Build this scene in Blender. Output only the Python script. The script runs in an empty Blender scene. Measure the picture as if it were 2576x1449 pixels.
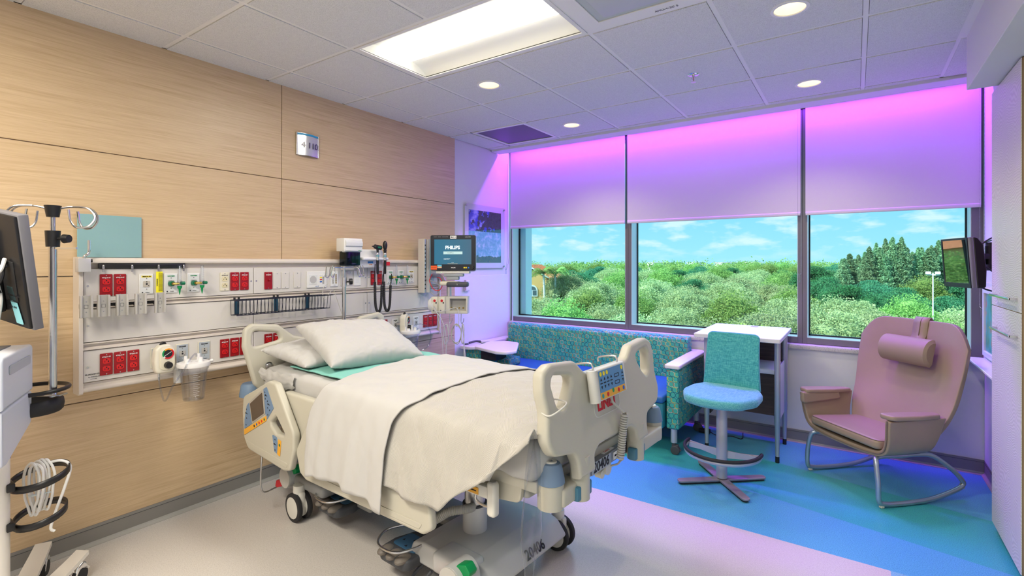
import bpy, bmesh, math, random
import numpy as np
from mathutils import Vector, Matrix, noise
random.seed(7)
C = bpy.context.scene.collection
SC = bpy.context.scene
R = math.radians
PI = math.pi
# ---------------------------------------------------------------- camera
CAMH = 1.47
FPX = 1255.0
cam = bpy.data.cameras.new('camera'); camo = bpy.data.objects.new('camera', cam); C.objects.link(camo)
cam.sensor_width = 36.0; cam.lens = 36.0 * FPX / 2576.0
cam.shift_y = -(724.5 - 661.0) / 2576.0
cam.clip_start = 0.05; cam.clip_end = 3000
camo.location = (0, 0, CAMH)
camo.rotation_euler = (R(90), 0, math.atan(864 / FPX))
SC.camera = camo
SC.view_settings.view_transform = 'Standard'; SC.view_settings.look = 'None'
SC.view_settings.gamma = 1.0; SC.view_settings.exposure = 0.13
SC.view_settings.use_curve_mapping = False
SC.cycles.max_bounces = 8; SC.cycles.diffuse_bounces = 4; SC.cycles.transparent_max_bounces = 16
SC.cycles.sample_clamp_indirect = 4.0; SC.cycles.caustics_reflective = False; SC.cycles.caustics_refractive = False
# ---------------------------------------------------------------- world: hazy cyan sky with small clouds
W = bpy.data.worlds.new('sky'); SC.world = W; W.use_nodes = True
nt = W.node_tree; nt.nodes.clear()
def wn(t, **k):
    n = nt.nodes.new(t)
    for a, b in k.items(): setattr(n, a, b)
    return n
tc = wn('ShaderNodeTexCoord'); sep = wn('ShaderNodeSeparateXYZ'); nt.links.new(tc.outputs['Generated'], sep.inputs[0])
def wm(op, a, b=None, c=None):
    n = wn('ShaderNodeMath', operation=op)
    for i, v in enumerate((a, b, c)):
        if v is None: continue
        if isinstance(v, (int, float)): n.inputs[i].default_value = v
        else: nt.links.new(v, n.inputs[i])
    return n.outputs[0]
az = wm('ARCTAN2', sep.outputs[0], sep.outputs[1])
el = wm('MULTIPLY', sep.outputs[2], 3.0)
cmb = wn('ShaderNodeCombineXYZ'); nt.links.new(wm('MULTIPLY', az, 1.0), cmb.inputs[0]); nt.links.new(el, cmb.inputs[1])
nz = wn('ShaderNodeTexNoise'); nz.inputs['Scale'].default_value = 15; nz.inputs['Detail'].default_value = 5; nz.inputs['Roughness'].default_value = .52
nt.links.new(cmb.outputs[0], nz.inputs['Vector'])
cr = wn('ShaderNodeValToRGB'); cr.color_ramp.elements[0].position = .49; cr.color_ramp.elements[1].position = .64
nt.links.new(nz.outputs['Fac'], cr.inputs[0])
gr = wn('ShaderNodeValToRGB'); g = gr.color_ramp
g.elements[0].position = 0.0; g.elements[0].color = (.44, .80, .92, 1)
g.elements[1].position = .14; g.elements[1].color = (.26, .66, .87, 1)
e = g.elements.new(.22); e.color = (1.1, 2.9, 3.9, 1)  # unseen band behind the blinds, brightened to send cyan fill indoors
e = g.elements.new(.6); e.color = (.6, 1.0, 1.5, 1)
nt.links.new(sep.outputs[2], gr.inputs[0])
fade = wn('ShaderNodeValToRGB'); fade.color_ramp.elements[0].position = .0; fade.color_ramp.elements[0].color = (.1, .1, .1, 1)
fade.color_ramp.elements[1].position = .035; fade.color_ramp.elements[1].color = (.9, .9, .9, 1)
nt.links.new(sep.outputs[2], fade.inputs[0])
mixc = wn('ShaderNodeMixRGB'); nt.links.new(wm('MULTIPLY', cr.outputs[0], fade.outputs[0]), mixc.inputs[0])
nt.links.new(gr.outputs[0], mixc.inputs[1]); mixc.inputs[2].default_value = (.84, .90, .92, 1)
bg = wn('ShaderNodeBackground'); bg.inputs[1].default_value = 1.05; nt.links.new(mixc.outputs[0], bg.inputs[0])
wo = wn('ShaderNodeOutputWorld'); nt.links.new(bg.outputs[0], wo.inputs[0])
# ---------------------------------------------------------------- lights
def light(name, typ, loc, energy, color, rot=(0, 0, 0), **k):
    l = bpy.data.lights.new(name, typ); l.energy = energy; l.color = color
    for a, b in k.items():
        if a == 'portal': l.cycles.is_portal = True
        else: setattr(l, a, b)
    o = bpy.data.objects.new(name, l); C.objects.link(o); o.location = loc; o.rotation_euler = rot
    return o
light('sun', 'SUN', (0, -20, 30), 8.5, (1, .93, .78), (R(52), 0, R(-32)), angle=R(.8))
VIOLET = (.35, .05, 1.0)
light('cove_light', 'AREA', (-1.27, 4.668, 2.905), 90, VIOLET, (R(-10), 0, 0), shape='RECTANGLE', size=3.9, size_y=.03, spread=R(150))
light('troffer_light', 'AREA', (-1.782, 2.143, 2.69), 15, (1, .95, .86), (0, 0, 0), shape='RECTANGLE', size=1.1, size_y=.40)
light('troffer_light', 'AREA', (-1.782, -.30, 2.69), 70, (1, .91, .76), (0, 0, 0), shape='RECTANGLE', size=1.1, size_y=.40)  # unseen lamp towards the entry, lights the wood wall and near side
light('troffer_light', 'AREA', (-.568, -.905, 2.69), 34, (1, .94, .86), (0, 0, 0), shape='RECTANGLE', size=1.1, size_y=.40)  # added fill lamp out of view, brightens the near side and wardrobe
LEDY = [(-2.087, 2.752), (-2.087, 3.972), (-.262, 2.752), (-.262, 3.972)]
for (x, y) in LEDY:
    light('downlight_beam', 'SPOT', (x, y, 2.68), 30, (1, .86, .62), (0, 0, 0), spot_size=R(125), spot_blend=.7, shadow_soft_size=.05)
light('window_portal', 'AREA', (-1.27, 4.86, 1.35), 1, (1, 1, 1), (R(-90), 0, 0), shape='RECTANGLE', size=4.0, size_y=1.1, portal=1)
# ---------------------------------------------------------------- materials
MATS = {}
def mat(name, col=(.8, .8, .8), rough=.5, metal=0, spec=.5, coat=0, bump=0, bscale=200, var=0, vscale=8, emit=None, estr=1, trans=0, ior=1.45, alpha=1, sheen=0, stretch=None):
    if name in MATS: return MATS[name]
    m = bpy.data.materials.new(name); m.use_nodes = True; MATS[name] = m
    n = m.node_tree; b = n.nodes['Principled BSDF']
    b.inputs['Base Color'].default_value = (*col, 1); b.inputs['Roughness'].default_value = rough
    b.inputs['Metallic'].default_value = metal; b.inputs['Specular IOR Level'].default_value = spec
    b.inputs['Coat Weight'].default_value = coat; b.inputs['IOR'].default_value = ior
    b.inputs['Transmission Weight'].default_value = trans; b.inputs['Alpha'].default_value = alpha
    if sheen: b.inputs['Sheen Weight'].default_value = sheen
    if emit: b.inputs['Emission Color'].default_value = (*emit, 1); b.inputs['Emission Strength'].default_value = estr
    t = n.nodes.new('ShaderNodeTexCoord'); mp = n.nodes.new('ShaderNodeMapping'); n.links.new(t.outputs['Object'], mp.inputs[0])
    if stretch: mp.inputs['Scale'].default_value = stretch
    if bump:
        z = n.nodes.new('ShaderNodeTexNoise'); z.inputs['Scale'].default_value = bscale; z.inputs['Detail'].default_value = 3
        n.links.new(mp.outputs[0], z.inputs['Vector'])
        bp = n.nodes.new('ShaderNodeBump'); bp.inputs['Strength'].default_value = bump; bp.inputs['Distance'].default_value = .002
        n.links.new(z.outputs['Fac'], bp.inputs['Height']); n.links.new(bp.outputs[0], b.inputs['Normal'])
    if var:
        z = n.nodes.new('ShaderNodeTexNoise'); z.inputs['Scale'].default_value = vscale; z.inputs['Detail'].default_value = 5
        n.links.new(mp.outputs[0], z.inputs['Vector'])
        r = n.nodes.new('ShaderNodeValToRGB'); r.color_ramp.elements[0].position = .3; r.color_ramp.elements[1].position = .7
        r.color_ramp.elements[0].color = (*[max(0, c * (1 - var)) for c in col], 1); r.color_ramp.elements[1].color = (*[min(1, c * (1 + var)) for c in col], 1)
        n.links.new(z.outputs['Fac'], r.inputs[0]); n.links.new(r.outputs[0], b.inputs['Base Color'])
    return m
class NB:
    """small node building helper on an existing material"""
    def __init__(s, m): s.m = m; s.t = m.node_tree; s.b = s.t.nodes['Principled BSDF']
    def n(s, typ, **k):
        x = s.t.nodes.new(typ)
        for a, b in k.items(): setattr(x, a, b)
        return x
    def l(s, a, b): s.t.links.new(a, b)
    def m_(s, op, a, b=None, c=None):
        x = s.n('ShaderNodeMath', operation=op)
        for i, v in enumerate((a, b, c)):
            if v is None: continue
            if isinstance(v, (int, float)): x.inputs[i].default_value = v
            else: s.l(v, x.inputs[i])
        return x.outputs[0]
    def obj(s, scale=(1, 1, 1), rot=(0, 0, 0)):
        t = s.n('ShaderNodeTexCoord'); mp = s.n('ShaderNodeMapping'); mp.inputs['Scale'].default_value = scale; mp.inputs['Rotation'].default_value = rot
        s.l(t.outputs['Object'], mp.inputs[0]); return mp.outputs[0]
    def xyz(s, v):
        x = s.n('ShaderNodeSeparateXYZ'); s.l(v, x.inputs[0]); return x.outputs
    def noise(s, v, scale, detail=4, rough=.5, dist=0):
        x = s.n('ShaderNodeTexNoise'); s.l(v, x.inputs['Vector']); x.inputs['Scale'].default_value = scale; x.inputs['Detail'].default_value = detail
        x.inputs['Roughness'].default_value = rough; x.inputs['Distortion'].default_value = dist; return x.outputs['Fac']
    def ramp(s, f, stops, interp='LINEAR'):
        x = s.n('ShaderNodeValToRGB'); s.l(f, x.inputs[0]); cr = x.color_ramp; cr.interpolation = interp
        while len(cr.elements) > 1: cr.elements.remove(cr.elements[-1])
        cr.elements[0].position = stops[0][0]; cr.elements[0].color = (*stops[0][1], 1)
        for p, c in stops[1:]:
            e = cr.elements.new(p); e.color = (*c, 1)
        return x.outputs[0]
    def mix(s, f, a, b, blend='MIX'):
        x = s.n('ShaderNodeMixRGB', blend_type=blend)
        for i, v in enumerate((f, a, b)):
            if isinstance(v, tuple): x.inputs[i].default_value = (*v, 1)
            elif isinstance(v, (int, float)): x.inputs[i].default_value = v
            else: s.l(v, x.inputs[i])
        return x.outputs[0]
    def color(s, o): s.l(o, s.b.inputs['Base Color'])
    def bump(s, h, strength=.3, dist=.002):
        x = s.n('ShaderNodeBump'); x.inputs['Strength'].default_value = strength; x.inputs['Distance'].default_value = dist
        s.l(h, x.inputs['Height']); s.l(x.outputs[0], s.b.inputs['Normal'])
def wood(name, c1, c2, c3, grain='y', rough=.38, bumpy=.05, fine=1.0):
    m = mat(name, c1, rough); q = NB(m)
    sc = {'y': (1, .03, 1), 'x': (.03, 1, 1), 'z': (1, 1, .03)}[grain]
    v = q.obj(sc)
    big = q.noise(q.obj({'y': (1, .12, 1), 'x': (.12, 1, 1), 'z': (1, 1, .12)}[grain]), 9 * fine, 3, .5, .6)
    f1 = q.noise(v, 70 * fine, 6, .65, .3); f2 = q.noise(v, 260 * fine, 3, .6)
    a = q.ramp(f1, [(.32, c2), (.5, c1), (.68, c3)])
    b = q.mix(q.ramp(big, [(.35, (0, 0, 0)), (.7, (1, 1, 1))]), a, c1)
    c = q.mix(.25, b, q.ramp(f2, [(.35, c2), (.65, c3)]))
    q.color(c); q.bump(f2, bumpy, .001); return m
oak = wood('oak_laminate', (.60, .44, .265), (.47, .32, .175), (.70, .535, .34), 'y', .36)
# cabinet: pale wavy textured wood
cabw = mat('pale_textured_wood', (.56, .52, .47), .45); q = NB(cabw)
v = q.obj((1, 1, 1)); x3 = q.xyz(v)
wob = q.noise(q.obj((1, 1.2, 1)), 3.2, 2, .4)
w = q.m_('SINE', q.m_('MULTIPLY', q.m_('ADD', x3[2], q.m_('MULTIPLY', wob, .30)), 480))
fn = q.noise(q.obj((1, .1, 1)), 160, 4, .6)
h = q.m_('ADD', q.m_('MULTIPLY', w, .5), fn)
q.color(q.ramp(h, [(.0, (.60, .58, .55)), (.9, (.71, .69, .66))])); q.bump(h, .2, .002)
darkwood = wood('dark_walnut', (.055, .035, .028), (.03, .018, .015), (.10, .07, .055), 'x', .4)
whitewash = wood('whitewashed_laminate', (.70, .72, .73), (.62, .64, .66), (.78, .79, .79), 'x', .35)
oakedge = wood('oak_edge', (.30, .20, .10), (.22, .14, .07), (.38, .26, .15), 'z', .4)
wallpaint = mat('wall_paint', (.72, .72, .74), .6, bump=.08, bscale=180)
wallguard = mat('wall_guard_sheet', (.74, .75, .77), .38, bump=.05, bscale=300)
greige = mat('headwall_panel', (.66, .635, .60), .38, bump=.15, bscale=500)
greigemetal = mat('headwall_rail', (.68, .62, .56), .32)
basegrey = mat('grey_vinyl_base', (.235, .225, .21), .45)
basetoe = mat('grey_vinyl_toe', (.38, .37, .34), .45)
alum = mat('brushed_aluminium', (.62, .62, .63), .28, .9)
steel = mat('satin_steel', (.60, .60, .61), .22, 1)
chrome = mat('chrome', (.82, .82, .83), .06, 1)
silver = mat('silver_powder_coat', (.50, .52, .55), .35, .5)
frame_m = mat('window_frame_grey', (.175, .165, .185), .4, .2)
frame_out = mat('outer_frame_silver', (.62, .72, .76), .4)
gasket = mat('black_gasket', (.01, .012, .015), .5)
blackp = mat('black_plastic', (.012, .012, .014), .38)
blackm = mat('matte_black', (.016, .016, .018), .6)
blackw = mat('black_wire', (.01, .014, .03), .35)
rubber = mat('black_rubber', (.02, .02, .022), .65)
whitep = mat('white_plastic', (.78, .78, .77), .35)
creamp = mat('cream_plastic', (.70, .66, .53), .38)
bedp = mat('bed_cream_plastic', (.52, .50, .42), .42, bump=.06, bscale=350)
bedwhite = mat('bed_white_plastic', (.66, .65, .60), .4)
bedgrey = mat('bed_grey_plastic', (.30, .31, .31), .45)
greyp = mat('grey_plastic', (.42, .41, .39), .45)
darkgrey = mat('dark_grey_plastic', (.06, .065, .075), .5)
redplate = mat('dark_red_nylon', (.30, .006, .012), .35)
redout = mat('bright_red_nylon', (.62, .012, .015), .35)
ivory = mat('ivory_nylon', (.72, .64, .42), .35)
bumpblue = mat('bumper_blue', (.16, .24, .36), .5)
panelblue = mat('keypad_blue', (.16, .26, .42), .4)
handblue = mat('handset_blue', (.10, .27, .50), .4)
orange = mat('keypad_orange', (.80, .40, .04), .4)
green = mat('green_plastic', (.0, .16, .07), .35)
brgreen = mat('pedal_green', (.0, .25, .07), .4)
red = mat('pedal_red', (.55, .01, .02), .4)
ink = mat('black_ink', (.01, .01, .015), .6)
inkgrey = mat('grey_ink', (.22, .22, .24), .6)
inkwhite = mat('white_ink', (.85, .85, .86), .6)
inkred = mat('red_ink', (.60, .01, .02), .5)
inkblue = mat('blue_ink', (.01, .12, .5), .5)
inkyellow = mat('yellow_ink', (.9, .72, .02), .5)
inkgreen = mat('green_ink', (.01, .28, .10), .5)
paper = mat('white_paper', (.85, .86, .86), .6)
platewhite = mat('gas_plate_white', (.72, .74, .74), .35)
platebluegrey = mat('gas_plate_bluegrey', (.40, .45, .50), .4)
bronze = mat('brass', (.55, .38, .12), .3, .9)
leather = mat('taupe_leather', (.335, .255, .175), .42, bump=.18, bscale=420, var=.06, vscale=3)
piping = mat('leather_piping', (.21, .155, .11), .5)
rocksteel = mat('rocker_steel', (.40, .46, .52), .3, .75)
tilem = mat('ceiling_tile', (.66, .66, .67), .9); q = NB(tilem)
n1 = q.noise(q.obj(), 190, 3, .8); n2 = q.noise(q.obj(), 75, 3, .6)
q.color(q.mix(.35, q.ramp(n1, [(.36, (.45, .45, .46)), (.48, (.72, .72, .73)), (.7, (.82, .82, .83))]), q.ramp(n2, [(.4, (.66, .66, .67)), (.6, (.78, .78, .79))]))); q.bump(n1, .5, .002)
tee = mat('ceiling_tee_white', (.82, .81, .81), .45)
gyp = mat('white_gypsum', (.72, .72, .73), .6)
sillm = mat('speckled_solid_surface', (.60, .58, .58), .35); q = NB(sillm)
q.color(q.ramp(q.noise(q.obj(), 170, 2, .5), [(.30, (.12, .11, .12)), (.36, (.58, .56, .56)), (.7, (.64, .62, .62))]))
blindm = mat('blind_fabric', (.62, .60, .62), .85, bump=.15, bscale=900)
blindm.node_tree.nodes['Principled BSDF'].inputs['Subsurface Weight'].default_value = 0
sheetm = mat('white_cotton', (.50, .495, .485), .85, bump=.12, bscale=600, sheen=.2)
pillowm = mat('pillow_cotton', (.50, .495, .485), .85, bump=.10, bscale=600, sheen=.2)
padm = mat('mint_pad', (.22, .55, .48), .8, bump=.4, bscale=160)
wovenm = mat('woven_blanket', (.60, .57, .50), .9, sheen=.3); q = NB(wovenm)
xx = q.xyz(q.obj())
blkx = q.m_('GREATER_THAN', q.m_('FRACT', q.m_('MULTIPLY', xx[0], 6.0)), .5); blky = q.m_('GREATER_THAN', q.m_('FRACT', q.m_('MULTIPLY', q.m_('ADD', xx[1], q.m_('MULTIPLY', xx[2], -1.0)), 6.0)), .5)
ab = q.m_('ABSOLUTE', q.m_('SUBTRACT', blkx, blky))
st1 = q.m_('SINE', q.m_('MULTIPLY', q.m_('ADD', xx[0], q.m_('SUBTRACT', xx[1], xx[2])), 1100)); st2 = q.m_('SINE', q.m_('MULTIPLY', q.m_('SUBTRACT', xx[0], q.m_('SUBTRACT', xx[1], xx[2])), 1100))
hh = q.m_('ADD', q.m_('MULTIPLY', st1, ab), q.m_('MULTIPLY', st2, q.m_('SUBTRACT', 1, ab)))
q.color(q.ramp(q.m_('MULTIPLY_ADD', hh, .5, .5), [(.1, (.42, .405, .365)), (.8, (.51, .49, .45))])); q.bump(hh, .35, .0015)
tealtex = mat('teal_tweed', (.05, .34, .36), .85, bump=.25, bscale=500, sheen=.15); q = NB(tealtex)
va = q.noise(q.obj((1, 1, .06)), 260, 2, .7); vb = q.noise(q.obj((.06, 1, 1)), 260, 2, .7)
q.color(q.ramp(q.m_('MULTIPLY_ADD', va, .5, q.m_('MULTIPLY', vb, .5)), [(.35, (.015, .20, .24)), (.5, (.05, .35, .37)), (.65, (.13, .50, .47))]))
seatblue = mat('blue_vinyl', (.02, .13, .36), .45, bump=.05)
seatpurp = mat('seat_cyan_tweed', (.10, .42, .47), .85, sheen=.2)
q = NB(seatpurp); va = q.noise(q.obj((1, .06, 1)), 260, 2, .7); vb = q.noise(q.obj((.06, 1, 1)), 260, 2, .7)
q.color(q.ramp(q.m_('MULTIPLY_ADD', va, .5, q.m_('MULTIPLY', vb, .5)), [(.35, (.03, .26, .32)), (.5, (.09, .40, .45)), (.65, (.20, .54, .55))]))
solidw = mat('white_solid_surface', (.72, .70, .72), .3)
# sofa pattern: winding rings
def ring_fabric(name, horiz):
    m = mat(name, (.03, .30, .32), .7); q = NB(m); xx = q.xyz(q.obj())
    u = q.m_('MULTIPLY', q.m_('ADD', xx[0], xx[1]), 25.0); v = q.m_('MULTIPLY', xx[2], 25.0)
    u = q.m_('ADD', u, q.m_('MULTIPLY', q.m_('FLOOR', v), .5)); u = q.m_('ADD', u, q.m_('MULTIPLY', q.m_('SINE', q.m_('MULTIPLY', q.m_('FLOOR', v), 2.1)), .18))
    fu = q.m_('FLOOR', u); fv = q.m_('FLOOR', v); cu = q.m_('SUBTRACT', u, fu); cv = q.m_('SUBTRACT', v, fv)
    cb = q.n('ShaderNodeCombineXYZ'); q.l(fu, cb.inputs[0]); q.l(fv, cb.inputs[1])
    wn_ = q.n('ShaderNodeTexWhiteNoise', noise_dimensions='3D'); q.l(cb.outputs[0], wn_.inputs['Vector'])
    def arc(a, b):
        return q.m_('ABSOLUTE', q.m_('SUBTRACT', q.m_('SQRT', q.m_('ADD', q.m_('MULTIPLY', a, a), q.m_('MULTIPLY', b, b))), .5))
    a_ = q.m_('SUBTRACT', cu, .5); b_ = q.m_('SUBTRACT', cv, .5)
    d = q.m_('ABSOLUTE', q.m_('SUBTRACT', q.m_('SQRT', q.m_('ADD', q.m_('MULTIPLY', a_, a_), q.m_('MULTIPLY', b_, b_))), 0.47))
    line = q.m_('LESS_THAN', d, .052)
    quad = q.m_('ADD', q.m_('GREATER_THAN', q.m_('ADD', a_, b_), 0), 1.3)
    cb2 = q.n('ShaderNodeCombineXYZ'); q.l(fu, cb2.inputs[0]); q.l(fv, cb2.inputs[1]); q.l(quad, cb2.inputs[2])
    w2 = q.n('ShaderNodeTexWhiteNoise', noise_dimensions='3D'); q.l(cb2.outputs[0], w2.inputs['Vector'])
    col = q.ramp(w2.outputs['Value'], [(0, (.006, .08, .14)), (.28, (.46, .46, .08)), (.50, (.34, .14, .05)), (.68, (.52, .44, .33)), (.84, (.01, .15, .20))], 'CONSTANT')
    q.color(q.mix(line, (.05, .40, .33), col)); q.bump(q.noise(q.obj(), 500, 2), .15, .001); return m
ring = ring_fabric('ring_pattern_fabric', 0)
# vinyl floor: pale field, blue field with teal drift
floorm = mat('sheet_vinyl', (.62, .59, .56), .34); q = NB(floorm)
xx = q.xyz(q.obj())
sp = q.noise(q.obj(), 260, 2, .6); sp2 = q.noise(q.obj(), 90, 3, .6)
pale = q.mix(.5, q.ramp(sp, [(.36, (.36, .33, .31)), (.46, (.60, .565, .53)), (.62, (.66, .63, .60))]), q.ramp(sp2, [(.35, (.57, .54, .51)), (.65, (.64, .61, .58))]))
blue = q.ramp(sp, [(.36, (.04, .24, .44)), (.48, (.09, .42, .62)), (.7, (.14, .50, .70))])
teal = q.ramp(sp, [(.36, (.02, .27, .30)), (.48, (.05, .44, .47)), (.7, (.09, .52, .53))])
lblue = q.ramp(sp, [(.36, (.10, .34, .48)), (.48, (.20, .50, .64)), (.7, (.30, .58, .70))])
# lower edge of the teal drift follows a curve in plan
ylo = q.m_('SUBTRACT', 3.60, q.m_('MULTIPLY', q.m_('MAXIMUM', q.m_('ADD', xx[0], .9), 0), .22))
tealmask = q.m_('MULTIPLY', q.m_('GREATER_THAN', xx[1], ylo), q.m_('LESS_THAN', xx[1], q.m_('ADD', ylo, .62)))
bl = q.mix(tealmask, blue, teal)
bm_ = q.m_('GREATER_THAN', xx[1], 2.985)
base = q.mix(bm_, pale, bl)
q.color(q.mix(q.m_('MULTIPLY', q.m_('GREATER_THAN', xx[0], .138), q.m_('LESS_THAN', xx[1], 2.985)), base, lblue))
q.bump(sp, .06, .001)
# window glass: a tinted pane that lets the view through and mirrors a little
def glassy(name, tint, gloss=.08, rough=.02):
    m = bpy.data.materials.new(name); m.use_nodes = True; MATS[name] = m; n = m.node_tree; n.nodes.clear()
    t = n.nodes.new('ShaderNodeBsdfTransparent'); t.inputs[0].default_value = (*tint, 1)
    g = n.nodes.new('ShaderNodeBsdfGlossy'); g.inputs['Roughness'].default_value = rough; g.inputs[0].default_value = (.9, .95, 1, 1)
    f = n.nodes.new('ShaderNodeLayerWeight'); f.inputs[0].default_value = .5
    pw = n.nodes.new('ShaderNodeMath'); pw.operation = 'POWER'; pw.inputs[1].default_value = 3.5; n.links.new(f.outputs['Facing'], pw.inputs[0])
    mu = n.nodes.new('ShaderNodeMath'); mu.operation = 'MULTIPLY_ADD'; mu.inputs[1].default_value = min(gloss * 4, .8); mu.inputs[2].default_value = gloss * .25; mu.use_clamp = True; n.links.new(pw.outputs[0], mu.inputs[0])
    x = n.nodes.new('ShaderNodeMixShader'); n.links.new(mu.outputs[0], x.inputs[0]); n.links.new(t.outputs[0], x.inputs[1]); n.links.new(g.outputs[0], x.inputs[2])
    o = n.nodes.new('ShaderNodeOutputMaterial'); n.links.new(x.outputs[0], o.inputs[0]); return m
glass = glassy('window_glass', (.86, .985, 1.0), .03)
clearp = glassy('clear_plastic', (.93, .935, .95), .18, .08)
clearp2 = glassy('clear_tubing', (.84, .85, .88), .25, .1)
acryl = glassy('acrylic_sheet', (.97, .97, .98), .16, .01)
bagm = glassy('clear_bag_film', (.88, .88, .89), .14, .3)
smoke = glassy('smoked_teal_plastic', (.10, .22, .27), .12, .05)
# ---------------------------------------------------------------- mesh helpers
def catmull(pts, n=8, closed=False):
    P = [Vector(p) for p in pts]; out = []; m = len(P)
    rng = range(m if closed else m - 1)
    for i in rng:
        p0 = P[(i - 1) % m] if (closed or i > 0) else P[0] * 2 - P[1]
        p1 = P[i]; p2 = P[(i + 1) % m]
        p3 = P[(i + 2) % m] if (closed or i + 2 < m) else P[-1] * 2 - P[-2]
        for k in range(n):
            t = k / n
            out.append(.5 * ((2 * p1) + (-p0 + p2) * t + (2 * p0 - 5 * p1 + 4 * p2 - p3) * t * t + (-p0 + 3 * p1 - 3 * p2 + p3) * t ** 3))
    if not closed: out.append(P[-1])
    return out
def fillet(pts, r, n=5):
    """round the corners of a closed 2D polygon; r is a number or a list"""
    out = []; m = len(pts)
    for i in range(m):
        p = Vector(pts[i][:2]); a = Vector(pts[i - 1][:2]) - p; b = Vector(pts[(i + 1) % m][:2]) - p
        rr = r[i] if isinstance(r, (list, tuple)) else r
        if rr <= 0: out.append(tuple(p)); continue
        ang = a.angle(b); d = min(rr / max(math.tan(ang / 2), 1e-4), a.length * .48, b.length * .48)
        s = p + a.normalized() * d; e = p + b.normalized() * d
        for k in range(n + 1):
            t = k / n; out.append(tuple((1 - t) ** 2 * s + 2 * t * (1 - t) * p + t * t * e))
    return out
def ellipse(cx, cy, rx, ry, n=32, a0=0): return [(cx + rx * math.cos(a0 + 2 * PI * i / n), cy + ry * math.sin(a0 + 2 * PI * i / n)) for i in range(n)]
def rrect(x0, y0, x1, y1, r, n=4): return fillet([(x0, y0), (x1, y0), (x1, y1), (x0, y1)], r, n)
AX = {'z': Matrix.Identity(4), 'y-': Matrix.Rotation(PI / 2, 4, 'X'),      # plate drawn in (x, z), its front towards -y
      'x': Matrix(((0, 0, 1, 0), (1, 0, 0, 0), (0, 1, 0, 0), (0, 0, 0, 1)))}  # plate drawn in (y, z), its front towards +x
class G:
    def __init__(s): s.bm = bmesh.new()
    def _tf(s, verts, M):
        if M is not None: bmesh.ops.transform(s.bm, matrix=M, verts=verts)
    def box(s, x0, x1, y0, y1, z0, z1, bev=0, seg=2, M=None):
        r = bmesh.ops.create_cube(s.bm, size=1); v = r['verts']
        bmesh.ops.scale(s.bm, vec=(abs(x1 - x0), abs(y1 - y0), abs(z1 - z0)), verts=v)
        bmesh.ops.translate(s.bm, vec=((x0 + x1) / 2, (y0 + y1) / 2, (z0 + z1) / 2), verts=v)
        if bev:
            ed = list({e for a in v for e in a.link_edges})
            rb = bmesh.ops.bevel(s.bm, geom=ed, offset=bev, segments=seg, affect='EDGES', profile=.5)
            v = list({a for f in rb['faces'] for a in f.verts} | {a for a in v if a.is_valid})
        s._tf(v, M); return s
    def tube(s, pts, r, seg=10, closed=False, caps=True, M=None, flat=None):
        P = [Vector(p) for p in pts]; n = len(P); rings = []; rr = r if isinstance(r, (list, tuple)) else [r] * n
        up = None
        for i in range(n):
            if closed: t = P[(i + 1) % n] - P[i - 1]
            else: t = P[min(i + 1, n - 1)] - P[max(i - 1, 0)]
            if t.length < 1e-9: t = Vector((0, 0, 1))
            t.normalize()
            if up is None: up = Vector((0, 0, 1)) if abs(t.z) < .9 else Vector((1, 0, 0))
            u = (up - t * up.dot(t))
            if u.length < 1e-6: u = t.orthogonal()
            u.normalize(); w = t.cross(u); up = u
            fl = flat or (1, 1)
            rings.append([s.bm.verts.new(P[i] + (u * math.cos(2 * PI * k / seg) * fl[0] + w * math.sin(2 * PI * k / seg) * fl[1]) * rr[i]) for k in range(seg)])
        for i in range(n if closed else n - 1):
            a = rings[i]; b = rings[(i + 1) % n]
            for k in range(seg): s.bm.faces.new((a[k], a[(k + 1) % seg], b[(k + 1) % seg], b[k]))
        if caps and not closed:
            s.bm.faces.new(rings[0][::-1]); s.bm.faces.new(rings[-1])
        s._tf([v for g_ in rings for v in g_], M); return s
    def cyl(s, p0, p1, r, seg=20, r2=None):
        return s.tube([p0, p1], [r, r if r2 is None else r2], seg)
    def lathe(s, prof, seg=24, M=None, loc=(0, 0, 0), cap=False):
        rings = []
        for (r, z) in prof:
            rings.append([s.bm.verts.new((loc[0] + r * math.cos(2 * PI * k / seg), loc[1] + r * math.sin(2 * PI * k / seg), loc[2] + z)) for k in range(seg)])
        for a, b in zip(rings, rings[1:]):
            for k in range(seg): s.bm.faces.new((a[k], a[(k + 1) % seg], b[(k + 1) % seg], b[k]))
        if cap and prof[0][0] > 1e-5: s.bm.faces.new(rings[0][::-1])
        if cap and prof[-1][0] > 1e-5: s.bm.faces.new(rings[-1])
        s._tf([v for g_ in rings for v in g_], M); return s
    def sphere(s, c, r, sc=(1, 1, 1), seg=16):
        r_ = bmesh.ops.create_uvsphere(s.bm, u_segments=seg, v_segments=max(6, seg // 2), radius=r)
        bmesh.ops.scale(s.bm, vec=sc, verts=r_['verts']); bmesh.ops.translate(s.bm, vec=c, verts=r_['verts']); return s
    def plate(s, outline, t, holes=(), bev=0, M=None, axis='z', off=0, res=2):
        cu = bpy.data.curves.new('c', 'CURVE'); cu.dimensions = '2D'; cu.fill_mode = 'BOTH'
        cu.extrude = max(t / 2 - bev, 0); cu.bevel_depth = bev; cu.bevel_resolution = res; cu.offset = -bev
        for ol in (outline, *holes):
            sp = cu.splines.new('POLY'); sp.points.add(len(ol) - 1); sp.use_cyclic_u = True
            for p, c in zip(sp.points, ol): p.co = (c[0], c[1], 0, 1)
        o = bpy.data.objects.new('c', cu); me = bpy.data.meshes.new_from_object(o)
        T = AX[axis] @ Matrix.Translation((0, 0, off))
        me.transform(M @ T if M is not None else T)
        s.bm.from_mesh(me); bpy.data.objects.remove(o); bpy.data.curves.remove(cu); bpy.data.meshes.remove(me); return s
    def quad(s, *p):
        s.bm.faces.new([s.bm.verts.new(a) for a in p]); return s
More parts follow.
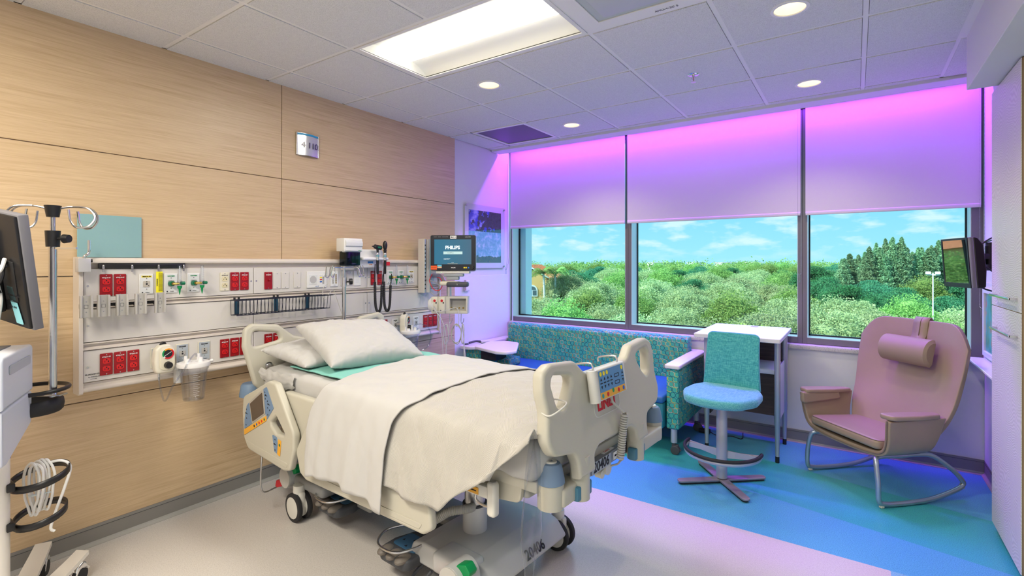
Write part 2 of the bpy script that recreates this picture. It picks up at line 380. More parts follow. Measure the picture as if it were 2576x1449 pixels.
    def grid(s, fn, nu, nv, closeu=False):
        V = [[s.bm.verts.new(fn(i / nu, j / nv)) for j in range(nv + 1)] for i in range(nu + (0 if closeu else 1))]
        m = len(V)
        for i in range(nu):
            for j in range(nv):
                a = V[i % m]; b = V[(i + 1) % m]; s.bm.faces.new((a[j], b[j], b[j + 1], a[j + 1]))
        return s
    def obj(s, name, m, parent=None, smooth=True, ang=35, loc=None, rot=None, weld=0):
        if weld: bmesh.ops.remove_doubles(s.bm, verts=s.bm.verts, dist=weld)
        bmesh.ops.recalc_face_normals(s.bm, faces=s.bm.faces)
        me = bpy.data.meshes.new(name); s.bm.to_mesh(me); s.bm.free(); me.materials.append(m)
        if smooth:
            for p in me.polygons: p.use_smooth = True
            me.set_sharp_from_angle(angle=R(ang))
        o = bpy.data.objects.new(name, me); C.objects.link(o)
        if parent: o.parent = parent
        if loc: o.location = loc
        if rot: o.rotation_euler = rot
        return o
def text(s, size, loc, m, parent, name='lettering', rot=(PI / 2, 0, 0), ext=.0006, align='CENTER', sx=1, bold=0):
    cu = bpy.data.curves.new('t', 'FONT'); cu.body = s; cu.size = size; cu.extrude = ext; cu.align_x = align; cu.align_y = 'CENTER'; cu.offset = bold; cu.resolution_u = 3
    o = bpy.data.objects.new('t', cu); me = bpy.data.meshes.new_from_object(o); bpy.data.objects.remove(o); bpy.data.curves.remove(cu)
    me.materials.append(m); me.transform(Matrix.Diagonal((sx, 1, 1, 1)))
    o = bpy.data.objects.new(name, me); C.objects.link(o); o.parent = parent; o.location = loc; o.rotation_euler = rot
    return o
def tag(o, label, cat, group=None):
    o['label'] = label; o['category'] = cat
    if group: o['group'] = group
    return o
def thing(name, label, cat, loc=(0, 0, 0), rotz=0, group=None):
    o = bpy.data.objects.new(name, None); C.objects.link(o); o.location = loc; o.rotation_euler = (0, 0, rotz); o.empty_display_size = .1
    return tag(o, label, cat, group)
def struct(o): o['kind'] = 'structure'; return o
def kids(o): return [c for c in bpy.data.objects if c.parent == o]
CH = {}
def dup(src, loc, rotz=None, label=None, group=None, scale=None):
    """copy a thing with copies of its parts and sub-parts (mesh data shared)"""
    if src.name not in CH:
        CH[src.name] = [(c, kids(c)) for c in kids(src)]
    r = src.copy(); C.objects.link(r); r.location = loc
    if rotz is not None: r.rotation_euler = (0, 0, rotz)
    if scale: r.scale = scale
    if label: r['label'] = label
    if group: r['group'] = group
    for ch, gg in CH[src.name]:
        c = ch.copy(); C.objects.link(c); c.parent = r
        for g_ in gg:
            d = g_.copy(); C.objects.link(d); d.parent = c
    return r
# ================================================================ THE ROOM
XL, XR, YW, ZC = -3.274, .74, 4.70, 2.707
floor = struct(G().box(XL - .1, 1.4, -2.6, 5.0, -.12, 0).obj('floor', floorm, smooth=False))
wl = struct(G().box(XL - .12, XL - .018, -2.6, YW + .06, 0, 3.0).obj('wall_left', wallpaint, smooth=False))
for z0, z1 in ((.10, .751), (.755, 1.399), (1.403, 2.050), (2.054, 2.702)):
    for y0, y1 in ((-2.5, 1.941), (1.945, 3.756)):
        G().box(XL - .018, XL, y0, y1, z0, z1, .0015, 1).obj('wood_panel', oak, wl)
G().box(XL - .02, XL - .014, 3.758, YW, 1.335, 2.72).obj('painted_wall', wallpaint, wl)
G().box(XL - .02, XL - .011, 3.758, YW, .10, 1.335, .001, 1).obj('wall_guard', wallguard, wl)
G().box(XL - .018, XL - .010, -2.5, 3.756, 2.700, 2.708).obj('shadow_gap', gasket, wl)
def cove(name, a, b, nrm):
    """vinyl cove base from a to b (2D points); nrm points into the room"""
    a = Vector(a); b = Vector(b); n = Vector(nrm); e = struct(bpy.data.objects.new(name, None)); C.objects.link(e)
    prof = [(0, .10), (.004, .104), (.005, .10), (.005, .02), (.010, .012), (.022, .004), (.022, 0), (0, 0)]
    for nm, pr, m in (('cove_base', [(0, .103), (.006, .103), (.007, .09), (.007, .02), (0, .02)], basegrey), ('cove_toe', [(0, .02), (.007, .02), (.010, .012), (.024, .003), (.024, 0), (0, 0)], basetoe)):
        g = G()
        V = [[g.bm.verts.new((*(p + n * q[0]), q[1])) for q in pr] for p in (a, b)]
        k = len(pr)
        for i in range(k): g.bm.faces.new((V[0][i], V[0][(i + 1) % k], V[1][(i + 1) % k], V[1][i]))
        g.bm.faces.new(V[0]); g.bm.faces.new(V[1][::-1]); g.obj(nm, m, e, smooth=False)
    g = G(); g.tube([(*(a + n * .0072), .088), (*(b + n * .0072), .088)], .0012, 6).obj('base_groove', darkgrey, e)
    return e
cove('baseboard_left', (XL, -2.5), (XL, YW), (1, 0)); cove('baseboard_window', (XL, YW), (XR, YW), (0, -1))
cove('baseboard_right', (XR, 3.775), (XR, YW), (-1, 0))
# window wall: low wall with solid-surface sill, header above
ww = struct(G().box(XL - .1, 1.4, YW, YW + .25, 0, .765).obj('wall_window', wallpaint, smooth=False))
G().box(XL - .1, 1.4, YW + .05, YW + .25, 2.75, 3.1).obj('wall_header', wallpaint, ww, smooth=False)
G().box(XL, XR, 4.678, YW + .10, .765, .802, .004, 2).obj('window_sill', sillm, ww)
wr = struct(G().box(XR, XR + .1, 3.775, YW + .25, 0, 3.0).obj('wall_right', wallpaint, smooth=False))
G().box(XR - .006, XR, 3.775, YW, .10, 1.335, .001, 1).obj('wall_guard', wallguard, wr)
G().box(1.30, 1.40, -2.6, 3.775, 0, 3.0).obj('entry_side_wall', wallpaint, wr, smooth=False)
G().box(XR, 1.40, 3.772, 3.80, 0, 3.0).obj('return_wall', wallpaint, wr, smooth=False)
struct(G().box(XL - .1, 1.4, -2.6, -2.5, 0, 3.0).obj('wall_back', wallpaint, smooth=False))
struct(G().box(XL - .1, 1.4, -2.6, YW + .25, 3.0, 3.1).obj('trim_2', gyp, smooth=False))
# soffit at right
struct(G().box(.50, 1.40, -2.5, 3.652, 2.412, 2.80, .002, 1).obj('trim_3', gyp))
# suspended ceiling, 0.6096 m grid
GX = [.042 - .6096 * k for k in range(0, 7)][::-1]; GX = [x for x in GX if x > XL]; GY = [3.057 + .6096 * k for k in range(-10, 3)]
GX2 = [XL] + GX + [.50]; GY2 = [-2.5] + [y for y in GY if y > -2.5] + [4.345]
def near(a, b): return abs(a - b) < .02
ceil = struct(bpy.data.objects.new('ceiling', None)); C.objects.link(ceil)
gt = G(); holes = []
TRO = [(-2.396, 1.838), (-1.787, 1.838), (-2.396, -.60), (-1.787, -.60), (-1.177, -1.21), (-.568, -1.21)]
for i in range(len(GX2) - 1):
    for j in range(len(GY2) - 1):
        x0, x1, y0, y1 = GX2[i], GX2[i + 1], GY2[j], GY2[j + 1]
        if any(near(x0, a) and near(y0, b) for a, b in TRO): continue
        if near(x0, -1.177) and near(y0, 1.838): continue
        if near(y0, 3.667) and near(x0, XL + .272): pass
        cx, cy = (x0 + x1) / 2, (y0 + y1) / 2
        if near(x1, -2.396) and near(y0, 3.667): continue
        hole = [(a, b) for a, b in LEDY if abs(a - cx) < .05 and abs(b - cy) < .05]
        a0, a1, b0, b1 = x0 + .014, x1 - .014, y0 + .014, y1 - .014
        if i == 0: a0 = x0
        if j == len(GY2) - 2: b1 = 4.345
        if x1 >= .49: a1 = .46
        if hole: gt.plate([(a0, b0), (a1, b0), (a1, b1), (a0, b1)], .012, holes=[ellipse(hole[0][0], hole[0][1], .073, .073, 36)], M=Matrix.Translation((0, 0, 2.706)))
        else: gt.box(a0, a1, b0, b1, 2.700, 2.712)
gt.obj('ceiling_tiles', tilem, ceil, smooth=False)
gg = G()
for x in GX:
    if near(x, -1.787):
        gg.box(x - .012, x + .012, -2.5, -.6, 2.704, 2.73); gg.box(x - .012, x + .012, 0.01, 1.85, 2.704, 2.73); gg.box(x - .012, x + .012, 2.44, 4.358, 2.704, 2.73)
    elif near(x, -.568): gg.box(x - .012, x + .012, -2.5, -1.2, 2.704, 2.73); gg.box(x - .012, x + .012, -.61, 4.358, 2.704, 2.73)
    else: gg.box(x - .012, x + .012, -2.5, 4.358, 2.704, 2.73)
for y in GY2[1:-1]: gg.box(XL, .48, y - .012, y + .012, 2.7045, 2.73)
gg.box(.46, .50, -2.5, 3.652, 2.702, 2.73); gg.box(XL, 1.3, 4.345, 4.36, 2.703, 2.73); gg.box(.46, .74, 3.652, 4.36, 2.703, 2.73)
gg.obj('ceiling_grid', tee, ceil, smooth=False)
G().box(.48, .74, 3.66, 4.345, 2.700, 2.712).obj('edge_tile', tilem, ceil, smooth=False)
G().box(XL - .1, 1.4, -2.6, 4.36, 2.96, 3.0).obj('plenum_slab', gyp, ceil, smooth=False)
# shade pocket along the windows
tp = struct(bpy.data.objects.new('trim_1', None)); C.objects.link(tp)
G().box(XL, XR, 4.358, 4.500, 2.680, 2.99, .002, 1).obj('pocket_fascia', gyp, tp)
G().box(XL, XR, 4.500, 4.506, 2.678, 2.70).obj('pocket_edge_bead', whitep, tp, smooth=False)
# windows: aluminium frames, panes, outer fins
FX = [(-3.274, -1.899 + .031, 'l'), (-1.868, -.362, 'm'), (-.362, .740, 'r')]
ZF0, ZF1 = .804, 2.74
wins = []
bars = {0: (-3.294, -1.868), 1: (-1.868, -.3615), 2: (-.3615, .740)}
jam = {0: (.012, .031), 1: (.031, .0325), 2: (.0325, .063)}
for k in range(3):
    a, b = bars[k]; jl, jr = jam[k]
    w = struct(bpy.data.objects.new('window_%d' % (k + 1), None)); C.objects.link(w); wins.append(w)
    y0, y1 = 4.76, 4.90
    def fr(g, x0, x1, z0, z1, yy0=y0, yy1=y1): g.box(x0, x1, yy0, yy1, z0, z1, .001, 1)
    g = G(); fr(g, a + .0006, a + jl, ZF0, ZF1); fr(g, b - jr, b - .0006, ZF0, ZF1); fr(g, a + jl, b - jr, ZF0, .851); fr(g, a + jl, b - jr, 2.70, ZF1)
    g.obj('window_frame', frame_m, w)
    g = G()
    g.box(a + jl, a + jl + .004, 4.764, 4.90, .852, 2.70); g.box(b - jr - .004, b - jr, 4.764, 4.90, .852, 2.70); g.box(a + jl, b - jr, 4.764, 4.90, .8515, .8555)
    g.obj('frame_return', frame_out, w, smooth=False)
    g = G(); gy = 4.902
    for x0, x1, z0, z1 in ((a + jl, a + jl + .014, .852, 2.70), (b - jr - .014, b - jr, .852, 2.70), (a + jl, b - jr, .852, .866)): g.box(x0, x1, gy, gy + .02, z0, z1)
    g.obj('glazing_gasket', gasket, w, smooth=False)
    G().box(a + jl + .006, b - jr - .006, 4.912, 4.920, .856, 2.72).obj('glass_pane', glass, w, smooth=False)
struct(G().box(-3.30, -3.196, 4.925, 5.06, .5, 3.1).obj('trim_4', frame_out, smooth=False))
struct(G().box(-3.30, .9, 4.925, 4.955, -.2, .853).obj('trim_5', frame_out, smooth=False))
struct(G().box(.705, .9, 4.925, 5.0, .5, 3.1).obj('trim_4', frame_out, smooth=False))
# roller blinds
def blind(x0, x1, where, side):
    t = thing('roller_blind', where, 'blind', ((x0 + x1) / 2, 4.72, 1.862), 0, 'half lowered roller blinds in the window')
    w = (x1 - x0) / 2; zt = 2.80 - 1.862
    G().box(-w, w, -.001, .001, .01, zt).obj('blind_fabric', blindm, t, smooth=False)
    G().tube([(-w + .004, 0, zt), (w - .004, 0, zt)], .025, 16).obj('roller_tube', blindm, t)
    g = G(); g.plate(fillet([(-.008, -.004), (.008, -.004), (.007, .024), (-.007, .024)], .004, 3), 2 * w - .004, bev=.0, axis='x'); g.obj('hem_bar', blindm, t)
    return t
b1 = blind(-3.270, -1.887, 'white roller blind nearest the bed wall, narrowest look, left of the first mullion', 1)
b2 = blind(-1.862, -.372, 'wide white roller blind in the middle, between the two mullions', 1)
b3 = blind(-.337, .722, 'white roller blind at the right end, next to the wardrobe', 1)
def chain(x, y, z0, label, drop=.25, side=1, grip=True):
    t = thing('blind_chain', label, 'blind chain', (x, y, z0), 0)
    g = G(); zt = 2.72 - z0; step = .0085; k = 0; z = .03
    def bead(p):
        r = bmesh.ops.create_icosphere(g.bm, subdivisions=1, radius=.0024); bmesh.ops.translate(g.bm, vec=p, verts=r['verts'])
    z = .03
    while z < zt: bead((-.012, 0, z)); bead((.012, 0, z)); z += step
    for i in range(9):
        a = PI * i / 8; bead((.012 * math.cos(a), 0, .03 - .016 * math.sin(a)))
    g.obj('bead_chain', steel, t)
    if grip: G().box(-.009, .009, -.006, .006, -.055, .012, .004, 2).obj('chain_weight', clearp2, t)
    return t
chain(-.378, 4.70, 1.36, 'steel bead chain with clear weight hanging before the mullion right of the middle blind')
chain(.724, 4.70, 1.14, 'long steel bead chain in the right window corner beside the small television')
# side channel at the left window corner
st = G(); st.box(-3.262, -3.258, 4.735, 4.758, .80, 1.85); st.box(-3.262, -3.250, 4.738, 4.742, .80, 1.85)
tag(st.obj('blind_guide', frame_out, smooth=False), 'thin pale vertical blind guide in the left window corner', 'blind guide')
# thin cord left of window
t = thing('looped_cord', 'thin looped blind cord on the wall between the picture and the window', 'cord', (-3.245, 4.625, 1.39))
g = G(); g.tube(catmull([(0, 0, 1.2), (.0, .0, .4), (0, -.01, .12), (0, -.03, .0), (0, -.035, .03)]), .0016, 6); g.tube(catmull([(0, .045, 1.2), (0, .045, .5), (0, .03, .15), (0, -.02, .0)]), .0016, 6); g.obj('cord_loop', inkgrey, t)
G().box(-.004, .006, -.04, -.025, -.05, .01, .003).obj('cord_cleat', clearp2, t)
# ceiling fixtures
def troffer(cx, cy, label, vis=True):
    t = thing('ceiling_troffer', label, 'ceiling light', (cx, cy, 2.70))
    X, Y = .598, .293
    g = G(); g.plate([(-X, -Y), (X, -Y), (X, Y), (-X, Y)], .006, holes=[[(-X + .022, -Y + .022), (X - .022, -Y + .022), (X - .022, Y - .022), (-X + .022, Y - .022)]], M=Matrix.Translation((0, 0, .003))); g.obj('troffer_frame', tee, t, smooth=False)
    a, b = X - .02, Y - .02
    tm = mat('troffer_pan_white', (.92, .91, .86), .5)
    g = G()
    def shell(u, v):
        y = -b + 2 * b * v; zz = .012 + .075 * math.sin(PI * v) ** .6 if 0 < v < 1 else .012
        return (-a + 2 * a * u, y, zz)
    g.grid(shell, 1, 24); g.quad((-a, -b, .01), (-a, b, .01), (-a, b, .1), (-a, -b, .1)); g.quad((a, -b, .01), (a, b, .01), (a, b, .1), (a, -b, .1))
    g.obj('troffer_pan', tm, t)
    em = mat('troffer_lens', (.95, .94, .88), .5, emit=(1, .96, .84), estr=3.2)
    g = G(); g.grid(lambda u, v: (-a + .05 + (2 * a - .1) * u, -.115 + .23 * v, .055 - .047 * math.sin(PI * v)), 1, 16)
    for sx in (-1, 1): g.plate([(-.115 + .23 * v / 12, .055 - .047 * math.sin(PI * v / 12)) for v in range(13)], .002, M=Matrix.Translation((sx * (a - .05), 0, 0)), axis='x')
    g.obj('troffer_lens', em, t)
    return t
troffer(-1.7825, 2.143, 'long bright fluorescent troffer in the ceiling over the bed')
troffer(-1.7825, -.295, 'second fluorescent troffer, towards the room entry, outside the photographed view')
troffer(-.568, -.905, 'third fluorescent troffer, nearest the room entry, unseen, added as fill light')
# air supply panel
t = thing('air_supply_panel', 'large pale square air supply panel beside the fluorescent light', 'air vent', (-.872, 2.143, 2.70))
g = G(); g.plate([(-.298, -.298), (.298, -.298), (.298, .298), (-.298, .298)], .008, holes=[[(-.21, -.21), (.21, -.21), (.21, .21), (-.21, .21)]], bev=.002, M=Matrix.Translation((0, 0, .001))); g.obj('vent_frame', tee, t, smooth=False)
pm = mat('supply_panel_grey', (.52, .56, .57), .5)
g = G()
def vn(u, v):
    x, y = -.212 + .424 * u, -.212 + .424 * v; return (x, y, .004)
g.grid(vn, 1, 1); g.box(-.16, .16, -.16, .16, -.012, -.006, .003); g.obj('vent_face', pm, t)
text('AHU-4-2C S', .022, (.12, .262, -.0045), inkgrey, t, rot=(PI, 0, 0))
# return grille
t = thing('return_grille', 'dark perforated square return air grille near the window corner', 'air vent', (-2.695, 3.972, 2.70))
g = G(); g.plate([(-.298, -.298), (.298, -.298), (.298, .298), (-.298, .298)], .008, holes=[[(-.268, -.268), (.268, -.268), (.268, .268), (-.268, .268)]], bev=.002, M=Matrix.Translation((0, 0, .001))); g.obj('grille_frame', tee, t, smooth=False)
gm = mat('perforated_grille', (.20, .21, .26), .5, .3); q = NB(gm); xx = q.xyz(q.obj())
sx_ = q.m_('SINE', q.m_('MULTIPLY', q.m_('ADD', xx[0], xx[1]), 500)); sy_ = q.m_('SINE', q.m_('MULTIPLY', q.m_('SUBTRACT', xx[0], xx[1]), 500))
q.color(q.ramp(q.m_('MULTIPLY', sx_, sy_), [(.0, (.06, .06, .08)), (.5, (.24, .25, .30))]))
G().box(-.27, .27, -.27, .27, .004, .007).obj('grille_mesh', gm, t, smooth=False)
G().box(-3.014, -2.990, 3.667, 4.358, 2.704, 2.73).obj('cross_tee', tee, ceil, smooth=False)
where = {0: 'round recessed downlight above the bed, nearest the wood wall', 1: 'round recessed downlight by the windows beside the dark grille', 2: 'largest round downlight at the top right of the ceiling', 3: 'round downlight close to the windows above the rocking chair'}
for k, (x, y) in enumerate(LEDY):
    t = thing('downlight', where[k], 'downlight', (x, y, 2.70), 0, 'recessed ceiling downlights')
    G().lathe([(.068, -.001), (.070, -.005), (.084, -.004), (.085, .0), (.069, .002)], 40).obj('trim_ring', tee, t)
    G().lathe([(.0685, .0), (.060, .03), (.050, .055)], 36).obj('reflector_cone', mat('reflector_warm', (.9, .84, .66), .3, emit=(1, .84, .52), estr=.55), t)
    G().lathe([(.0, .050), (.052, .050), (.052, .056), (0, .056)], 36).obj('lamp_lens', mat('downlight_lens', (.9, .85, .7), .5, emit=(1, .86, .60), estr=2.2), t)
t = thing('fire_sprinkler', 'small pendant fire sprinkler in the ceiling between the downlights', 'sprinkler', (-.873, 3.362, 2.70))
G().lathe([(0, -.004), (.030, -.004), (.036, .0), (0, .0)], 28).obj('escutcheon', chrome, t)
g = G(); g.cyl((0, 0, -.002), (0, 0, -.018), .009); g.tube(catmull([(-.006, 0, -.016), (-.012, 0, -.026), (0, 0, -.042)]), .0022, 6); g.tube(catmull([(.006, 0, -.016), (.012, 0, -.026), (0, 0, -.042)]), .0022, 6); g.cyl((0, 0, -.042), (0, 0, -.046), .004); g.obj('sprinkler_body', chrome, t)
G().lathe([(0, -.046), (.016, -.046), (.017, -.049), (0, -.050)], 16).obj('deflector', chrome, t)
G().cyl((0, 0, -.018), (0, 0, -.041), .0018, 8).obj('heat_bulb', inkred, t)
# ================================================================ HEADWALL UNIT (faces +x on the left wall)
W90 = PI / 2
XP = -3.200            # face of the service panels
hw = thing('headwall_unit', 'long greige wall-mounted medical service unit behind the bed', 'headwall unit', (XL, 0, 0), W90)
Y0, Y1 = .822, 3.450
SEAMS = [Y0 + .022, 1.707, 2.616, Y1 - .018]
G().box(Y0 + .004, Y1 - .004, -.052, -.001, .815, 1.488).obj('back_box', greigemetal, hw, smooth=False)
for i in range(3):
    for z0, z1 in ((1.271, 1.438), (1.067, 1.234), (.865, 1.024)):
        G().box(SEAMS[i] + .0018, SEAMS[i + 1] - .0018, -.074, -.050, z0, z1, .0012, 1).obj('access_panel', greige, hw)
def rail(nm, prof):
    g = G(); g.plate(prof, Y1 - Y0 - .01, axis='x', M=Matrix.Translation(((Y0 + Y1) / 2, 0, 0)), bev=0); g.obj(nm, greigemetal, hw)
rail('top_cap', fillet([(-.001, 1.462), (-.060, 1.462), (-.086, 1.468), (-.086, 1.486), (-.070, 1.496), (-.001, 1.496)], [0, 0, .006, .012, .01, 0], 4))
rail('accessory_rail', [(-.050, 1.238), (-.080, 1.238), (-.080, 1.245), (-.060, 1.252), (-.060, 1.257), (-.078, 1.262), (-.078, 1.268), (-.050, 1.268)])
rail('accessory_rail', [(-.050, 1.028), (-.080, 1.028), (-.080, 1.037), (-.060, 1.044), (-.060, 1.054), (-.078, 1.058), (-.078, 1.064), (-.050, 1.064)])
rail('bottom_bumper', fillet([(-.001, .812), (-.060, .812), (-.088, .820), (-.088, .838), (-.062, .848), (-.062, .860), (-.050, .862), (-.001, .862)], [0, .01, .016, .012, 0, 0, 0, 0], 4))
for y in (Y0 + .009, Y1 - .006):
    g = G(); g.plate(fillet([(-.001, .806), (-.080, .806), (-.092, .815), (-.092, 1.490), (-.080, 1.500), (-.001, 1.500)], [0, .01, .01, .01, .01, 0], 4), .018, axis='x', M=Matrix.Translation((y, 0, 0)), bev=.002); g.obj('end_cap', greigemetal, hw)
g = G()
for y in (.862, 1.690, 1.724, 2.600, 2.633):
    for z in (1.352, 1.150, .940):
        if y in (.862, 2.6, 2.633) or z > 1: g.cyl((y, -.074, z), (y, -.0762, z), .0045, 10)
g.obj('panel_screws', steel, hw, weld=0)
text('SILHOUETTE', .0100, (.880, -.0748, .902), ink, hw, 'unit_lettering', sx=1.05)
text('by MODULAR', .008, (.888, -.0748, .889), inkgrey, hw, 'unit_lettering')
text('service 1-800', .005, (.886, -.0748, .879), inkgrey, hw, 'unit_lettering')
def item(nm, label, cat, y, z, group=None, x=XP): return thing(nm, label, cat, (x, y, z), W90, group)
def plate_part(t, w, h, m, nm='cover_plate', th=.006, r=.004):
    G().plate(rrect(-w / 2, -h / 2, w / 2, h / 2, r), th, bev=.0022, axis='y-', off=th / 2 + .0003).obj(nm, m, t)
def screws(t, pts, y=-.0066):
    for x, z in pts: G().cyl((x, y + .001, z), (x, y - .0009, z), .0028, 8).obj('plate_screw', steel, t)
def outlet(y, z, label, kind='red', code='4TQL3-57', group=None, w=.0535, h=.113):
    pm_, om = (redplate, redout) if kind == 'red' else (creamp, ivory)
    t = item('power_outlet', label, 'power outlet', y, z, group)
    plate_part(t, w, h, pm_)
    for s in (1, -1):
        g = G(); g.plate(fillet([(-.0165, -.009), (-.009, -.0135), (.009, -.0135), (.0165, -.009), (.0165, .009), (.009, .0135), (-.009, .0135), (-.0165, .009)], .004, 2), .003, bev=.0008, axis='y-', off=.0072, M=Matrix.Translation((0, 0, s * .0195 - .003)))
        rc = g.obj('receptacle', om, t)
        g = G(); zz = s * .0195 - .003
        g.box(-.0085, -.0065, -.0095, -.0086, zz - .006, zz + .002); g.box(.0055, .0078, -.0095, -.0086, zz - .007, zz + .003); g.box(.0045, .0105, -.0095, -.0086, zz - .003, zz - .001)
        g.plate(ellipse(0, .007, .003, .003, 10), .0009, axis='y-', off=.0090, M=Matrix.Translation((0, 0, zz))); g.obj('slots', ink, rc, smooth=False)
    screws(t, [(0, .049), (0, -.050)])
    text(code, .0085, (0, -.0066, .038), inkwhite if kind == 'red' else ink, t, bold=.0002)
    return t
gR = 'red emergency power outlets on the headwall'
TZ, BZ = 1.354, .944
outlet(.936, TZ, 'red power outlet at far left of the top row, left one of the pair', group=gR)
outlet(.9955, TZ, 'red power outlet in the top row, right one of the far left pair', group=gR)
outlet(1.586, TZ, 'red power outlet just right of the cream outlet in the top row', group=gR)
outlet(1.646, TZ, 'red power outlet in the top row, left beside the panel seam above the basket', group=gR)
outlet(2.672, 1.348, 'red power outlet behind the black coiled cords, left one', code='4TQL3-51', group=gR, w=.046)
outlet(2.739, 1.347, 'red power outlet behind the black coiled cords, right one', code='4TQL3-51', group=gR, w=.046)
outlet(3.207, 1.351, 'red power outlet with a grey plug, left of the vertical mounting channel', code='4TQL3-53', group=gR)
for y, l in ((.937, 'left one of the three red outlets at the lower left of the headwall'), (.9955, 'middle one of the three red outlets at the lower left of the headwall'), (1.0545, 'right one of the three red outlets at the lower left of the headwall')):
    outlet(y, .945, l, code='4TQL3-55', group=gR)
for y, l in ((1.5255, 'left one of the three red outlets in the lower row beside the bed headboard'), (1.5855, 'middle one of the three red outlets in the lower row beside the bed headboard'), (1.6445, 'right one of the three red outlets in the lower row, nearest the headboard handle')):
    outlet(y, BZ, l, code='4TQL3-59', group=gR)
outlet(1.8035, BZ, 'red outlet seen through the headboard handle opening, left one', code='4TQL3-30', group=gR)
outlet(1.8635, BZ, 'red outlet seen through the headboard handle opening, right one', code='4TQL3-30', group=gR)
outlet(2.795, BZ, 'red outlet mostly hidden behind the far headboard handle', code='4TQL3-51', group=gR)
for y, l in ((3.266, 'left one of the three red outlets in the lower row below the monitor'), (3.328, 'middle one of the three red outlets in the lower row below the monitor'), (3.388, 'right one of the three red outlets below the monitor, beside the hanging cables')):
    outlet(y, BZ, l, code='4TQL3-51', group=gR)
outlet(1.5255, TZ, 'cream coloured power outlet in the top row, the only cream one', 'cream', group=None)
# gas outlets
def gas(y, z, label, word, pm_, wcol, group, band=None, w=.067, h=.112):
    t = item('gas_outlet', label, 'gas outlet', y, z, group)
    plate_part(t, w, h, creamp if pm_ is platebluegrey else whitep, 'backing_plate', .005)
    G().plate(rrect(-w / 2 + .004, -h / 2 + .004, w / 2 - .004, h / 2 - .004, .003), .0012, bev=.0004, axis='y-', off=.0062).obj('face_plate', pm_, t)
    if band: G().plate(rrect(-.024, .036, .024, .045, .001), .0006, axis='y-', off=.0072).obj('colour_band', band, t)
    text(word, .0088 if len(word) < 8 else .0066, (0, -.0078, .0405), wcol, t, bold=.0003)
    text('Medical', .006, (.004, -.0072, -.046), ink, t); G().plate(ellipse(-.019, -.046, .0035, .0035, 14), .0006, axis='y-', off=.0072).obj('maker_emblem', ink, t)
    g = G(); g.plate(rrect(-.016, -.017, .016, .017, .005), .003, bev=.0008, axis='y-', off=.0080); sk = g.obj('gas_socket', greyp if not band else mat('beige_socket', (.50, .46, .40), .4), t)
    g = G(); g.cyl((0, -.009, 0), (0, -.0102, 0), .0048, 12); g.box(-.0025, .0025, -.0102, -.009, .009, .014); g.box(.006, .011, -.0102, -.009, -.011, -.007); g.obj('socket_holes', ink, sk)
    screws(t, [(0, .030), (0, -.028)], -.0072); return t
gO, gV, gA = 'green lettered oxygen outlets', 'grey-blue vacuum outlets in the lower row', 'yellow banded medical air outlets'
ox = [gas(1.2325, TZ, 'white oxygen outlet at left, beside the yellow warning tag', 'OXYGEN', platewhite, inkgreen, gO),
      gas(1.350, TZ, 'white oxygen outlet, right one of the two left ones', 'OXYGEN', platewhite, inkgreen, gO),
      gas(2.851, 1.351, 'white oxygen outlet right of the black coiled cords', 'OXYGEN', platewhite, inkgreen, gO),
      gas(2.970, 1.350, 'white oxygen outlet directly left of the far medical air outlet', 'OXYGEN', platewhite, inkgreen, gO)]
gas(1.114, TZ, 'medical air outlet with yellow band, left of the yellow warning tag', 'MEDICAL AIR', platewhite, ink, gA, inkyellow)
gas(3.089, 1.351, 'medical air outlet with yellow band, right of the two far flowmeters', 'MED AIR', platewhite, ink, gA, inkyellow)
gas(1.168, .942, 'vacuum outlet behind the cream suction regulator at lower left', 'VACUUM', platebluegrey, ink, gV)
gas(1.290, .947, 'vacuum outlet above the clear suction canister', 'VACUUM', platebluegrey, ink, gV)
gas(1.408, .947, 'vacuum outlet right of the clear canister, nothing plugged in', 'VACUUM', platebluegrey, ink, gV)
gas(2.904, .944, 'vacuum outlet behind the far suction regulator beyond the pillow', 'VACUUM', platewhite, ink, gV)
gas(3.030, .944, 'vacuum outlet partly behind the round gauge of the far regulator', 'VACUUM', platewhite, ink, gV)
gas(3.146, .941, 'white vacuum outlet right of the far suction regulator', 'VACUUM', platewhite, ink, gV)
# blanks, switch, speaker, jacks
def blank(y, z, label, w=.053, h=.112, keypad=False):
    t = item('blank_cover_plate' if not keypad else 'keypad_plate', label, 'wall plate', y, z, None if keypad else 'blank greige cover plates on the headwall')
    plate_part(t, w, h, greige if not keypad else whitep, 'cover_plate', .004)
    if keypad:
        g = G()
        for i in range(2):
            for j in range(7): g.box(-.016 + i * .017, -.002 + i * .017, -.0052, -.0042, -.036 + j * .0115, -.027 + j * .0115, .0005, 1)
        g.obj('key_buttons', platewhite, t)
    else: screws(t, [(0, .046), (0, -.048)], -.0045)
for y, l in ((1.863, 'blank plate directly right of the red switch plate'), (1.923, 'middle blank plate, between switch plate and nurse call panel'), (2.0105, 'blank plate standing apart, left of the nurse call panel')): blank(y, 1.351, l)
blank(2.3915, 1.351, 'blank plate hidden partly behind the upright pole hooks'); blank(2.4515, 1.351, 'blank plate right of the upright pole and its black knob'); blank(2.5185, 1.3505, 'white plate with a grid of small keys, right of the pole', .066, .118, True)
t = item('red_switch_plate', 'dark red plate with a toggle lever in the top row', 'switch', 1.803, 1.3515)
plate_part(t, .0535, .114, redplate); G().box(-.004, .004, -.020, -.006, -.004, .006, .0015, 2, M=Matrix.Rotation(R(-18), 4, 'X')).obj('toggle_lever', redplate, t)
screws(t, [(0, .049), (0, -.049)]); text('4TQBN-8', .0085, (0, -.0066, .038), inkwhite, t, bold=.0002)
t = item('nurse_call_panel', 'white square nurse call panel with speaker grille and colour keys', 'call panel', 2.1625, 1.3495)
plate_part(t, .160, .118, whitep, 'cover_plate', .007)
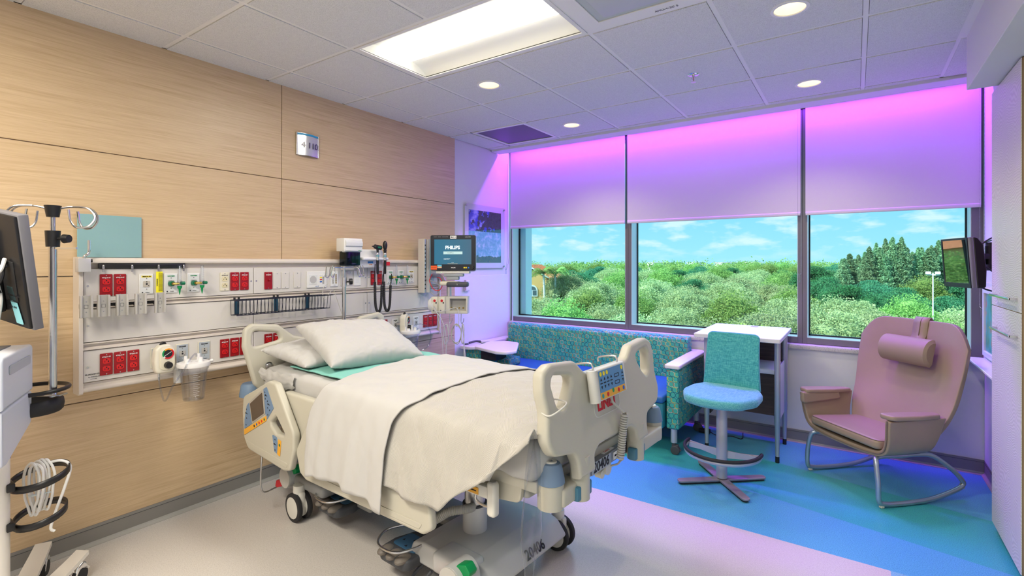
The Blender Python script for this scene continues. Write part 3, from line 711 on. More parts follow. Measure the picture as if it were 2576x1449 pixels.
g = G(); g.plate(rrect(-.063, -.034, -.002, .034, .003), .002, bev=.0007, axis='y-', off=.008); g.obj('speaker_frame', platewhite, t)
g = G(); g.plate(ellipse(-.0325, 0, .026, .026, 32), .0012, axis='y-', off=.0096); g.obj('speaker_grille', mat('speaker_mesh', (.50, .50, .50), .6, bump=.5, bscale=1500), t)
for k, (m, zz) in enumerate(((platewhite, .028), (inkyellow, .014), (inkred, -.001), (inkblue, -.016))): G().box(.022, .040, -.0095, -.0068, zz - .005, zz + .004, .0008, 1).obj('call_key', m, t)
G().box(.044, .058, -.012, -.006, .018, .034, .001, 1).obj('call_socket', platewhite, t); G().box(.044, .058, -.0082, -.0068, -.034, .016).obj('socket_strip', greyp, t, smooth=False)
text('nurse call', .007, (.0, -.0078, -.048), inkblue, t)
t = item('jack_plate', 'white plate with two columns of round jacks behind the pole hooks', 'wall plate', 2.3085, 1.3505)
plate_part(t, .065, .114, whitep, 'cover_plate', .006)
for i, (m, xx) in enumerate(((greyp, -.013), (bronze, .013))):
    g = G()
    for j in range(5): g.lathe([(0, .0), (.0045, 0), (.0062, .0022), (.0036, .003), (.003, .001), (0, .001)], 14, M=Matrix.Translation((xx, -.006, -.030 + j * .0145)) @ Matrix.Rotation(PI / 2, 4, 'X'))
    g.obj('jack_column', m, t)
text('contact', .006, (.0, -.0066, -.047), inkgrey, t)
# cord plugged in the call panel that loops over the basket to the bed
t = thing('call_cord', 'grey cord from nurse call panel looping over black wire basket down to bed', 'cord', (-3.19, 2.215, 1.375), 0)
g = G(); P = [(-3.188, 2.213, 1.375), (-3.165, 2.222, 1.378), (-3.15, 2.235, 1.368), (-3.14, 2.222, 1.33), (-3.13, 2.17, 1.29), (-3.10, 2.145, 1.26), (-3.085, 2.140, 1.23), (-3.08, 2.152, 1.213), (-3.085, 2.17, 1.222), (-3.10, 2.20, 1.25), (-3.12, 2.235, 1.27), (-3.12, 2.253, 1.262), (-3.08, 2.262, 1.17), (-3.03, 2.27, 1.05), (-3.02, 2.27, .93)]
g.tube([Vector(p) - Vector((-3.19, 2.215, 1.375)) for p in catmull(P, 8)], .0024, 8); g.obj('cord', mat('call_cord_grey', (.52, .51, .47), .45), t)
G().box(-.012, .004, -.008, .008, -.008, .006, .002).obj('cord_plug', whitep, t)
# charger brackets on the rail
gB = 'grey pump brackets on the accessory rail'
lab = ['first grey device bracket at the left end of the rail', 'second grey device bracket from the left end of the rail', 'middle one of the five grey device brackets', 'fourth grey device bracket, below the medical air outlet', 'grey device bracket at the right end, below the yellow tag']
def bracket(y, label):
    t = item('device_bracket', label, 'bracket', y, 1.2535, gB, x=-3.120)
    G().plate(rrect(-.026, -.055, .026, .055, .002), .006, bev=.001, axis='y-').obj('bracket_plate', greyp, t)
    for s in (-1, 1): g = G(); g.box(s * .021 - .005, s * .021 + .005, -.014, .002, -.055, .055, .003, 2); g.obj('bracket_flange', mat('bracket_flange_grey', (.47, .455, .43), .4), t)
    G().box(-.012, .012, .003, .060, -.012, .010, .001, 1).obj('rail_clamp', blackp, t)
    screws(t, [(0, .024), (0, -.028)], -.003); g = G(); g.plate(rrect(-.008, -.009, .008, .009, .003), .0006, holes=[rrect(-.007, -.008, .007, .008, .002)], axis='y-', off=.0034); g.obj('embossed_mark', darkgrey, t)
    return t
for y, l in zip((.8335, .9025, .9795, 1.0605, 1.1505), lab): bracket(y, l)
g = G(); g.box(.835, 1.20, -.082, -.062, 1.2465, 1.258, .001, 1); o = g.obj('rail_insert', blackp, hw)
# black strip with tube clips
t = thing('clip_rail', 'long black rail strip under the unit top edge carrying four chrome clips', 'rail', (XP, 1.1035, 1.4535), W90)
G().box(-.2005, .2005, -.012, .004, -.0125, .0135, .003, 2).obj('rail_strip', blackp, t)
gC = 'small chrome clips on the black strip'
for y, l in ((.921, 'chrome clip nearest the left end of the black strip'), (1.045, 'second chrome clip on the black strip'), (1.168, 'chrome clip holding the yellow warning tag'), (1.293, 'chrome clip at the right end of the black strip')):
    t = item('chrome_clip', l, 'clip', y, 1.4405, gC, x=XP + .013)
    g = G(); g.sphere((0, -.004, .014), .0055, seg=10); g.box(-.0055, .0055, -.007, -.001, -.003, .012, .001, 1); g.obj('clip_head', steel, t)
    G().box(-.0045, .0045, -.006, .001, -.0185, -.004, .001, 1).obj('clip_jaw', steel, t)
t = item('warning_tag', 'yellow warning tag with black print hanging from a chrome clip', 'tag', 1.1735, 1.363, x=XP + .011)
G().box(-.0160, .0160, -.0006, .0004, -.062, .058).obj('tag_card', mat('tag_yellow', (.92, .83, .02), .5), t, smooth=False)
text('WARNING', .0085, (-.0105, -.0009, -.002), ink, t, rot=(PI / 2, -PI / 2, 0), bold=.0002)
random.seed(3)
for k in range(5): text('call the service desk before use ' * 2, .0040, (-.003 + k * .0042, -.0009, 0), ink, t, rot=(PI / 2, -PI / 2, 0), name='tag_print')
# bracket arm at the upper left corner
t = thing('pole_bracket', 'square white clamp box with upright chrome peg at upper left corner of unit', 'bracket', (XP, .836, 1.458), W90)
G().box(-.027, .023, -.062, -.008, -.034, .034, .003, 2).obj('clamp_box', mat('light_grey_metal', (.60, .60, .62), .35, .2), t)
G().tube(catmull([(.004, -.03, .034), (.006, -.03, .045), (.018, -.03, .055), (.024, -.03, .072), (.024, -.03, .125)], 6), .0065, 12).obj('chrome_peg', chrome, t)
G().tube([(.023, -.035, .022), (.034, -.035, .022)], [.004, .009], 12).obj('lock_knob', blackp, t)
# flow meters
def flowmeter(y, z, label):
    t = item('oxygen_flowmeter', label, 'flowmeter', y, z, 'green and clear oxygen flowmeters', x=XP + .010)
    g = G(); g.cyl((-.002, 0, 0), (-.002, -.024, 0), .0155, 20, .0135); g.obj('green_collar', green, t)
    g = G(); g.cyl((-.002, -.024, 0), (-.002, -.034, 0), .008, 14); g.cyl((-.002, -.032, 0), (.024, -.046, 0), .007, 12); g.obj('valve_stem', bronze, t)
    g = G(); g.cyl((.024, -.046, .018), (.024, -.046, -.014), .0125, 16); g.obj('clear_block', clearp2, t)
    g = G(); g.cyl((.024, -.046, -.012), (.024, -.046, -.027), .0125, 12, .011); g.cyl((.024, -.046, -.027), (.024, -.046, -.046), .006, 12, .0045); g.cyl((.024, -.046, -.046), (.024, -.046, -.062), .0045, 10, .0018); g.obj('hose_barb', brgreen, t)
    g = G(); g.cyl((.030, -.046, .002), (.050, -.046, .002), .0105, 16, .0095); g.obj('control_knob', green, t)
    g = G(); g.cyl((.024, -.046, .018), (.024, -.046, .105), .0108, 18, .0095); g.obj('flow_tube', clearp, t)
    g = G(); g.cyl((.024, -.046, .02), (.024, -.046, .100), .0028, 8); g.obj('inner_tube', mat('frosted_tube', (.75, .8, .85), .3, alpha=.6), t)
    g = G()
    for k in range(12): g.box(.018, .030 if k % 2 else .026, -.0572, -.0566, .028 + k * .0055, .0288 + k * .0055)
    g.obj('scale_marks', inkwhite, t, smooth=False)
    return t
flowmeter(1.2325, 1.352, 'flowmeter on the first oxygen outlet beside the yellow tag')
flowmeter(1.350, 1.352, 'flowmeter standing alone on the second oxygen outlet from the left')
flowmeter(2.851, 1.349, 'flowmeter right beside the black coiled cords')
flowmeter(2.970, 1.349, 'flowmeter on the outlet left of the far medical air plate')
# suction regulators and canisters
def regulator(y, z, label, rz=0, x=XP):
    t = item('suction_regulator', label, 'suction regulator', y, z, 'cream suction regulators', x=x); t.rotation_euler.z += rz
    g = G(); g.cyl((-.01, -.008, .0), (-.01, -.045, .0), .014, 14); g.obj('wall_adapter', steel, t)
    out = fillet([(-.043, -.075), (.045, -.075), (.050, -.01), (.048, .055), (.025, .082), (-.022, .082), (-.046, .055), (-.050, -.01)], [.025, .025, .03, .03, .03, .03, .03, .03], 5)
    G().plate(out, .052, bev=.012, axis='y-', off=.070, res=3).obj('regulator_body', mat('regulator_cream', (.70, .67, .57), .4), t)
    G().plate(rrect(-.028, -.058, .044, .066, .032, 8), .006, bev=.002, axis='y-', off=.098).obj('front_bezel', creamp, t)
    cx, cz = .010, .032
    ga = G(); ga.plate(ellipse(cx, cz, .030, .030, 36), .004, bev=.001, axis='y-', off=.102); gauge = ga.obj('gauge_dial', whitep, t)
    cols = [(brgreen, 130, 215), (mat('dial_orange', (.85, .33, .02), .5), 50, 130), (red, -125, 50)]
    for m, a0, a1 in cols:
        pts = [(cx + .029 * math.cos(R(a)), cz + .029 * math.sin(R(a))) for a in np.linspace(a0, a1, 14)] + [(cx + .021 * math.cos(R(a)), cz + .021 * math.sin(R(a))) for a in np.linspace(a1, a0, 14)]
        G().plate(pts, .0006, axis='y-', off=.1045).obj('dial_band', m, gauge)
    G().plate(ellipse(cx, cz, .021, .021, 28), .0008, axis='y-', off=.1045).obj('dial_face', ink, gauge)
    G().box(-.022, .018, -.1062, -.1052, -.0008, .0008, M=Matrix.Translation((cx, 0, cz)) @ Matrix.Rotation(R(-32), 4, 'Y')).obj('dial_needle', inkwhite, gauge, smooth=False)
    G().cyl((.010, -.098, -.030), (.010, -.122, -.030), .020, 22, .017).obj('control_knob', blackp, t)
    g = G(); g.plate(fillet([(-.018, 0), (.018, 0), (.010, .016), (-.002, .018)], .003), .014, bev=.002, axis='y-', off=.072, M=Matrix.Translation((-.004, 0, .080))); g.obj('mode_lever', blackp, t)
    g = G(); g.cyl((-.022, -.07, -.073), (-.022, -.07, -.092), .0055, 10); g.cyl((-.022, -.07, -.092), (-.022, -.07, -.112), .0042, 10); g.obj('vacuum_port', steel, t)
    return t
def canister(y, z, label, x=-3.075):
    t = thing('suction_canister', label, 'suction canister', (x, y, z), W90, 'clear suction canisters')
    G().lathe([(0, 0), (.050, 0), (.0525, .004), (.068, .165), (.074, .170), (.076, .190), (.0735, .190), (.0715, .172), (.066, .168), (.0505, .006), (0, .004)], 40).obj('clear_jar', clearp, t)
    G().lathe([(.070, .186), (.081, .188), (.083, .197), (.081, .210), (.060, .214), (0, .216)], 40).obj('jar_lid', mat('milky_plastic', (.78, .78, .79), .35), t)
    for a, h, r in ((30, .035, .010), (140, .03, .010), (-60, .022, .014), (200, .018, .016)): G().cyl((.040 * math.cos(R(a)), .040 * math.sin(R(a)), .212), (.040 * math.cos(R(a)), .040 * math.sin(R(a)), .216 + h), r, 14, r * .8).obj('lid_port', mat('milky_plastic', (.78, .78, .79), .35), t)
    G().cyl((.078, 0, .200), (.100, 0, .205), .008, 12).obj('side_port', mat('milky_plastic', (.78, .78, .79), .35), t)
    g = G()
    for k in range(13):
        zz = .03 + k * .0105; rr = .0525 + (zz - .004) * .0965 + .0006
        for a in np.linspace(-112, -98 if k % 2 else -88, 5): g.box(-.003, .003, -.0003, .0003, -.0004, .0004, M=Matrix.Translation((rr * math.cos(R(a)), rr * math.sin(R(a)), zz)) @ Matrix.Rotation(R(a + 90), 4, 'Z'))
    g.obj('graduations', inkwhite, t, smooth=False)
    return t
regulator(1.171, .941, 'cream suction regulator with coloured gauge at lower left, beside the three red outlets')
canister(1.300, .700, 'clear suction canister with milky lid hanging at lower left of the headwall')
t = thing('canister_slide', 'small white slide bracket on the bottom bumper carrying the left canister', 'bracket', (-3.186, 1.256, .826), W90)
G().box(-.016, .016, -.040, 0, -.036, .040, .002, 2).obj('slide_plate', whitep, t); G().box(-.03, .06, -.058, -.040, .058 - .012, .058 + .002, .001, 1).obj('canister_ring', mat('milky_plastic', (.78, .78, .79), .35), t)
def hose(label, P, r=.0055):
    o = Vector(P[0]); t = thing('suction_tube', label, 'tubing', tuple(o), 0, 'clear suction tubes')
    G().tube([Vector(p) - o for p in catmull(P, 10)], r, 10).obj('tube', clearp2, t)
hose('clear tube looping from left regulator down and up to canister lid', [(-3.13, 1.149, .846), (-3.12, 1.150, .80), (-3.10, 1.155, .745), (-3.085, 1.158, .722), (-3.07, 1.166, .735), (-3.05, 1.185, .80), (-3.02, 1.225, .88), (-3.02, 1.26, .94), (-3.04, 1.295, .962), (-3.04, 1.300, .945)], .0045)
regulator(2.925, .955, 'cream suction regulator beyond the pillow, seen from its side', R(25))
canister(2.965, .690, 'clear suction canister beyond the pillow at the right of the headwall')
hose('clear tube curling right of the far suction canister', [(-3.05, 2.985, .945), (-3.0, 3.02, .955), (-2.97, 3.07, .92), (-2.97, 3.10, .85), (-2.98, 3.09, .78), (-3.0, 3.05, .74), (-3.03, 3.0, .73)], .0055)
# wire basket
t = thing('wire_basket', 'long narrow black wire basket hanging from the accessory rail', 'basket', (-3.185, 1.872, 1.21), W90)
L2, zt, zb = .325, .030, -.062
g = G()
def wire(p, r=.0022): g.tube(p, r, 6)
for y in (-.018, -.105): wire([(-L2 - (.02 if y < -.1 else 0), y, zt), (L2 + (.02 if y < -.1 else 0), y, zt)], .003)
for y in (-.022, -.092): wire([(-L2, y, zb), (L2, y, zb)], .0028)
n = 27
for k in range(n + 1):
    x = -L2 + 2 * L2 * k / n; wire([(x, -.018, zt), (x, -.022, zb), (x, -.092, zb), (x, -.105, zt)], .0017)
wire([(-L2, -.018, zt), (-L2, -.105, zt)], .003); wire([(L2, -.018, zt), (L2, -.105, zt)], .003)
g.obj('wire_frame', blackw, t)
for x in (-.285, -.03, .20):
    G().box(x - .014, x + .014, -.016, -.008, -.060, .028, .002, 1).obj('basket_hanger', mat('hanger_blue_black', (.01, .05, .09), .4), t)
    g = G()
    for s in (-1, 1): g.box(x + s * .013 - .003, x + s * .013 + .003, -.018, .0, .024, .045, .001, 1)
    g.obj('hanger_hook', blackp, t)
# probe cover dispenser
t = thing('probe_cover_dispenser', 'white topped dispenser with smoked teal body above the unit', 'dispenser', (-3.186, 2.405, 1.43), W90)
G().box(-.09, .075, -.10, -.004, .125, .222, .006, 3).obj('dispenser_top', whitep, t)
G().plate(fillet([(-.105, .130), (-.083, .118), (-.060, .118), (-.060, .222), (-.088, .222), (-.105, .205), (-.110, .19), (-.110, .165), (-.101, .160)], .004, 3), .150, bev=.002, axis='x', M=Matrix.Translation((-.005, .0, 0))).obj('dispenser_door', mat('dispenser_door_white', (.66, .67, .68), .35), t)
text('Welch', .010, (.045, -.1065, .131), inkgreen, t)
G().box(-.066, .066, -.088, -.006, .018, .124, .008, 3).obj('smoked_body', smoke, t)
for s in (-1, 1): G().tube([(s * .028, -.05, .024), (s * .028, -.05, .12)], .024, 16).obj('cover_stack', mat('deep_teal', (.0, .035, .055), .4), t)
G().box(-.05, .03, -.06, 0, -.012, .018, .003, 1).obj('dispenser_bracket', greigemetal, t)
# otoscope wall transformer with two handles
t = thing('diagnostic_wall_set', 'white wall transformer holding two black diagnostic handles', 'diagnostic set', (-3.186, 2.61, 1.49), W90)
G().plate(fillet([(-.125, -.060), (.105, -.060), (.112, -.030), (.112, .075), (.09, .085), (-.115, .085), (-.130, .07), (-.130, -.04)], .018, 5), .055, bev=.012, axis='y-', off=.028, res=3).obj('transformer_body', whitep, t)
G().box(-.12, .13, -.100, -.050, .0, .022, .009, 3).obj('handle_cradle', mat('cradle_white', (.74, .74, .78), .35), t)
G().box(-.045, .006, -.0575, -.0555, -.025, -.009).obj('blue_sticker', mat('sticker_blue', (.05, .25, .6), .5), t, smooth=False); G().box(-.045, .006, -.0575, -.0555, -.044, -.026).obj('white_sticker', paper, t, smooth=False); text('CH40', .014, (-.020, -.0580, -.035), mat('ink_orange', (.8, .2, .02), .5), t)
G().box(.085, .150, -.0885, -.0865, -.042, -.012).obj('red_sticker', red, t, smooth=False)
def handle(x, zt, label, kind):
    h = thing('otoscope' if kind == 'o' else 'ophthalmoscope', label, 'diagnostic handle', (-3.186 + .105, 2.61 + x, 1.49), W90)
    g = G(); g.lathe([(0, -.11), (.006, -.11), (.009, -.10), (.0105, -.03), (.011, .0)], 16); g.obj('coil_grip', blackp, h)
    G().lathe([(.011, .0), (.0105, .01), (.0105, .04), (.012, .045), (.012, .055), (.0105, .058)], 16).obj('battery_handle', alum, h)
    G().cyl((0, 0, .030), (0, 0, .036), .0135, 16).obj('blue_ring', mat('ring_teal', (.02, .3, .4), .4), h)
    if kind == 'o':
        g = G(); g.tube(catmull([(0, 0, .055), (0, 0, .085), (-.004, 0, .10)], 5), [.009, .009, .009, .0095, .010, .011, .012, .012, .012, .013, .013], 14); g.obj('scope_neck', blackp, h)
        g = G(); g.tube([(-.055, 0, .108), (-.048, 0, .108), (-.034, 0, .107), (-.028, 0, .107), (.030, 0, .097), (.034, 0, .096)], [.003, .004, .008, .017, .019, .016], 18); g.obj('scope_head', blackp, h)
        G().box(-.012, .02, -.020, -.0165, .094, .106).obj('scope_window', green, h, smooth=False)
    else:
        g = G(); g.cyl((0, 0, .055), (0, 0, .085), .010, 14, .014); g.sphere((0, 0, .118), .024, (.78, .8, 1.55), 16); g.obj('scope_head', blackp, h)
    return h
handle(.010, 0, 'black angled otoscope head on the left handle of the wall set', 'o'); handle(.085, 0, 'upright black ophthalmoscope on the right handle of the wall set', 'p')
def coil(label, x0, zt, x1, yw):
    t = thing('diagnostic_set_cord', label, 'coiled cord', (-3.12, yw, 1.40), 0, 'black coiled cords of the wall set')
    P = [(.035, x0, .02), (.03, x0 - .004, -.05)]; Q = [(.03, x0 - .004, -.08), (.03, x0 + .002, -.26), (.032, x0 + .028, -.315), (.034, x0 + .052, -.27), (.036, x0 + .060, -.11)]
    path = catmull(Q, 26); rr = [.0095 + .0016 * (k % 2) for k in range(len(path))]
    G().tube(path, rr, 10).obj('coil', blackm, t, ang=10)
    G().tube(catmull([(.035, x0 - .006, .06), (.03, x0 - .006, -.02), (.03, x0 - .004, -.08)]), .0035, 8).obj('cord_lead', blackp, t)
    G().tube(catmull([(.036, x0 + .060, -.11), (.036, x0 + .066, -.08), (.038, x0 + .068, -.03), (.030, x1, -.02)]), .0035, 8).obj('cord_lead', blackp, t)
coil('left black coiled cord hanging from the diagnostic wall set', .0, 0, .08, 2.605); coil('right black coiled cord hanging from the diagnostic wall set', .0, 0, .075, 2.695)
# upright channel and patient monitor
t = thing('mounting_channel', 'upright silver aluminium mounting channel behind the monitor arm', 'wall channel', (-3.190, 3.222, 1.205), W90)
G().plate([(-.045, 0), (-.045, -.045), (-.030, -.045), (-.026, -.020), (.026, -.020), (.030, -.045), (.045, -.045), (.045, 0)], .475, M=Matrix.Translation((0, -.010, .2375))).obj('channel_extrusion', alum, t, smooth=False)
G().box(-.060, -.045, -.075, -.004, 0, .475, .002, 1).obj('side_cover', mat('pale_beige_cover', (.60, .56, .52), .4), t)
g = G()
for k in range(12): g.box(-.006, .006, -.034, -.0302, .03 + k * .035, .042 + k * .035)
g.obj('channel_slots', blackp, t, smooth=False)
MC = Vector((-2.855, 3.253, 0)); MR = math.atan(864 / FPX) - R(5)      # the monitor faces the bed foot
t = thing('patient_monitor', 'black framed patient monitor with a start screen on a wall arm', 'monitor', (MC.x, MC.y, 1.555), MR)
G().box(-.200, .188, .008, .095, -.160, .148, .014, 4).obj('monitor_housing', mat('monitor_cream', (.66, .65, .61), .35), t)
G().plate(rrect(-.197, -.152, .197, .152, .014, 5), .020, bev=.004, axis='y-').obj('monitor_bezel', mat('bezel_black', (.008, .012, .022), .25), t)
scm = mat('start_screen', (.01, .05, .09), .15, emit=(.020, .115, .19), estr=1.0); q = NB(scm); xx = q.xyz(q.obj())
q.l(q.ramp(q.m_('MULTIPLY_ADD', xx[0], 2.6, .5), [(0, (.004, .115, .20)), (.6, (.022, .10, .155)), (1, (.05, .085, .13))]), q.b.inputs['Emission Color'])
G().box(-.163, .160, -.0108, -.0101, -.098, .116).obj('screen', scm, t, smooth=False)
wh = mat('screen_white', (.6, .7, .7), .4, emit=(.62, .75, .74), estr=1)
text('PHILIPS', .040, (-.003, -.0114, .045), wh, t, 'screen_lettering', bold=.0012, ext=.0003)
G().box(-.083, .083, -.0116, -.0108, -.012, .012, .0002, 1).obj('screen_button', mat('screen_button', (.3, .4, .4), .4, emit=(.26, .40, .40), estr=1), t); text('IntelliVue', .014, (-.02, -.0121, 0), mat('screen_dark', (.03, .1, .12), .5), t, 'screen_lettering', ext=.0002)
text('Copyright 2008-2014\nAll rights reserved', .0065, (-.08, -.0112, -.052), wh, t, 'screen_lettering', align='LEFT', ext=.0002); text('Service', .007, (-.002, -.0112, -.085), wh, t, 'screen_lettering', ext=.0002)
text('Press any key or touch screen to continue', .0050, (-.002, -.0112, -.093), mat('screen_amber', (.6, .4, .1), .5, emit=(.7, .45, .15), estr=1), t, 'screen_lettering', ext=.0002)
text('PHILIPS', .012, (.003, -.0104, -.128), inkwhite, t, 'bezel_lettering', bold=.0002)
G().box(-.024, .030, -.0112, -.0101, .122, .148).obj('name_label', paper, t, smooth=False); text('Mx4110', .0135, (.003, -.0114, .135), ink, t, 'bezel_lettering', bold=.0003)
text('IntelliVue MX800', .007, (.13, -.0104, .136), inkwhite, t, 'bezel_lettering')
for x in (-.155, -.118, -.082, -.056): G().box(x - .014, x + .014, -.0106, -.0101, .1365, .1395).obj('alarm_bar', inkgrey, t, smooth=False)
G().box(-.194, -.140, -.0112, -.0101, -.144, -.110).obj('orange_label', mat('label_orange', (.9, .12, .02), .5), t, smooth=False); text('BATTERY', .010, (-.167, -.0114, -.127), mat('ink_brown', (.25, .03, .01), .5), t, 'bezel_lettering')
G().box(-.136, -.098, -.0112, -.0101, -.130, -.117).obj('peach_label', mat('label_peach', (.85, .55, .35), .5), t, smooth=False); G().box(-.136, -.098, -.0112, -.0101, -.116, -.103).obj('cyan_label', mat('label_cyan', (.1, .55, .75), .5), t, smooth=False)
for x, m in ((.099, inkyellow), (.115, inkyellow), (.136, mat('key_blue', (.02, .2, .7), .4))): G().plate(rrect(x - .006, -.133, x + .006, -.121, .003), .002, bev=.0004, axis='y-', off=.0108).obj('soft_key', m, t)
G().cyl((.170, -.010, -.126), (.170, -.026, -.126), .0145, 22, .0125).obj('rotary_knob', blackp, t)
G().box(-.150, .140, -.004, .080, -.178, -.158, .003, 2).obj('base_module', mat('monitor_cream', (.66, .65, .61), .35), t); G().box(-.105, -.101, -.0048, -.004, -.170, -.167).obj('power_light', mat('led_green', (.1, .8, .2), .4, emit=(.2, 1, .3), estr=2), t, smooth=False)
g = G(); g.box(-.085, .085, .0, .075, -.205, -.180, .006, 2); g.box(-.060, .045, .005, .07, -.235, -.203, .008, 2); g.obj('tilt_mount', mat('mount_grey', (.33, .36, .40), .4), t)
g = G(); g.box(-.115, .045, -.03, .12, -.282, -.245, .015, 4); g.obj('mount_arm_cover', creamp, t)
G().box(-.050, .135, -.055, .03, -.292, -.250, .014, 4).obj('handle_bar', darkgrey, t); text('2', .016, (.045, -.0555, -.270), inkwhite, t, 'bezel_lettering')
g = G(); g.tube(catmull([(-.09, .05, -.26), (-.16, .20, -.21), (-.30, .33, -.20)], 6), .022, 12); g.obj('wall_arm', alum, t)
G().cyl((-.045, .04, -.245), (-.045, .04, -.400), .021, 18).obj('module_post', alum, t)
t2 = thing('module_rack', 'cream module rack below the monitor with two plugged parameter modules', 'monitor rack', (MC.x, MC.y, 1.105), MR)
g = G()
g.plate([(-.105, -.075), (.125, -.075), (.125, .075), (-.105, .075)], .10, holes=[[(-.030, -.050), (.110, -.050), (.110, .055), (-.030, .055)]], bev=.004, axis='y-', off=-.05); g.obj('rack_housing', mat('rack_cream', (.60, .58, .50), .4), t2)
G().box(-.035, .112, .060, .064, -.052, .058).obj('rack_back', greyp, t2, smooth=False)
g = G()
for x in (-.022, .008, .042, .078): g.lathe([(0, 0), (.004, 0), (.005, .004), (.0075, .004), (.0075, .0), (0, .0)], 14, M=Matrix.Translation((x, .058, -.028)) @ Matrix.Rotation(PI / 2, 4, 'X'))
g.obj('rack_contacts', bronze, t2)
G().box(-.150, -.105, -.020, .10, -.065, .065, .004, 2).obj('module_carrier', mat('rack_cream', (.60, .58, .50), .4), t2)
for x in (-.155, -.092):
    mo = G().box(x - .028, x + .026, -.034, .06, -.072, .072, .003, 2).obj('parameter_module', mat('module_cream', (.66, .63, .52), .4), t2)
    G().cyl((x, -.034, .040), (x, -.037, .040), .011, 16).obj('module_button', inkred, mo); G().cyl((x + .014, -.034, .022), (x + .014, -.038, .022), .006, 12).obj('module_port', ink, mo)
    G().cyl((x - .010, -.034, -.045), (x - .010, -.037, -.045), .006, 12).obj('module_port', inkgrey, mo)
g = G(); g.tube([(-.215, .02, .0), (-.19, .015, .0), (-.16, .01, .0)], [.045, .066, .07], 20, flat=(1, .7)); g.obj('module_end', whitep, t2)
for x in (-.03, .07): g = G(); g.tube(catmull([(x, 0, -.075), (x, -.005, -.14), (x + .012, -.02, -.155), (x + .024, -.022, -.135), (x + .026, -.022, -.110)], 6), .003, 8); g.obj('cable_hook', steel, t2)
# hanging leads
def cable(label, P, r=.0035, m=None, parts=()):
    o = Vector(P[0]); t = thing('monitor_cable', label, 'cable', tuple(o), 0, 'grey cables hanging from the modules')
    G().tube([Vector(p) - o for p in catmull(P, 8)], r, 8).obj('cable', m or mat('cable_grey', (.55, .55, .54), .45), t)
    return t, o
def ML(x, y, z):     # a point in the monitor's frame to world
    c, s = math.cos(MR), math.sin(MR); return (MC.x + c * x - s * y, MC.y + s * x + c * y, z)
def loops(cx, cz, rx, rz, n, y, seed):
    random.seed(seed); P = []
    for i in range(n * 8):
        a = i * PI / 4 + .3; P.append(ML(cx + rx * math.cos(a) * random.uniform(.8, 1.05), y + random.uniform(-.012, .012), cz + rz * math.sin(a) * random.uniform(.85, 1.05)))
    return P
cable('longest grey cable that drops from the modules and swings back up to the rack', [ML(-.158, -.04, 1.10), ML(-.14, -.08, 1.07), ML(-.08, -.08, .98), ML(-.05, -.06, .84), ML(-.05, -.05, .62), ML(-.02, -.05, .51), ML(.05, -.05, .49), ML(.11, -.04, .58), ML(.10, -.03, .80), ML(.085, -.02, .93)], .0038)
cable('thin cable hanging straight down to a small connector', [ML(-.15, -.04, 1.085), ML(-.12, -.07, 1.02), ML(-.085, -.06, .85), ML(-.075, -.05, .60), ML(-.075, -.05, .40)], .003)
cable('grey cable arched across the open rack front', [ML(-.15, -.04, 1.09), ML(-.13, -.07, 1.055), ML(-.05, -.05, 1.065), ML(.02, -.03, 1.085), ML(.05, -.03, 1.06), ML(.055, -.03, .96), ML(.03, -.03, .92)], .003)
cable('coil of grey cable looped on the left rack hook', loops(-.055, .86, .022, .09, 3, -.035, 1) + [ML(-.02, -.04, .96)], .0032)
cable('coil of grey cable looped below the middle of the rack', loops(.035, .86, .045, .085, 4, -.03, 2), .003, mat('cable_khaki', (.42, .42, .36), .45))
cable('bundle of grey cable on the right rack hook with long drop', loops(.090, .86, .014, .085, 3, -.035, 5) + [ML(.10, -.04, .75), ML(.105, -.04, .60), ML(.10, -.04, .36)], .0032)
t = thing('red_data_cord', 'red cord looping below the back of the monitor', 'cord', ML(-.20, .06, 1.37), 0, None); o = Vector(ML(-.20, .06, 1.37))
G().tube([Vector(p) - o for p in catmull([ML(-.20, .06, 1.37), ML(-.215, .03, 1.31), ML(-.17, .0, 1.24), ML(-.12, 0, 1.235), ML(-.095, .0, 1.28), ML(-.12, .02, 1.335), ML(-.15, .04, 1.34)], 8)], .0035, 8).obj('cord', inkred, t)
t = thing('power_plug', 'clear and grey plug in the red outlet left of the mounting channel', 'plug', (-3.192, 3.205, 1.320), 0)
g = G(); g.cyl((.0, 0, 0), (.03, .004, 0), .017, 16, .012); g.cyl((.03, .004, 0), (.055, .02, -.004), .008, 12, .005); g.obj('plug_body', clearp2, t)
G().tube(catmull([(.05, .015, -.002), (.10, .04, -.015), (.13, .07, -.035), (.15, .09, -.08), (.12, .06, -.14), (.05, .06, -.10)], 8), .004, 8).obj('plug_cord', mat('cord_light_grey', (.5, .5, .52), .4), t)
# wall things right of the unit
t = thing('wall_switch_box', 'narrow white switch and thermostat plate on the painted wall below the monitor', 'switch plate', (XL, 3.905, 1.235), W90)
G().box(-.012, -.004, -.03, -.001, -.045, .06, .002, 1).obj('side_cover', mat('pinkish_plastic', (.6, .52, .55), .4), t); G().box(-.001, .075, -.008, -.001, -.055, .055, .002, 1).obj('cover_plate', whitep, t)
for z in (-.038, .038): G().box(.010, .066, -.011, -.007, z - .012, z + .012, .001, 1).obj('push_plate', platewhite, t)
G().box(.028, .048, -.013, -.007, -.004, .004, .001, 1).obj('slider_knob', inkgrey, t)
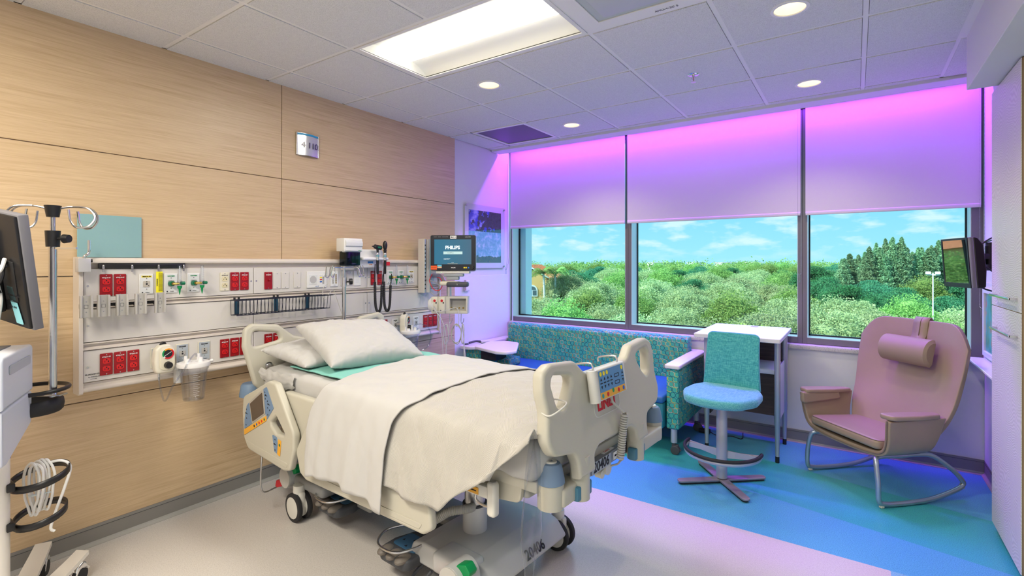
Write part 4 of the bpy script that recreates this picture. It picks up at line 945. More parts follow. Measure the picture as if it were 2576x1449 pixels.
# room sign
t = thing('room_sign', 'curved silver room sign with blue band reading 4110', 'sign', (XL, 2.135, 2.32), W90)
def sg(u, v): return (-.085 + .17 * u, -.010 - .020 * math.sin(PI * u), -.078 + .156 * v)
G().grid(sg, 16, 1).obj('sign_face', mat('sign_silver', (.66, .66, .66), .22, .55), t)
G().grid(lambda u, v: (-.085 + .17 * u, -.0108 - .020 * math.sin(PI * u), .062 + .014 * v), 16, 1).obj('blue_band', mat('band_blue', (.03, .30, .52), .4), t)
for s in (-1, 1): G().box(s * .086 - .003, s * .086 + .003, -.014, -.001, -.080, .080, .001, 1).obj('sign_edge', steel, t)
G().plate([(-.085, -.001), (.085, -.001), (.085, -.012), (.05, -.026), (0, -.031), (-.05, -.026), (-.085, -.012)], .003, M=Matrix.Translation((0, 0, -.079))).obj('sign_cap', steel, t)
text('4', .060, (-.045, -.0298, -.006), mat('ghost_grey', (.50, .49, .46), .5), t, rot=(PI / 2, 0, R(-10)))
text('110', .060, (.030, -.0312, -.008), mat('sign_navy', (.03, .02, .09), .5), t, rot=(PI / 2, 0, R(9)))
# teal glass board
t = thing('glass_board', 'small pale teal glass marker board above the left end of the unit', 'glass board', (XL, .975, 1.603), W90)
G().box(-.139, .139, -.014, -.008, -.105, .118, .001, 1).obj('glass_sheet', mat('teal_glass', (.24, .42, .44), .10, spec=.6, coat=.5), t)
for x in (-.12, .12):
    for z in (-.09, .10): G().cyl((x, -.001, z), (x, -.0085, z), .006, 10).obj('standoff', steel, t)
# framed landscape picture behind acrylic
t = thing('wall_picture', 'landscape photo print of trees and water in a clear acrylic frame', 'picture', (XL - .011, 4.248, 1.745), W90)
pic = mat('picture_print', (.1, .2, .2), .25); q = NB(pic); xx = q.xyz(q.obj())
ns = q.noise(q.obj(), 16, 5, .6); ns2 = q.noise(q.obj((1, 1, 1)), 42, 4, .6)
sky = q.mix(q.ramp(q.noise(q.obj((1, 1, 1.6)), 9, 4), [(.5, (0, 0, 0)), (.62, (1, 1, 1))]), (.02, .05, .55), (.35, .45, .75))
top = q.mix(q.m_('GREATER_THAN', q.m_('ADD', ns, q.m_('MULTIPLY', xx[0], .6)), .46), sky, q.ramp(ns2, [(.35, (.004, .006, .03)), (.6, (.02, .03, .05)), (.75, (.05, .05, .10))]))
wat = q.ramp(q.m_('ADD', q.m_('MULTIPLY', ns, .6), q.m_('MULTIPLY', ns2, .4)), [(.38, (.12, .42, .46)), (.5, (.20, .55, .60)), (.62, (.52, .74, .80))])
low = q.ramp(ns2, [(.35, (.02, .05, .09)), (.55, (.05, .10, .08)), (.7, (.22, .09, .06))])
zz = xx[2]
c1 = q.mix(q.m_('GREATER_THAN', zz, .055), wat, top); c2 = q.mix(q.m_('LESS_THAN', q.m_('ADD', zz, q.m_('MULTIPLY', ns, .08)), -.165), c1, low); q.color(c2)
G().box(-.283, .283, -.0165, -.0155, -.275, .275).obj('print', pic, t, smooth=False)
G().box(-.345, .345, -.020, -.017, -.335, .335, .001, 1).obj('acrylic_front', acryl, t)
G().box(-.345, .345, -.0150, -.0135, -.335, .335, .001, 1).obj('acrylic_back', mat('frosted_back', (.74, .75, .78), .3), t)
for x in (-.33, .33):
    for z in (-.315, .315): G().cyl((x, -.001, z), (x, -.032, z), .010, 14).obj('standoff', steel, t)
print("p3 ok")
# ================================================================ HOSPITAL BED (x: head to foot, -y: near side)
BR = R(-4.0); BO = Vector((-3.12 * math.cos(BR) - 1.85 * math.sin(BR), -3.12 * math.sin(BR) + 1.85 * math.cos(BR), 0))
def BW(x, y, z): return (BO.x + x * math.cos(BR) - y * math.sin(BR), BO.y + x * math.sin(BR) + y * math.cos(BR), z)
bed = thing('hospital_bed', 'large cream electric hospital bed with its head at the wood wall', 'hospital bed', BO, BR)
# headboard
hb_half = [(.0, .985), (.13, .985), (.205, 1.005), (.262, 1.055), (.30, 1.085), (.46, 1.105), (.505, 1.075), (.515, .97), (.46, .74), (.42, .69), (.26, .66), (0, .66)]
def sym(h): return [(y, z) for y, z in h] + [(-y, z) for y, z in h[::-1] if y > 1e-6]
def hole_pair(h): return [fillet(h, .028, 4), fillet([(-y, z) for y, z in h][::-1], .028, 4)]
hbo = fillet(sym(hb_half), [0, .05, .05, .05, .03, .04, .04, .04, .04, .03, .02, 0] + [.02, .03, .04, .04, .04, .03, .05, .05, .05, .05], 5)
M = Matrix.Translation((.045, -.02, .8)) @ Matrix.Rotation(R(-6), 4, 'Y') @ Matrix.Translation((0, 0, -.8))
g = G(); g.plate(hbo, .044, holes=hole_pair([(.285, .990), (.305, 1.035), (.455, 1.062), (.466, .96)]), bev=.016, axis='x', M=M, res=3); hb = g.obj('headboard', bedp, bed)
G().tube([(.030, -.30, .45), (.038, -.30, .70)], .026, 14).obj('headboard_post', bedgrey, bed); G().tube([(.030, .27, .45), (.038, .27, .70)], .026, 14).obj('headboard_post', bedgrey, bed)
g = G(); g.lathe([(0, .028), (.012, .028), (.016, .023), (.024, .022)], 18, M=Matrix.Translation((.055, -.40, .845)) @ Matrix.Rotation(PI / 2, 4, 'Y')); g.obj('headboard_bolt', steel, hb)
# footboard
fb_half = [(0, 1.048), (.165, 1.048), (.190, 1.062), (.238, 1.104), (.40, 1.118), (.452, 1.095), (.465, 1.03), (.452, .96), (.472, .87), (.44, .81), (.31, .785), (.295, .74), (.295, .690), (.185, .690), (.180, .745), (.14, .768), (0, .772)]
rr = [0, .04, .04, .05, .06, .04, .10, .10, .07, .05, .04, .02, 0, 0, .03, .04, 0]
fbo = fillet(sym(fb_half), rr + rr[1:-1][::-1] + [0], 5) if False else fillet(sym(fb_half), rr + [r_ for r_, h_ in zip(rr[::-1], fb_half[::-1]) if h_[0] > 1e-6], 5)
M = Matrix.Translation((2.165, -.008, .8)) @ Matrix.Rotation(R(-8.5), 4, 'Y') @ Matrix.Translation((0, 0, -.8))
MF = M
g = G(); g.plate(fbo, .050, holes=hole_pair([(.258, 1.056), (.392, 1.076), (.408, 1.045), (.388, .968), (.356, .945), (.318, .975)]), bev=.014, axis='x', M=M, res=3); fb = g.obj('footboard', bedp, bed)
G().box(-.30, .30, -.001, .003, .795, 1.02, .0, 1, M=MF @ Matrix.Translation((.0235, 0, 0)) @ Matrix.Rotation(PI / 2, 4, 'Z')) .obj('footboard_face', bedp, bed) if False else None
text('LINET', .060, MF @ Vector((.0262, -.045, .910)), inkred, bed, 'bed_lettering', rot=(MF.to_3x3() @ AX['x'].to_3x3()).to_euler(), bold=.0018, ext=.0008)
g = G(); g.plate(rrect(-.150, .868, .062, .956, .03, 5), .0014, holes=[rrect(-.147, .871, .059, .953, .028, 5)], axis='x', M=MF @ Matrix.Translation((.0258, 0, 0))); g.obj('logo_outline', bedwhite, fb)
for s in (-1, 1):
    y = s * .24 - .008
    G().tube([(2.165, y, .60), (2.165, y, .76)], .037, 22).obj('footboard_post', bedp, bed)
    # corner bracket and bumper
    yc = -.372 if s < 0 else .520
    g = G(); g.box(2.075, 2.175, min(y, yc), max(y, yc), .605, .672, .012, 3); g.cyl((2.118, yc, .600), (2.118, yc, .695), .047, 24, .049); g.obj('corner_bracket', bedp, bed)
    G().box(2.15, 2.188, y - .050, y + .052, .605, .658, .006, 2).obj('blue_clip', mat('clip_blue', (.06, .20, .30), .4), bed)
    g = G(); g.lathe([(0, .760), (.022, .760), (.034, .757), (.041, .748), (.051, .700), (.052, .690), (.046, .686)], 28, loc=(2.118, yc, 0)); bu = g.obj('corner_bumper', bumpblue, bed)
    G().lathe([(.011, .7605), (.011, .765), (.021, .765), (.023, .760)], 24, loc=(2.118, yc, 0)).obj('bumper_ring', bedwhite, bu)
G().box(2.075, 2.125, -.30, .36, .615, .665, .004, 2).obj('foot_rail', mat('rail_grey', (.27, .29, .31), .35, .4), bed)
G().box(2.125, 2.128, -.092, .068, .616, .664, .0005, 1).obj('number_label', mat('label_silver', (.42, .46, .50), .4), bed); text('20406', .057, (2.1285, -.012, .640), ink, bed, 'bed_lettering', rot=(PI / 2, 0, PI / 2), bold=.001, sx=.92)
G().box(2.125, 2.128, .095, .140, .624, .656, .0005, 1).obj('warning_label', paper, bed); text('500 lbs', .012, (2.1288, .118, .640), ink, bed, 'bed_lettering', rot=(PI / 2, 0, PI / 2)); text('MAX\nCAREFUL', .012, (2.10, .075, .6655), inkred, bed, 'bed_lettering', rot=(0, 0, PI / 2))
G().box(2.088, 2.116, .03, .125, .6652, .6656).obj('red_label', paper, bed, smooth=False)
g = G(); g.cyl((2.06, .085, .585), (2.11, .085, .585), .026, 18); g.cyl((2.07, .05, .570), (2.10, .05, .570), .018, 14); g.obj('cord_wheel', bedwhite, bed)
# head end bumpers
for s in (-1, 1):
    g = G(); g.lathe([(0, .745), (.045, .742), (.055, .73), (.064, .675), (.064, .665), (.05, .66)], 24, loc=(-.005, s * .47, 0)); g.obj('corner_bumper', bumpblue, bed)
    G().cyl((-.005, s * .47, .58), (-.005, s * .47, .668), .030, 16).obj('bumper_stem', bedwhite, bed)
G().box(-.02, .07, -.47, .47, .58, .64, .006, 2).obj('head_rail', bedp, bed)
# mattress and deck
G().box(.075, 2.125, -.445, .445, .720, .845, .035, 4).obj('mattress_deck', bedp, bed) if False else None
G().box(.09, 2.10, -.43, .43, .655, .700, .01, 2).obj('mattress_deck', bedp, bed)
G().box(.20, 1.70, -.20, .20, .430, .520, .01, 2).obj('main_frame', bedgrey, bed)
G().box(1.55, 2.04, -.40, .40, .605, .655, .02, 3).obj('calf_section', bedp, bed)
G().box(.46, .95, -.505, -.455, .545, .770, .012, 3).obj('backrest_side', bedp, bed)
G().box(.10, .455, -.47, -.45, .60, .74, .01, 2).obj('backrest_side', bedp, bed)
G().box(.55, .80, -.47, -.44, .47, .60, .006, 2).obj('release_recess', darkgrey, bed); G().box(.62, .72, -.49, -.465, .535, .565, .006, 2).obj('release_lever', mat('lever_dark_red', (.25, .0, .01), .4), bed)
def cloth_box(name, x0, x1, hw, z0, z1, m, seed, parent=None, amp=.006, r=.05):
    """soft mattress shape: rounded box with wrinkles"""
    g = G()
    prof = fillet([(-hw, z0), (hw, z0), (hw, z1), (-hw, z1)], [.015, .015, r, r], 8)
    n = 96; prof2 = []
    L = [0]
    for i in range(len(prof)): L.append(L[-1] + (Vector(prof[(i + 1) % len(prof)]) - Vector(prof[i])).length)
    for k in range(n):
        s = L[-1] * k / n; i = max(j for j in range(len(prof)) if L[j] <= s); a = Vector(prof[i]); b = Vector(prof[(i + 1) % len(prof)]); prof2.append(a.lerp(b, (s - L[i]) / max(L[i + 1] - L[i], 1e-6)))
    nx = 110; rings = []
    for i in range(nx + 1):
        u = i / nx; e = min(u, 1 - u) * (x1 - x0); ins = 0 if e > .04 else (1 - math.sqrt(max(0, 1 - (1 - e / .04) ** 2))) * .03
        x = x0 + (x1 - x0) * u; ring = []
        for p in prof2:
            cy, cz = p.x, p.y; sy = 1 - ins / hw; zc = (z0 + z1) / 2; sz = 1 - ins / ((z1 - z0) / 2)
            v = Vector((x, cy * sy, zc + (cz - zc) * sz)); nn = noise.noise(v * 7 + Vector((seed, 0, 0))) * amp + noise.noise(Vector((v.x * 16 + v.z * 9, v.y * 7, v.z * 22 + seed))) * amp * .6
            d = Vector((0, cy / hw, (cz - zc) / (z1 - z0) * 2)); v += d * nn; ring.append(g.bm.verts.new(v))
        rings.append(ring)
    for a, b in zip(rings, rings[1:]):
        for k in range(n): g.bm.faces.new((a[k], a[(k + 1) % n], b[(k + 1) % n], b[k]))
    g.bm.faces.new(rings[0]); g.bm.faces.new(rings[-1]); return g.obj(name, m, parent, ang=80)
mt = thing('mattress', 'mattress in a wrinkled white fitted sheet lying on the hospital bed', 'mattress', BO, BR)
cloth_box('fitted_sheet', .085, 2.115, .448, .702, .852, sheetm, 1.5, mt, .010, .045)
# tented sheet corner at the head of the mattress
g = G()
def tent(u, v):
    x = .095 + .40 * u; y = -.457 - .012 * math.sin(PI * v) + .006 * noise.noise(Vector((x * 20, v * 5, 1))); z = .845 - (.055 + .04 * math.sin(u * 3.0)) * v + .004 * math.sin(u * 28 + v * 4)
    return (x, y, z)
g.grid(tent, 40, 12); g.obj('sheet_edge', sheetm, mt, ang=80)
def drape(name, label, x0, x1, hem_n, hem_f, m, top, seed, yn=-.55, head_tilt=None, thick=.004, folds=1.0, cat='blanket', foldback=None, bulge=.03):
    t = thing(name, label, cat, BO, BR)
    NX, NT = 120, 110; g = G()
    def sec(x):
        hn = hem_n(x); hf = hem_f(x); tp = top + bulge * .5
        pts = [(yn - .012, hn), (yn - .004, hn + (.70 - hn) * .5), (yn + .012, max(.70, hn + .01)), (yn + .055, top - .055), (yn + .115, top - .012), (-.25, top + .004 + bulge * .6), (0, top + .008 + bulge), (.25, top + .004 + bulge * .6), (.42, top - .012), (.475, top - .055), (.51, max(.70, hf + .01)), (.53, hf)]
        if hn > .74: pts = [(yn + .02, hn), (yn + .035, hn + .02), (yn + .05, max(hn + .03, top - .05)), (yn + .055, max(hn + .035, top - .045))] + pts[4:]
        return pts
    rows = []
    for i in range(NX + 1):
        u = i / NX; x = x0 + (x1 - x0) * u; P = catmull([(0, a, b) for a, b in sec(x)], 10)
        L = [0]
        for a, b in zip(P, P[1:]): L.append(L[-1] + (b - a).length)
        row = []; j = 0
        for k in range(NT + 1):
            s = L[-1] * k / NT
            while j < len(L) - 2 and L[j + 1] < s: j += 1
            p = P[j].lerp(P[j + 1], min(1, (s - L[j]) / max(L[j + 1] - L[j], 1e-6)))
            xx_ = x + (head_tilt(p.y, p.z, u) if head_tilt else 0)
            hang = max(0, (.80 - p.z)) / .35 if p.y < 0 else max(0, (.80 - p.z)) / .35
            fold = (math.sin(xx_ * 26 + seed + 2.5 * noise.noise(Vector((xx_ * 3, seed, 0)))) * .010 + math.sin(xx_ * 61 + seed * 2) * .004) * hang * folds
            wr = noise.noise(Vector((xx_ * 5 + seed, p.y * 9, p.z * 3))) * .007 + noise.noise(Vector((xx_ * 14 - p.y * 9, p.y * 12 + xx_ * 7, seed))) * .006 + abs(noise.noise(Vector((xx_ * 9 + p.z * 8, p.y * 5, seed + 7)))) * .007 * (1 if .5 < p.z < .87 else .5)
            dy = (-1 if p.y < 0 else 1) * (fold + .004 * hang + wr * (1 if p.z < .8 else .2)); dz = wr * (1.1 if p.z > .8 else .25)
            hemw = .006 * math.sin(xx_ * 33 + seed) * (1 if k in (0, NT) else 0)
            row.append(g.bm.verts.new((xx_, p.y + dy, p.z + dz + hemw)))
        rows.append(row)
    for a, b in zip(rows, rows[1:]):
        for k in range(NT): g.bm.faces.new((a[k], a[k + 1], b[k + 1], b[k]))
    o = g.obj('cloth', m, t, ang=120); so = o.modifiers.new('s', 'SOLIDIFY'); so.thickness = thick; so.offset = 1
    return t, o
# mint pad beneath the pillows
pd = thing('mint_pad', 'mint green quilted pad showing between pillow and folded sheet', 'bed pad', BO, BR)
g = G()
def padf(u, v):
    x = .30 + .74 * u + .03 * v; y = -.385 + .86 * v; edge = min(v, 1 - v)
    return (x, y, .866 + .004 * noise.noise(Vector((x * 9, y * 9, 3))) - (.02 * max(0, v - .93) / .07))
g.grid(padf, 50, 50); o = g.obj('pad_cloth', padm, pd, ang=90); so = o.modifiers.new('s', 'SOLIDIFY'); so.thickness = .005; so.offset = 1
def hn_blanket(x):
    if x < 1.74: return .545 - .01 * math.sin(x * 9)
    return .545 + (x - 1.74) * .80 if x < 2.0 else .753 + (x - 2.0) * .9
drape('woven_blanket', 'cream woven cotton blanket over the foot half of the bed', 1.375, 2.135, hn_blanket, lambda x: .66, wovenm, .875, 4.2, thick=.005, bulge=.028)
def sheet_tilt(y, z, u):
    # the edges of the folded sheet bow: higher up and further over, the cloth runs towards the foot
    return .05 * (1 - u) * max(0, (z - .74)) / .14 + .05 * u * max(0, z - .80) / .08 * .8 + (.03 * u * (y + .5) if y > -.5 else 0)
drape('folded_sheet', 'white top sheet folded across the middle of the bed with long hanging flap', .815, 1.425, lambda x: .452 + .02 * math.sin(x * 7) , lambda x: .62, sheetm, .880, 9.1, yn=-.568, head_tilt=sheet_tilt, thick=.005, cat='sheet', bulge=.028)
text('LINEN', .03, BW(1.30, -.590, .475), inkgrey, None, 'sheet_print') if False else None
# pillows
def pillow(name, label, L, Wd, T, M, seed, parentloc=True):
    t = thing(name, label, 'pillow', BO, BR)
    g = G(); N = 56
    def f(s, a, b):
        u = 2 * a - 1; v = 2 * b - 1
        eu = (1 - abs(u) ** 2.6); ev = (1 - abs(v) ** 2.6); h = max(0, eu * ev) ** .42
        # corners stay pointed, sides draw in
        x = u * L / 2 * (1 - .07 * (1 - v * v) * abs(u) ** 3); y = v * Wd / 2 * (1 - .08 * (1 - u * u) * abs(v) ** 3)
        seam = math.exp(-((1 - max(abs(u), abs(v))) / .22) ** 2)
        w = noise.noise(Vector((u * 3 + seed, v * 3, 1))) * .012 + seam * (noise.noise(Vector((u * 20 + seed, v * 20, 3))) * .014) + noise.noise(Vector((u * 8 + seed, v * 5, 2))) * .005
        rip = noise.noise(Vector((u * 30 + seed, v * 30, 5))) * seam * .006
        fl = abs(noise.noise(Vector((u * 4 + v * 9 + seed, v * 3 - u * 5, 4)))) * .009 * h
        return (x + rip, y + rip, s * (T / 2 * h - fl) + w * (h * .8 * s + .25))
    for s in (1, -1):
        g.grid(lambda a, b, s=s: f(s, a, b), N, N)
    g.bm.transform(M); o = g.obj('pillow_case', pillowm, t, ang=90, weld=.0035); return t
pillow('pillow', 'large plump white pillow on top, leaning on the one beneath', .62, .50, .17, Matrix.Translation((.475, -.025, .985)) @ Matrix.Rotation(R(21), 4, 'Y') @ Matrix.Rotation(R(-5), 4, 'Z') @ Matrix.Rotation(PI / 2, 4, 'Z'), 1.0)
pillow('pillow', 'lower white pillow half hidden beneath the top one', .66, .42, .12, Matrix.Translation((.27, -.115, .930)) @ Matrix.Rotation(R(8), 4, 'Y') @ Matrix.Rotation(R(8), 4, 'Z') @ Matrix.Rotation(PI / 2, 4, 'Z'), 6.0)
# side rails
sr = fillet([(.062, .60), (.075, .690), (.205, .745), (.385, .825), (.462, .822), (.655, .592), (.652, .50), (.610, .39), (.550, .375), (.135, .395), (.080, .455)], [.04, .04, .06, .05, .04, .06, .05, .03, .04, .06, .06], 6)
def siderail(y, s):
    g = G(); g.plate(sr, .040, holes=[fillet([(.410, .606), (.466, .650), (.572, .562), (.470, .556), (.415, .585)], .012, 4)], bev=.012, axis='y-', M=Matrix.Translation((0, y, 0)), res=3)
    r = g.obj('side_rail', bedp, bed)
    if s > 0: return
    def pl(pts, m, nm, d=.0215, t=.002, rad=.004): G().plate(fillet(pts, rad, 3), t, bev=.0006, axis='y-', M=Matrix.Translation((0, y, 0)), off=d).obj(nm, m, r)
    pl([(.160, .672), (.328, .772), (.352, .640), (.196, .556)], mat('silver_bezel', (.55, .54, .52), .3, .4), 'screen_bezel')
    pl([(.172, .665), (.318, .752), (.338, .640), (.203, .568)], mat('dead_screen', (.075, .055, .045), .12, spec=.7), 'rail_screen', .0232)
    pl([(.100, .560), (.128, .645), (.155, .668), (.190, .553), (.098, .505)], panelblue, 'keypad_left')
    pl([(.333, .775), (.368, .790), (.448, .688), (.372, .612), (.356, .640)], panelblue, 'keypad_right', rad=.008)
    pl([(.096, .502), (.372, .635), (.368, .605), (.098, .470)], orange, 'keypad_strip', .0222)
    pl([(.432, .545), (.482, .540), (.502, .450), (.456, .458)], panelblue, 'small_keypad', rad=.008)
    pl([(.500, .533), (.530, .530), (.518, .445), (.487, .450)], orange, 'small_keypad_strip', .0218, rad=.006)
    a = R(25)
    g = G()
    for x, z in ((.128, .625), (.130, .575), (.122, .535), (.352, .760), (.356, .725), (.380, .715), (.383, .680), (.405, .670), (.385, .642), (.465, .525), (.466, .470)):
        g.plate([(-.005, -.004), (.005, -.004), (0, .005)], .0006, axis='y-', M=Matrix.Translation((x, y, z)), off=.0232)
    g.obj('key_arrows', ink, r)
    g = G()
    for x, z in ((.128, .600), (.365, .742), (.395, .698), (.465, .498)): g.box(x - .014, x + .012, y - .0236, y - .0228, z - .0015, z + .0015); g.box(x - .012, x - .002, y - .0238, y - .0228, z, z + .006)
    g.obj('key_pictogram', ink, r)
    for x, z, m in ((.345, .608, green), (.315, .593, inkred), (.285, .578, inkred), (.255, .563, inkblue), (.225, .548, ink), (.515, .505, green)): G().plate(ellipse(x, z, .007, .007, 14), .0008, axis='y-', M=Matrix.Translation((0, y, 0)), off=.0236).obj('round_key', m, r)
    G().plate(fillet([(.105, .445), (.60, .425), (.58, .40), (.14, .415)], .008, 3), .003, bev=.001, axis='y-', M=Matrix.Translation((0, y, 0)), off=.0205).obj('rail_ridge', bedp, r)
    G().tube(catmull([(.50, y + .03, .64), (.52, y + .02, .58), (.50, y + .02, .55)]), .012, 10).obj('rail_handle_inner', blackp, r)
siderail(-.530, -1); siderail(.530, 1)
sr2 = fillet([(.665, .44), (.640, .50), (.730, .635), (.84, .705), (1.42, .715), (1.55, .63), (1.66, .515), (1.672, .43), (1.62, .395), (.74, .372), (.68, .395)], [.04, .05, .10, .06, .06, .08, .05, .03, .04, .04, .03], 6)
for y in (-.515, .515): G().plate(sr2, .036, bev=.012, axis='y-', M=Matrix.Translation((0, y, 0)), res=3).obj('lower_side_rail', bedp, bed)
G().plate(fillet([(.74, .395), (1.60, .415), (1.62, .44), (.735, .42)], .006, 3), .004, bev=.001, axis='y-', M=Matrix.Translation((0, -.515, 0)), off=.0185).obj('rail_ridge', bedp, bed)
# foot section linkage
G().plate(fillet([(1.80, .66), (1.90, .73), (1.985, .735), (2.03, .67), (2.02, .60), (1.90, .585), (1.80, .60)], .03, 4), .02, bev=.004, axis='y-', M=Matrix.Translation((0, -.415, 0))).obj('section_side', bedp, bed)
g = G(); g.box(1.60, 1.91, -.475, -.445, .600, .645, .006, 2, M=Matrix.Translation((0, 0, .0))); g.obj('crank_arm', bedwhite, bed); G().box(1.80, 1.865, -.4775, -.4745, .606, .632, .001, 1).obj('orange_label', orange, bed)
G().box(1.81, 1.855, -.4785, -.4772, .617, .621).obj('label_pictogram', ink, bed, smooth=False)
G().plate(rrect(1.905, .540, 1.945, .668, .016, 5), .034, bev=.010, axis='y-', M=Matrix.Translation((0, -.462, 0))).obj('crank_handle', bedwhite, bed)
G().cyl((1.925, -.462, .662), (1.925, -.462, .669), .013, 16).obj('handle_cap', bedgrey, bed)
G().tube(catmull([(1.84, -.46, .60), (1.84, -.46, .575), (1.88, -.46, .565), (1.93, -.46, .575)]), .005, 8).obj('wire_hook', steel, bed)
# columns, base, hoses
def column(x, y):
    G().cyl((x, y, .28), (x, y, .46), .049, 28).obj('inner_column', alum, bed)
    g = G(); g.cyl((x, y, .185), (x, y, .325), .058, 32); g.obj('outer_column', mat('column_grey', (.62, .63, .64), .4, .3), bed)
    G().lathe([(.058, .200), (.066, .196), (.070, .186), (.060, .184)], 32, loc=(x, y, 0)).obj('column_collar', bedwhite, bed)
    G().lathe([(.0485, .324), (.058, .324), (.060, .329), (.058, .333), (.0495, .333)], 32, loc=(x, y, 0)).obj('column_ring', darkgrey, bed)
column(1.500, -.10); column(.60, .02)
baseM = mat('base_grey', (.50, .51, .51), .42)
g = G(); prof = fillet([(1.30, .105), (1.765, .095), (1.79, .12), (1.735, .185), (1.66, .205), (1.40, .205), (1.33, .19)], [.02, .03, .03, .05, .04, .04, .04], 5)
g.plate(prof, .60, bev=.012, axis='y-', M=Matrix.Translation((0, -.04, 0)), res=2); g.obj('base_cover', baseM, bed)
g = G(); g.plate(fillet([(.15, .11), (.85, .11), (.85, .19), (.22, .20)], .03, 4), .44, bev=.012, axis='y-', M=Matrix.Translation((0, 0, 0)), res=2); g.obj('base_cover', bedgrey, bed)
G().box(.84, 1.34, -.10, .10, .115, .180, .015, 3).obj('base_spine', bedgrey, bed)
text('20406', .062, (1.7745, .01, .150), ink, bed, 'bed_lettering', rot=(R(60), 0, PI / 2), bold=.001, sx=.92)
def wheel(x, y, rot=0):
    for s in (-1, 1):
        g = G(); g.lathe([(.045, -.012), (.070, -.013), (.078, -.010), (.080, 0), (.078, .010), (.070, .013), (.045, .012)], 36, M=Matrix.Translation((x, y + s * .030, .080)) @ Matrix.Rotation(PI / 2, 4, 'X')); wh_ = g.obj('castor_tyre', rubber, bed)
        g = G(); g.lathe([(0, -.015), (.04, -.0145), (.066, -.012), (.066, .012), (.04, .0145), (0, .015)], 30, M=Matrix.Translation((x, y + s * .030, .080)) @ Matrix.Rotation(PI / 2, 4, 'X')); g.obj('castor_disc', bedwhite, wh_)
    g = G(); g.box(x - .045, x + .045, y - .018, y + .018, .03, .165, .012, 2); g.cyl((x, y, .15), (x, y, .20), .032, 20); g.obj('castor_fork', bedwhite, bed)
for x, y in ((.385, -.375), (.385, .36), (1.70, -.385), (1.70, .315)): wheel(x, y)
def pivot(x, y, s):
    g = G(); g.cyl((x, y, .205), (x, y + .11, .205), .060, 30); g.obj('brake_hub', baseM, bed); G().cyl((x, y - .006, .205), (x, y, .205), .058, 30).obj('hub_cap', mat('hub_cap_grey', (.52, .51, .48), .4), bed)
    g = G(); g.plate(fillet([(x + .0, .245), (x + .015, .27), (x + .06, .285), (x + .085, .26), (x + .075, .240), (x + .045, .225), (x + .03, .200)], .012, 4), .045, bev=.003, axis='y-', M=Matrix.Translation((0, y + .045, 0))); g.obj('green_pedal', brgreen, bed)
    g = G(); g.plate(fillet([(x - .035, .205), (x - .05, .19), (x - .115, .150), (x - .155, .140), (x - .168, .100), (x - .150, .095), (x - .10, .115), (x - .03, .165)], .010, 4), .045, bev=.003, axis='y-', M=Matrix.Translation((0, y + .045, 0))); g.obj('red_pedal', red, bed)
pivot(.245, -.385, 1); pivot(1.70, -.46, 1)
G().box(1.695, 1.702 + .01, -.4675, -.4660, .188, .202).obj('blue_emblem', inkblue, bed, smooth=False)
g = G(); g.box(.24, .60, -.36, -.20, .165, .225, .02, 3); g.obj('base_arm', bedgrey, bed); g = G(); g.box(1.50, 1.70, -.38, -.25, .13, .22, .02, 3); g.obj('base_arm', baseM, bed)
def corr(P, r, nm='corrugated_hose'):
    pts = catmull(P, 22); G().tube(pts, [r * (1.0 if k % 2 else .86) for k in range(len(pts))], 14).obj(nm, mat('hose_grey', (.44, .43, .40), .45), bed, ang=15)
corr([(1.34, -.36, .29), (1.42, -.30, .295), (1.48, -.25, .335), (1.53, -.19, .340), (1.52, -.13, .325)], .021)
corr([(.50, -.34, .42), (.56, -.36, .36), (.68, -.38, .315), (.82, -.38, .32), (.90, -.36, .36)], .014)
def foot_control(x, y, label):
    g = G(); out = fillet([(x - .10, y - .09), (x + .10, y - .09), (x + .11, y + .02), (x + .05, y + .20), (x - .05, y + .20), (x - .11, y + .02)], .045, 5)
    g.plate(out, .05, bev=.012, M=Matrix.Translation((0, 0, .115)) @ Matrix.Translation((0, 0, 0))); f = g.obj('foot_control', darkgrey, bed)
    G().plate(fillet([(x - .08, y - .02), (x + .08, y - .02), (x + .07, y + .09), (x - .07, y + .09)], .02, 3), .004, bev=.001, M=Matrix.Translation((0, 0, .142))).obj('control_face', mat('pedal_blue', (.05, .15, .28), .4), f)
    for k in (-1, 0, 1): G().sphere((x + k * .062, y - .070, .135), .037, (.78, 1.2, .5), 14).obj('foot_pad', mat('pad_brown_grey', (.17, .15, .13), .5), f)
    g = G()
    for k, (dx, dy) in enumerate(((-.05, .03), (.0, .055), (.0, .0), (.05, .03))): g.plate([(x + dx - .008, y + dy - .006), (x + dx + .008, y + dy - .006), (x + dx, y + dy + .008)], .0006, M=Matrix.Translation((0, 0, .1445)))
    g.obj('control_arrows', ink, f)
    G().tube(catmull([(x - .06, y + .10, .19), (x - .115, y - .02, .19), (x - .06, y - .115, .185), (x + .06, y - .115, .185), (x + .115, y - .02, .19), (x + .10, y + .10, .19)], 8), .006, 8).obj('guard_hoop', steel, f)
    G().box(x - .04, x + .04, y + .15, -.08, .11, .15, .01, 2).obj('control_arm', darkgrey, f)
foot_control(1.275, -.33, ''); foot_control(.62, -.26, '')
G().tube(catmull([(.20, -.50, .38), (.20, -.50, .16), (.21, -.42, .15)]), .005, 8).obj('cable_hook', steel, bed); G().tube(catmull([(1.38, -.30, .10), (1.36, -.36, .05), (1.42, -.38, .04), (1.46, -.34, .10)]), .008, 8).obj('cable_hook', darkgrey, bed)
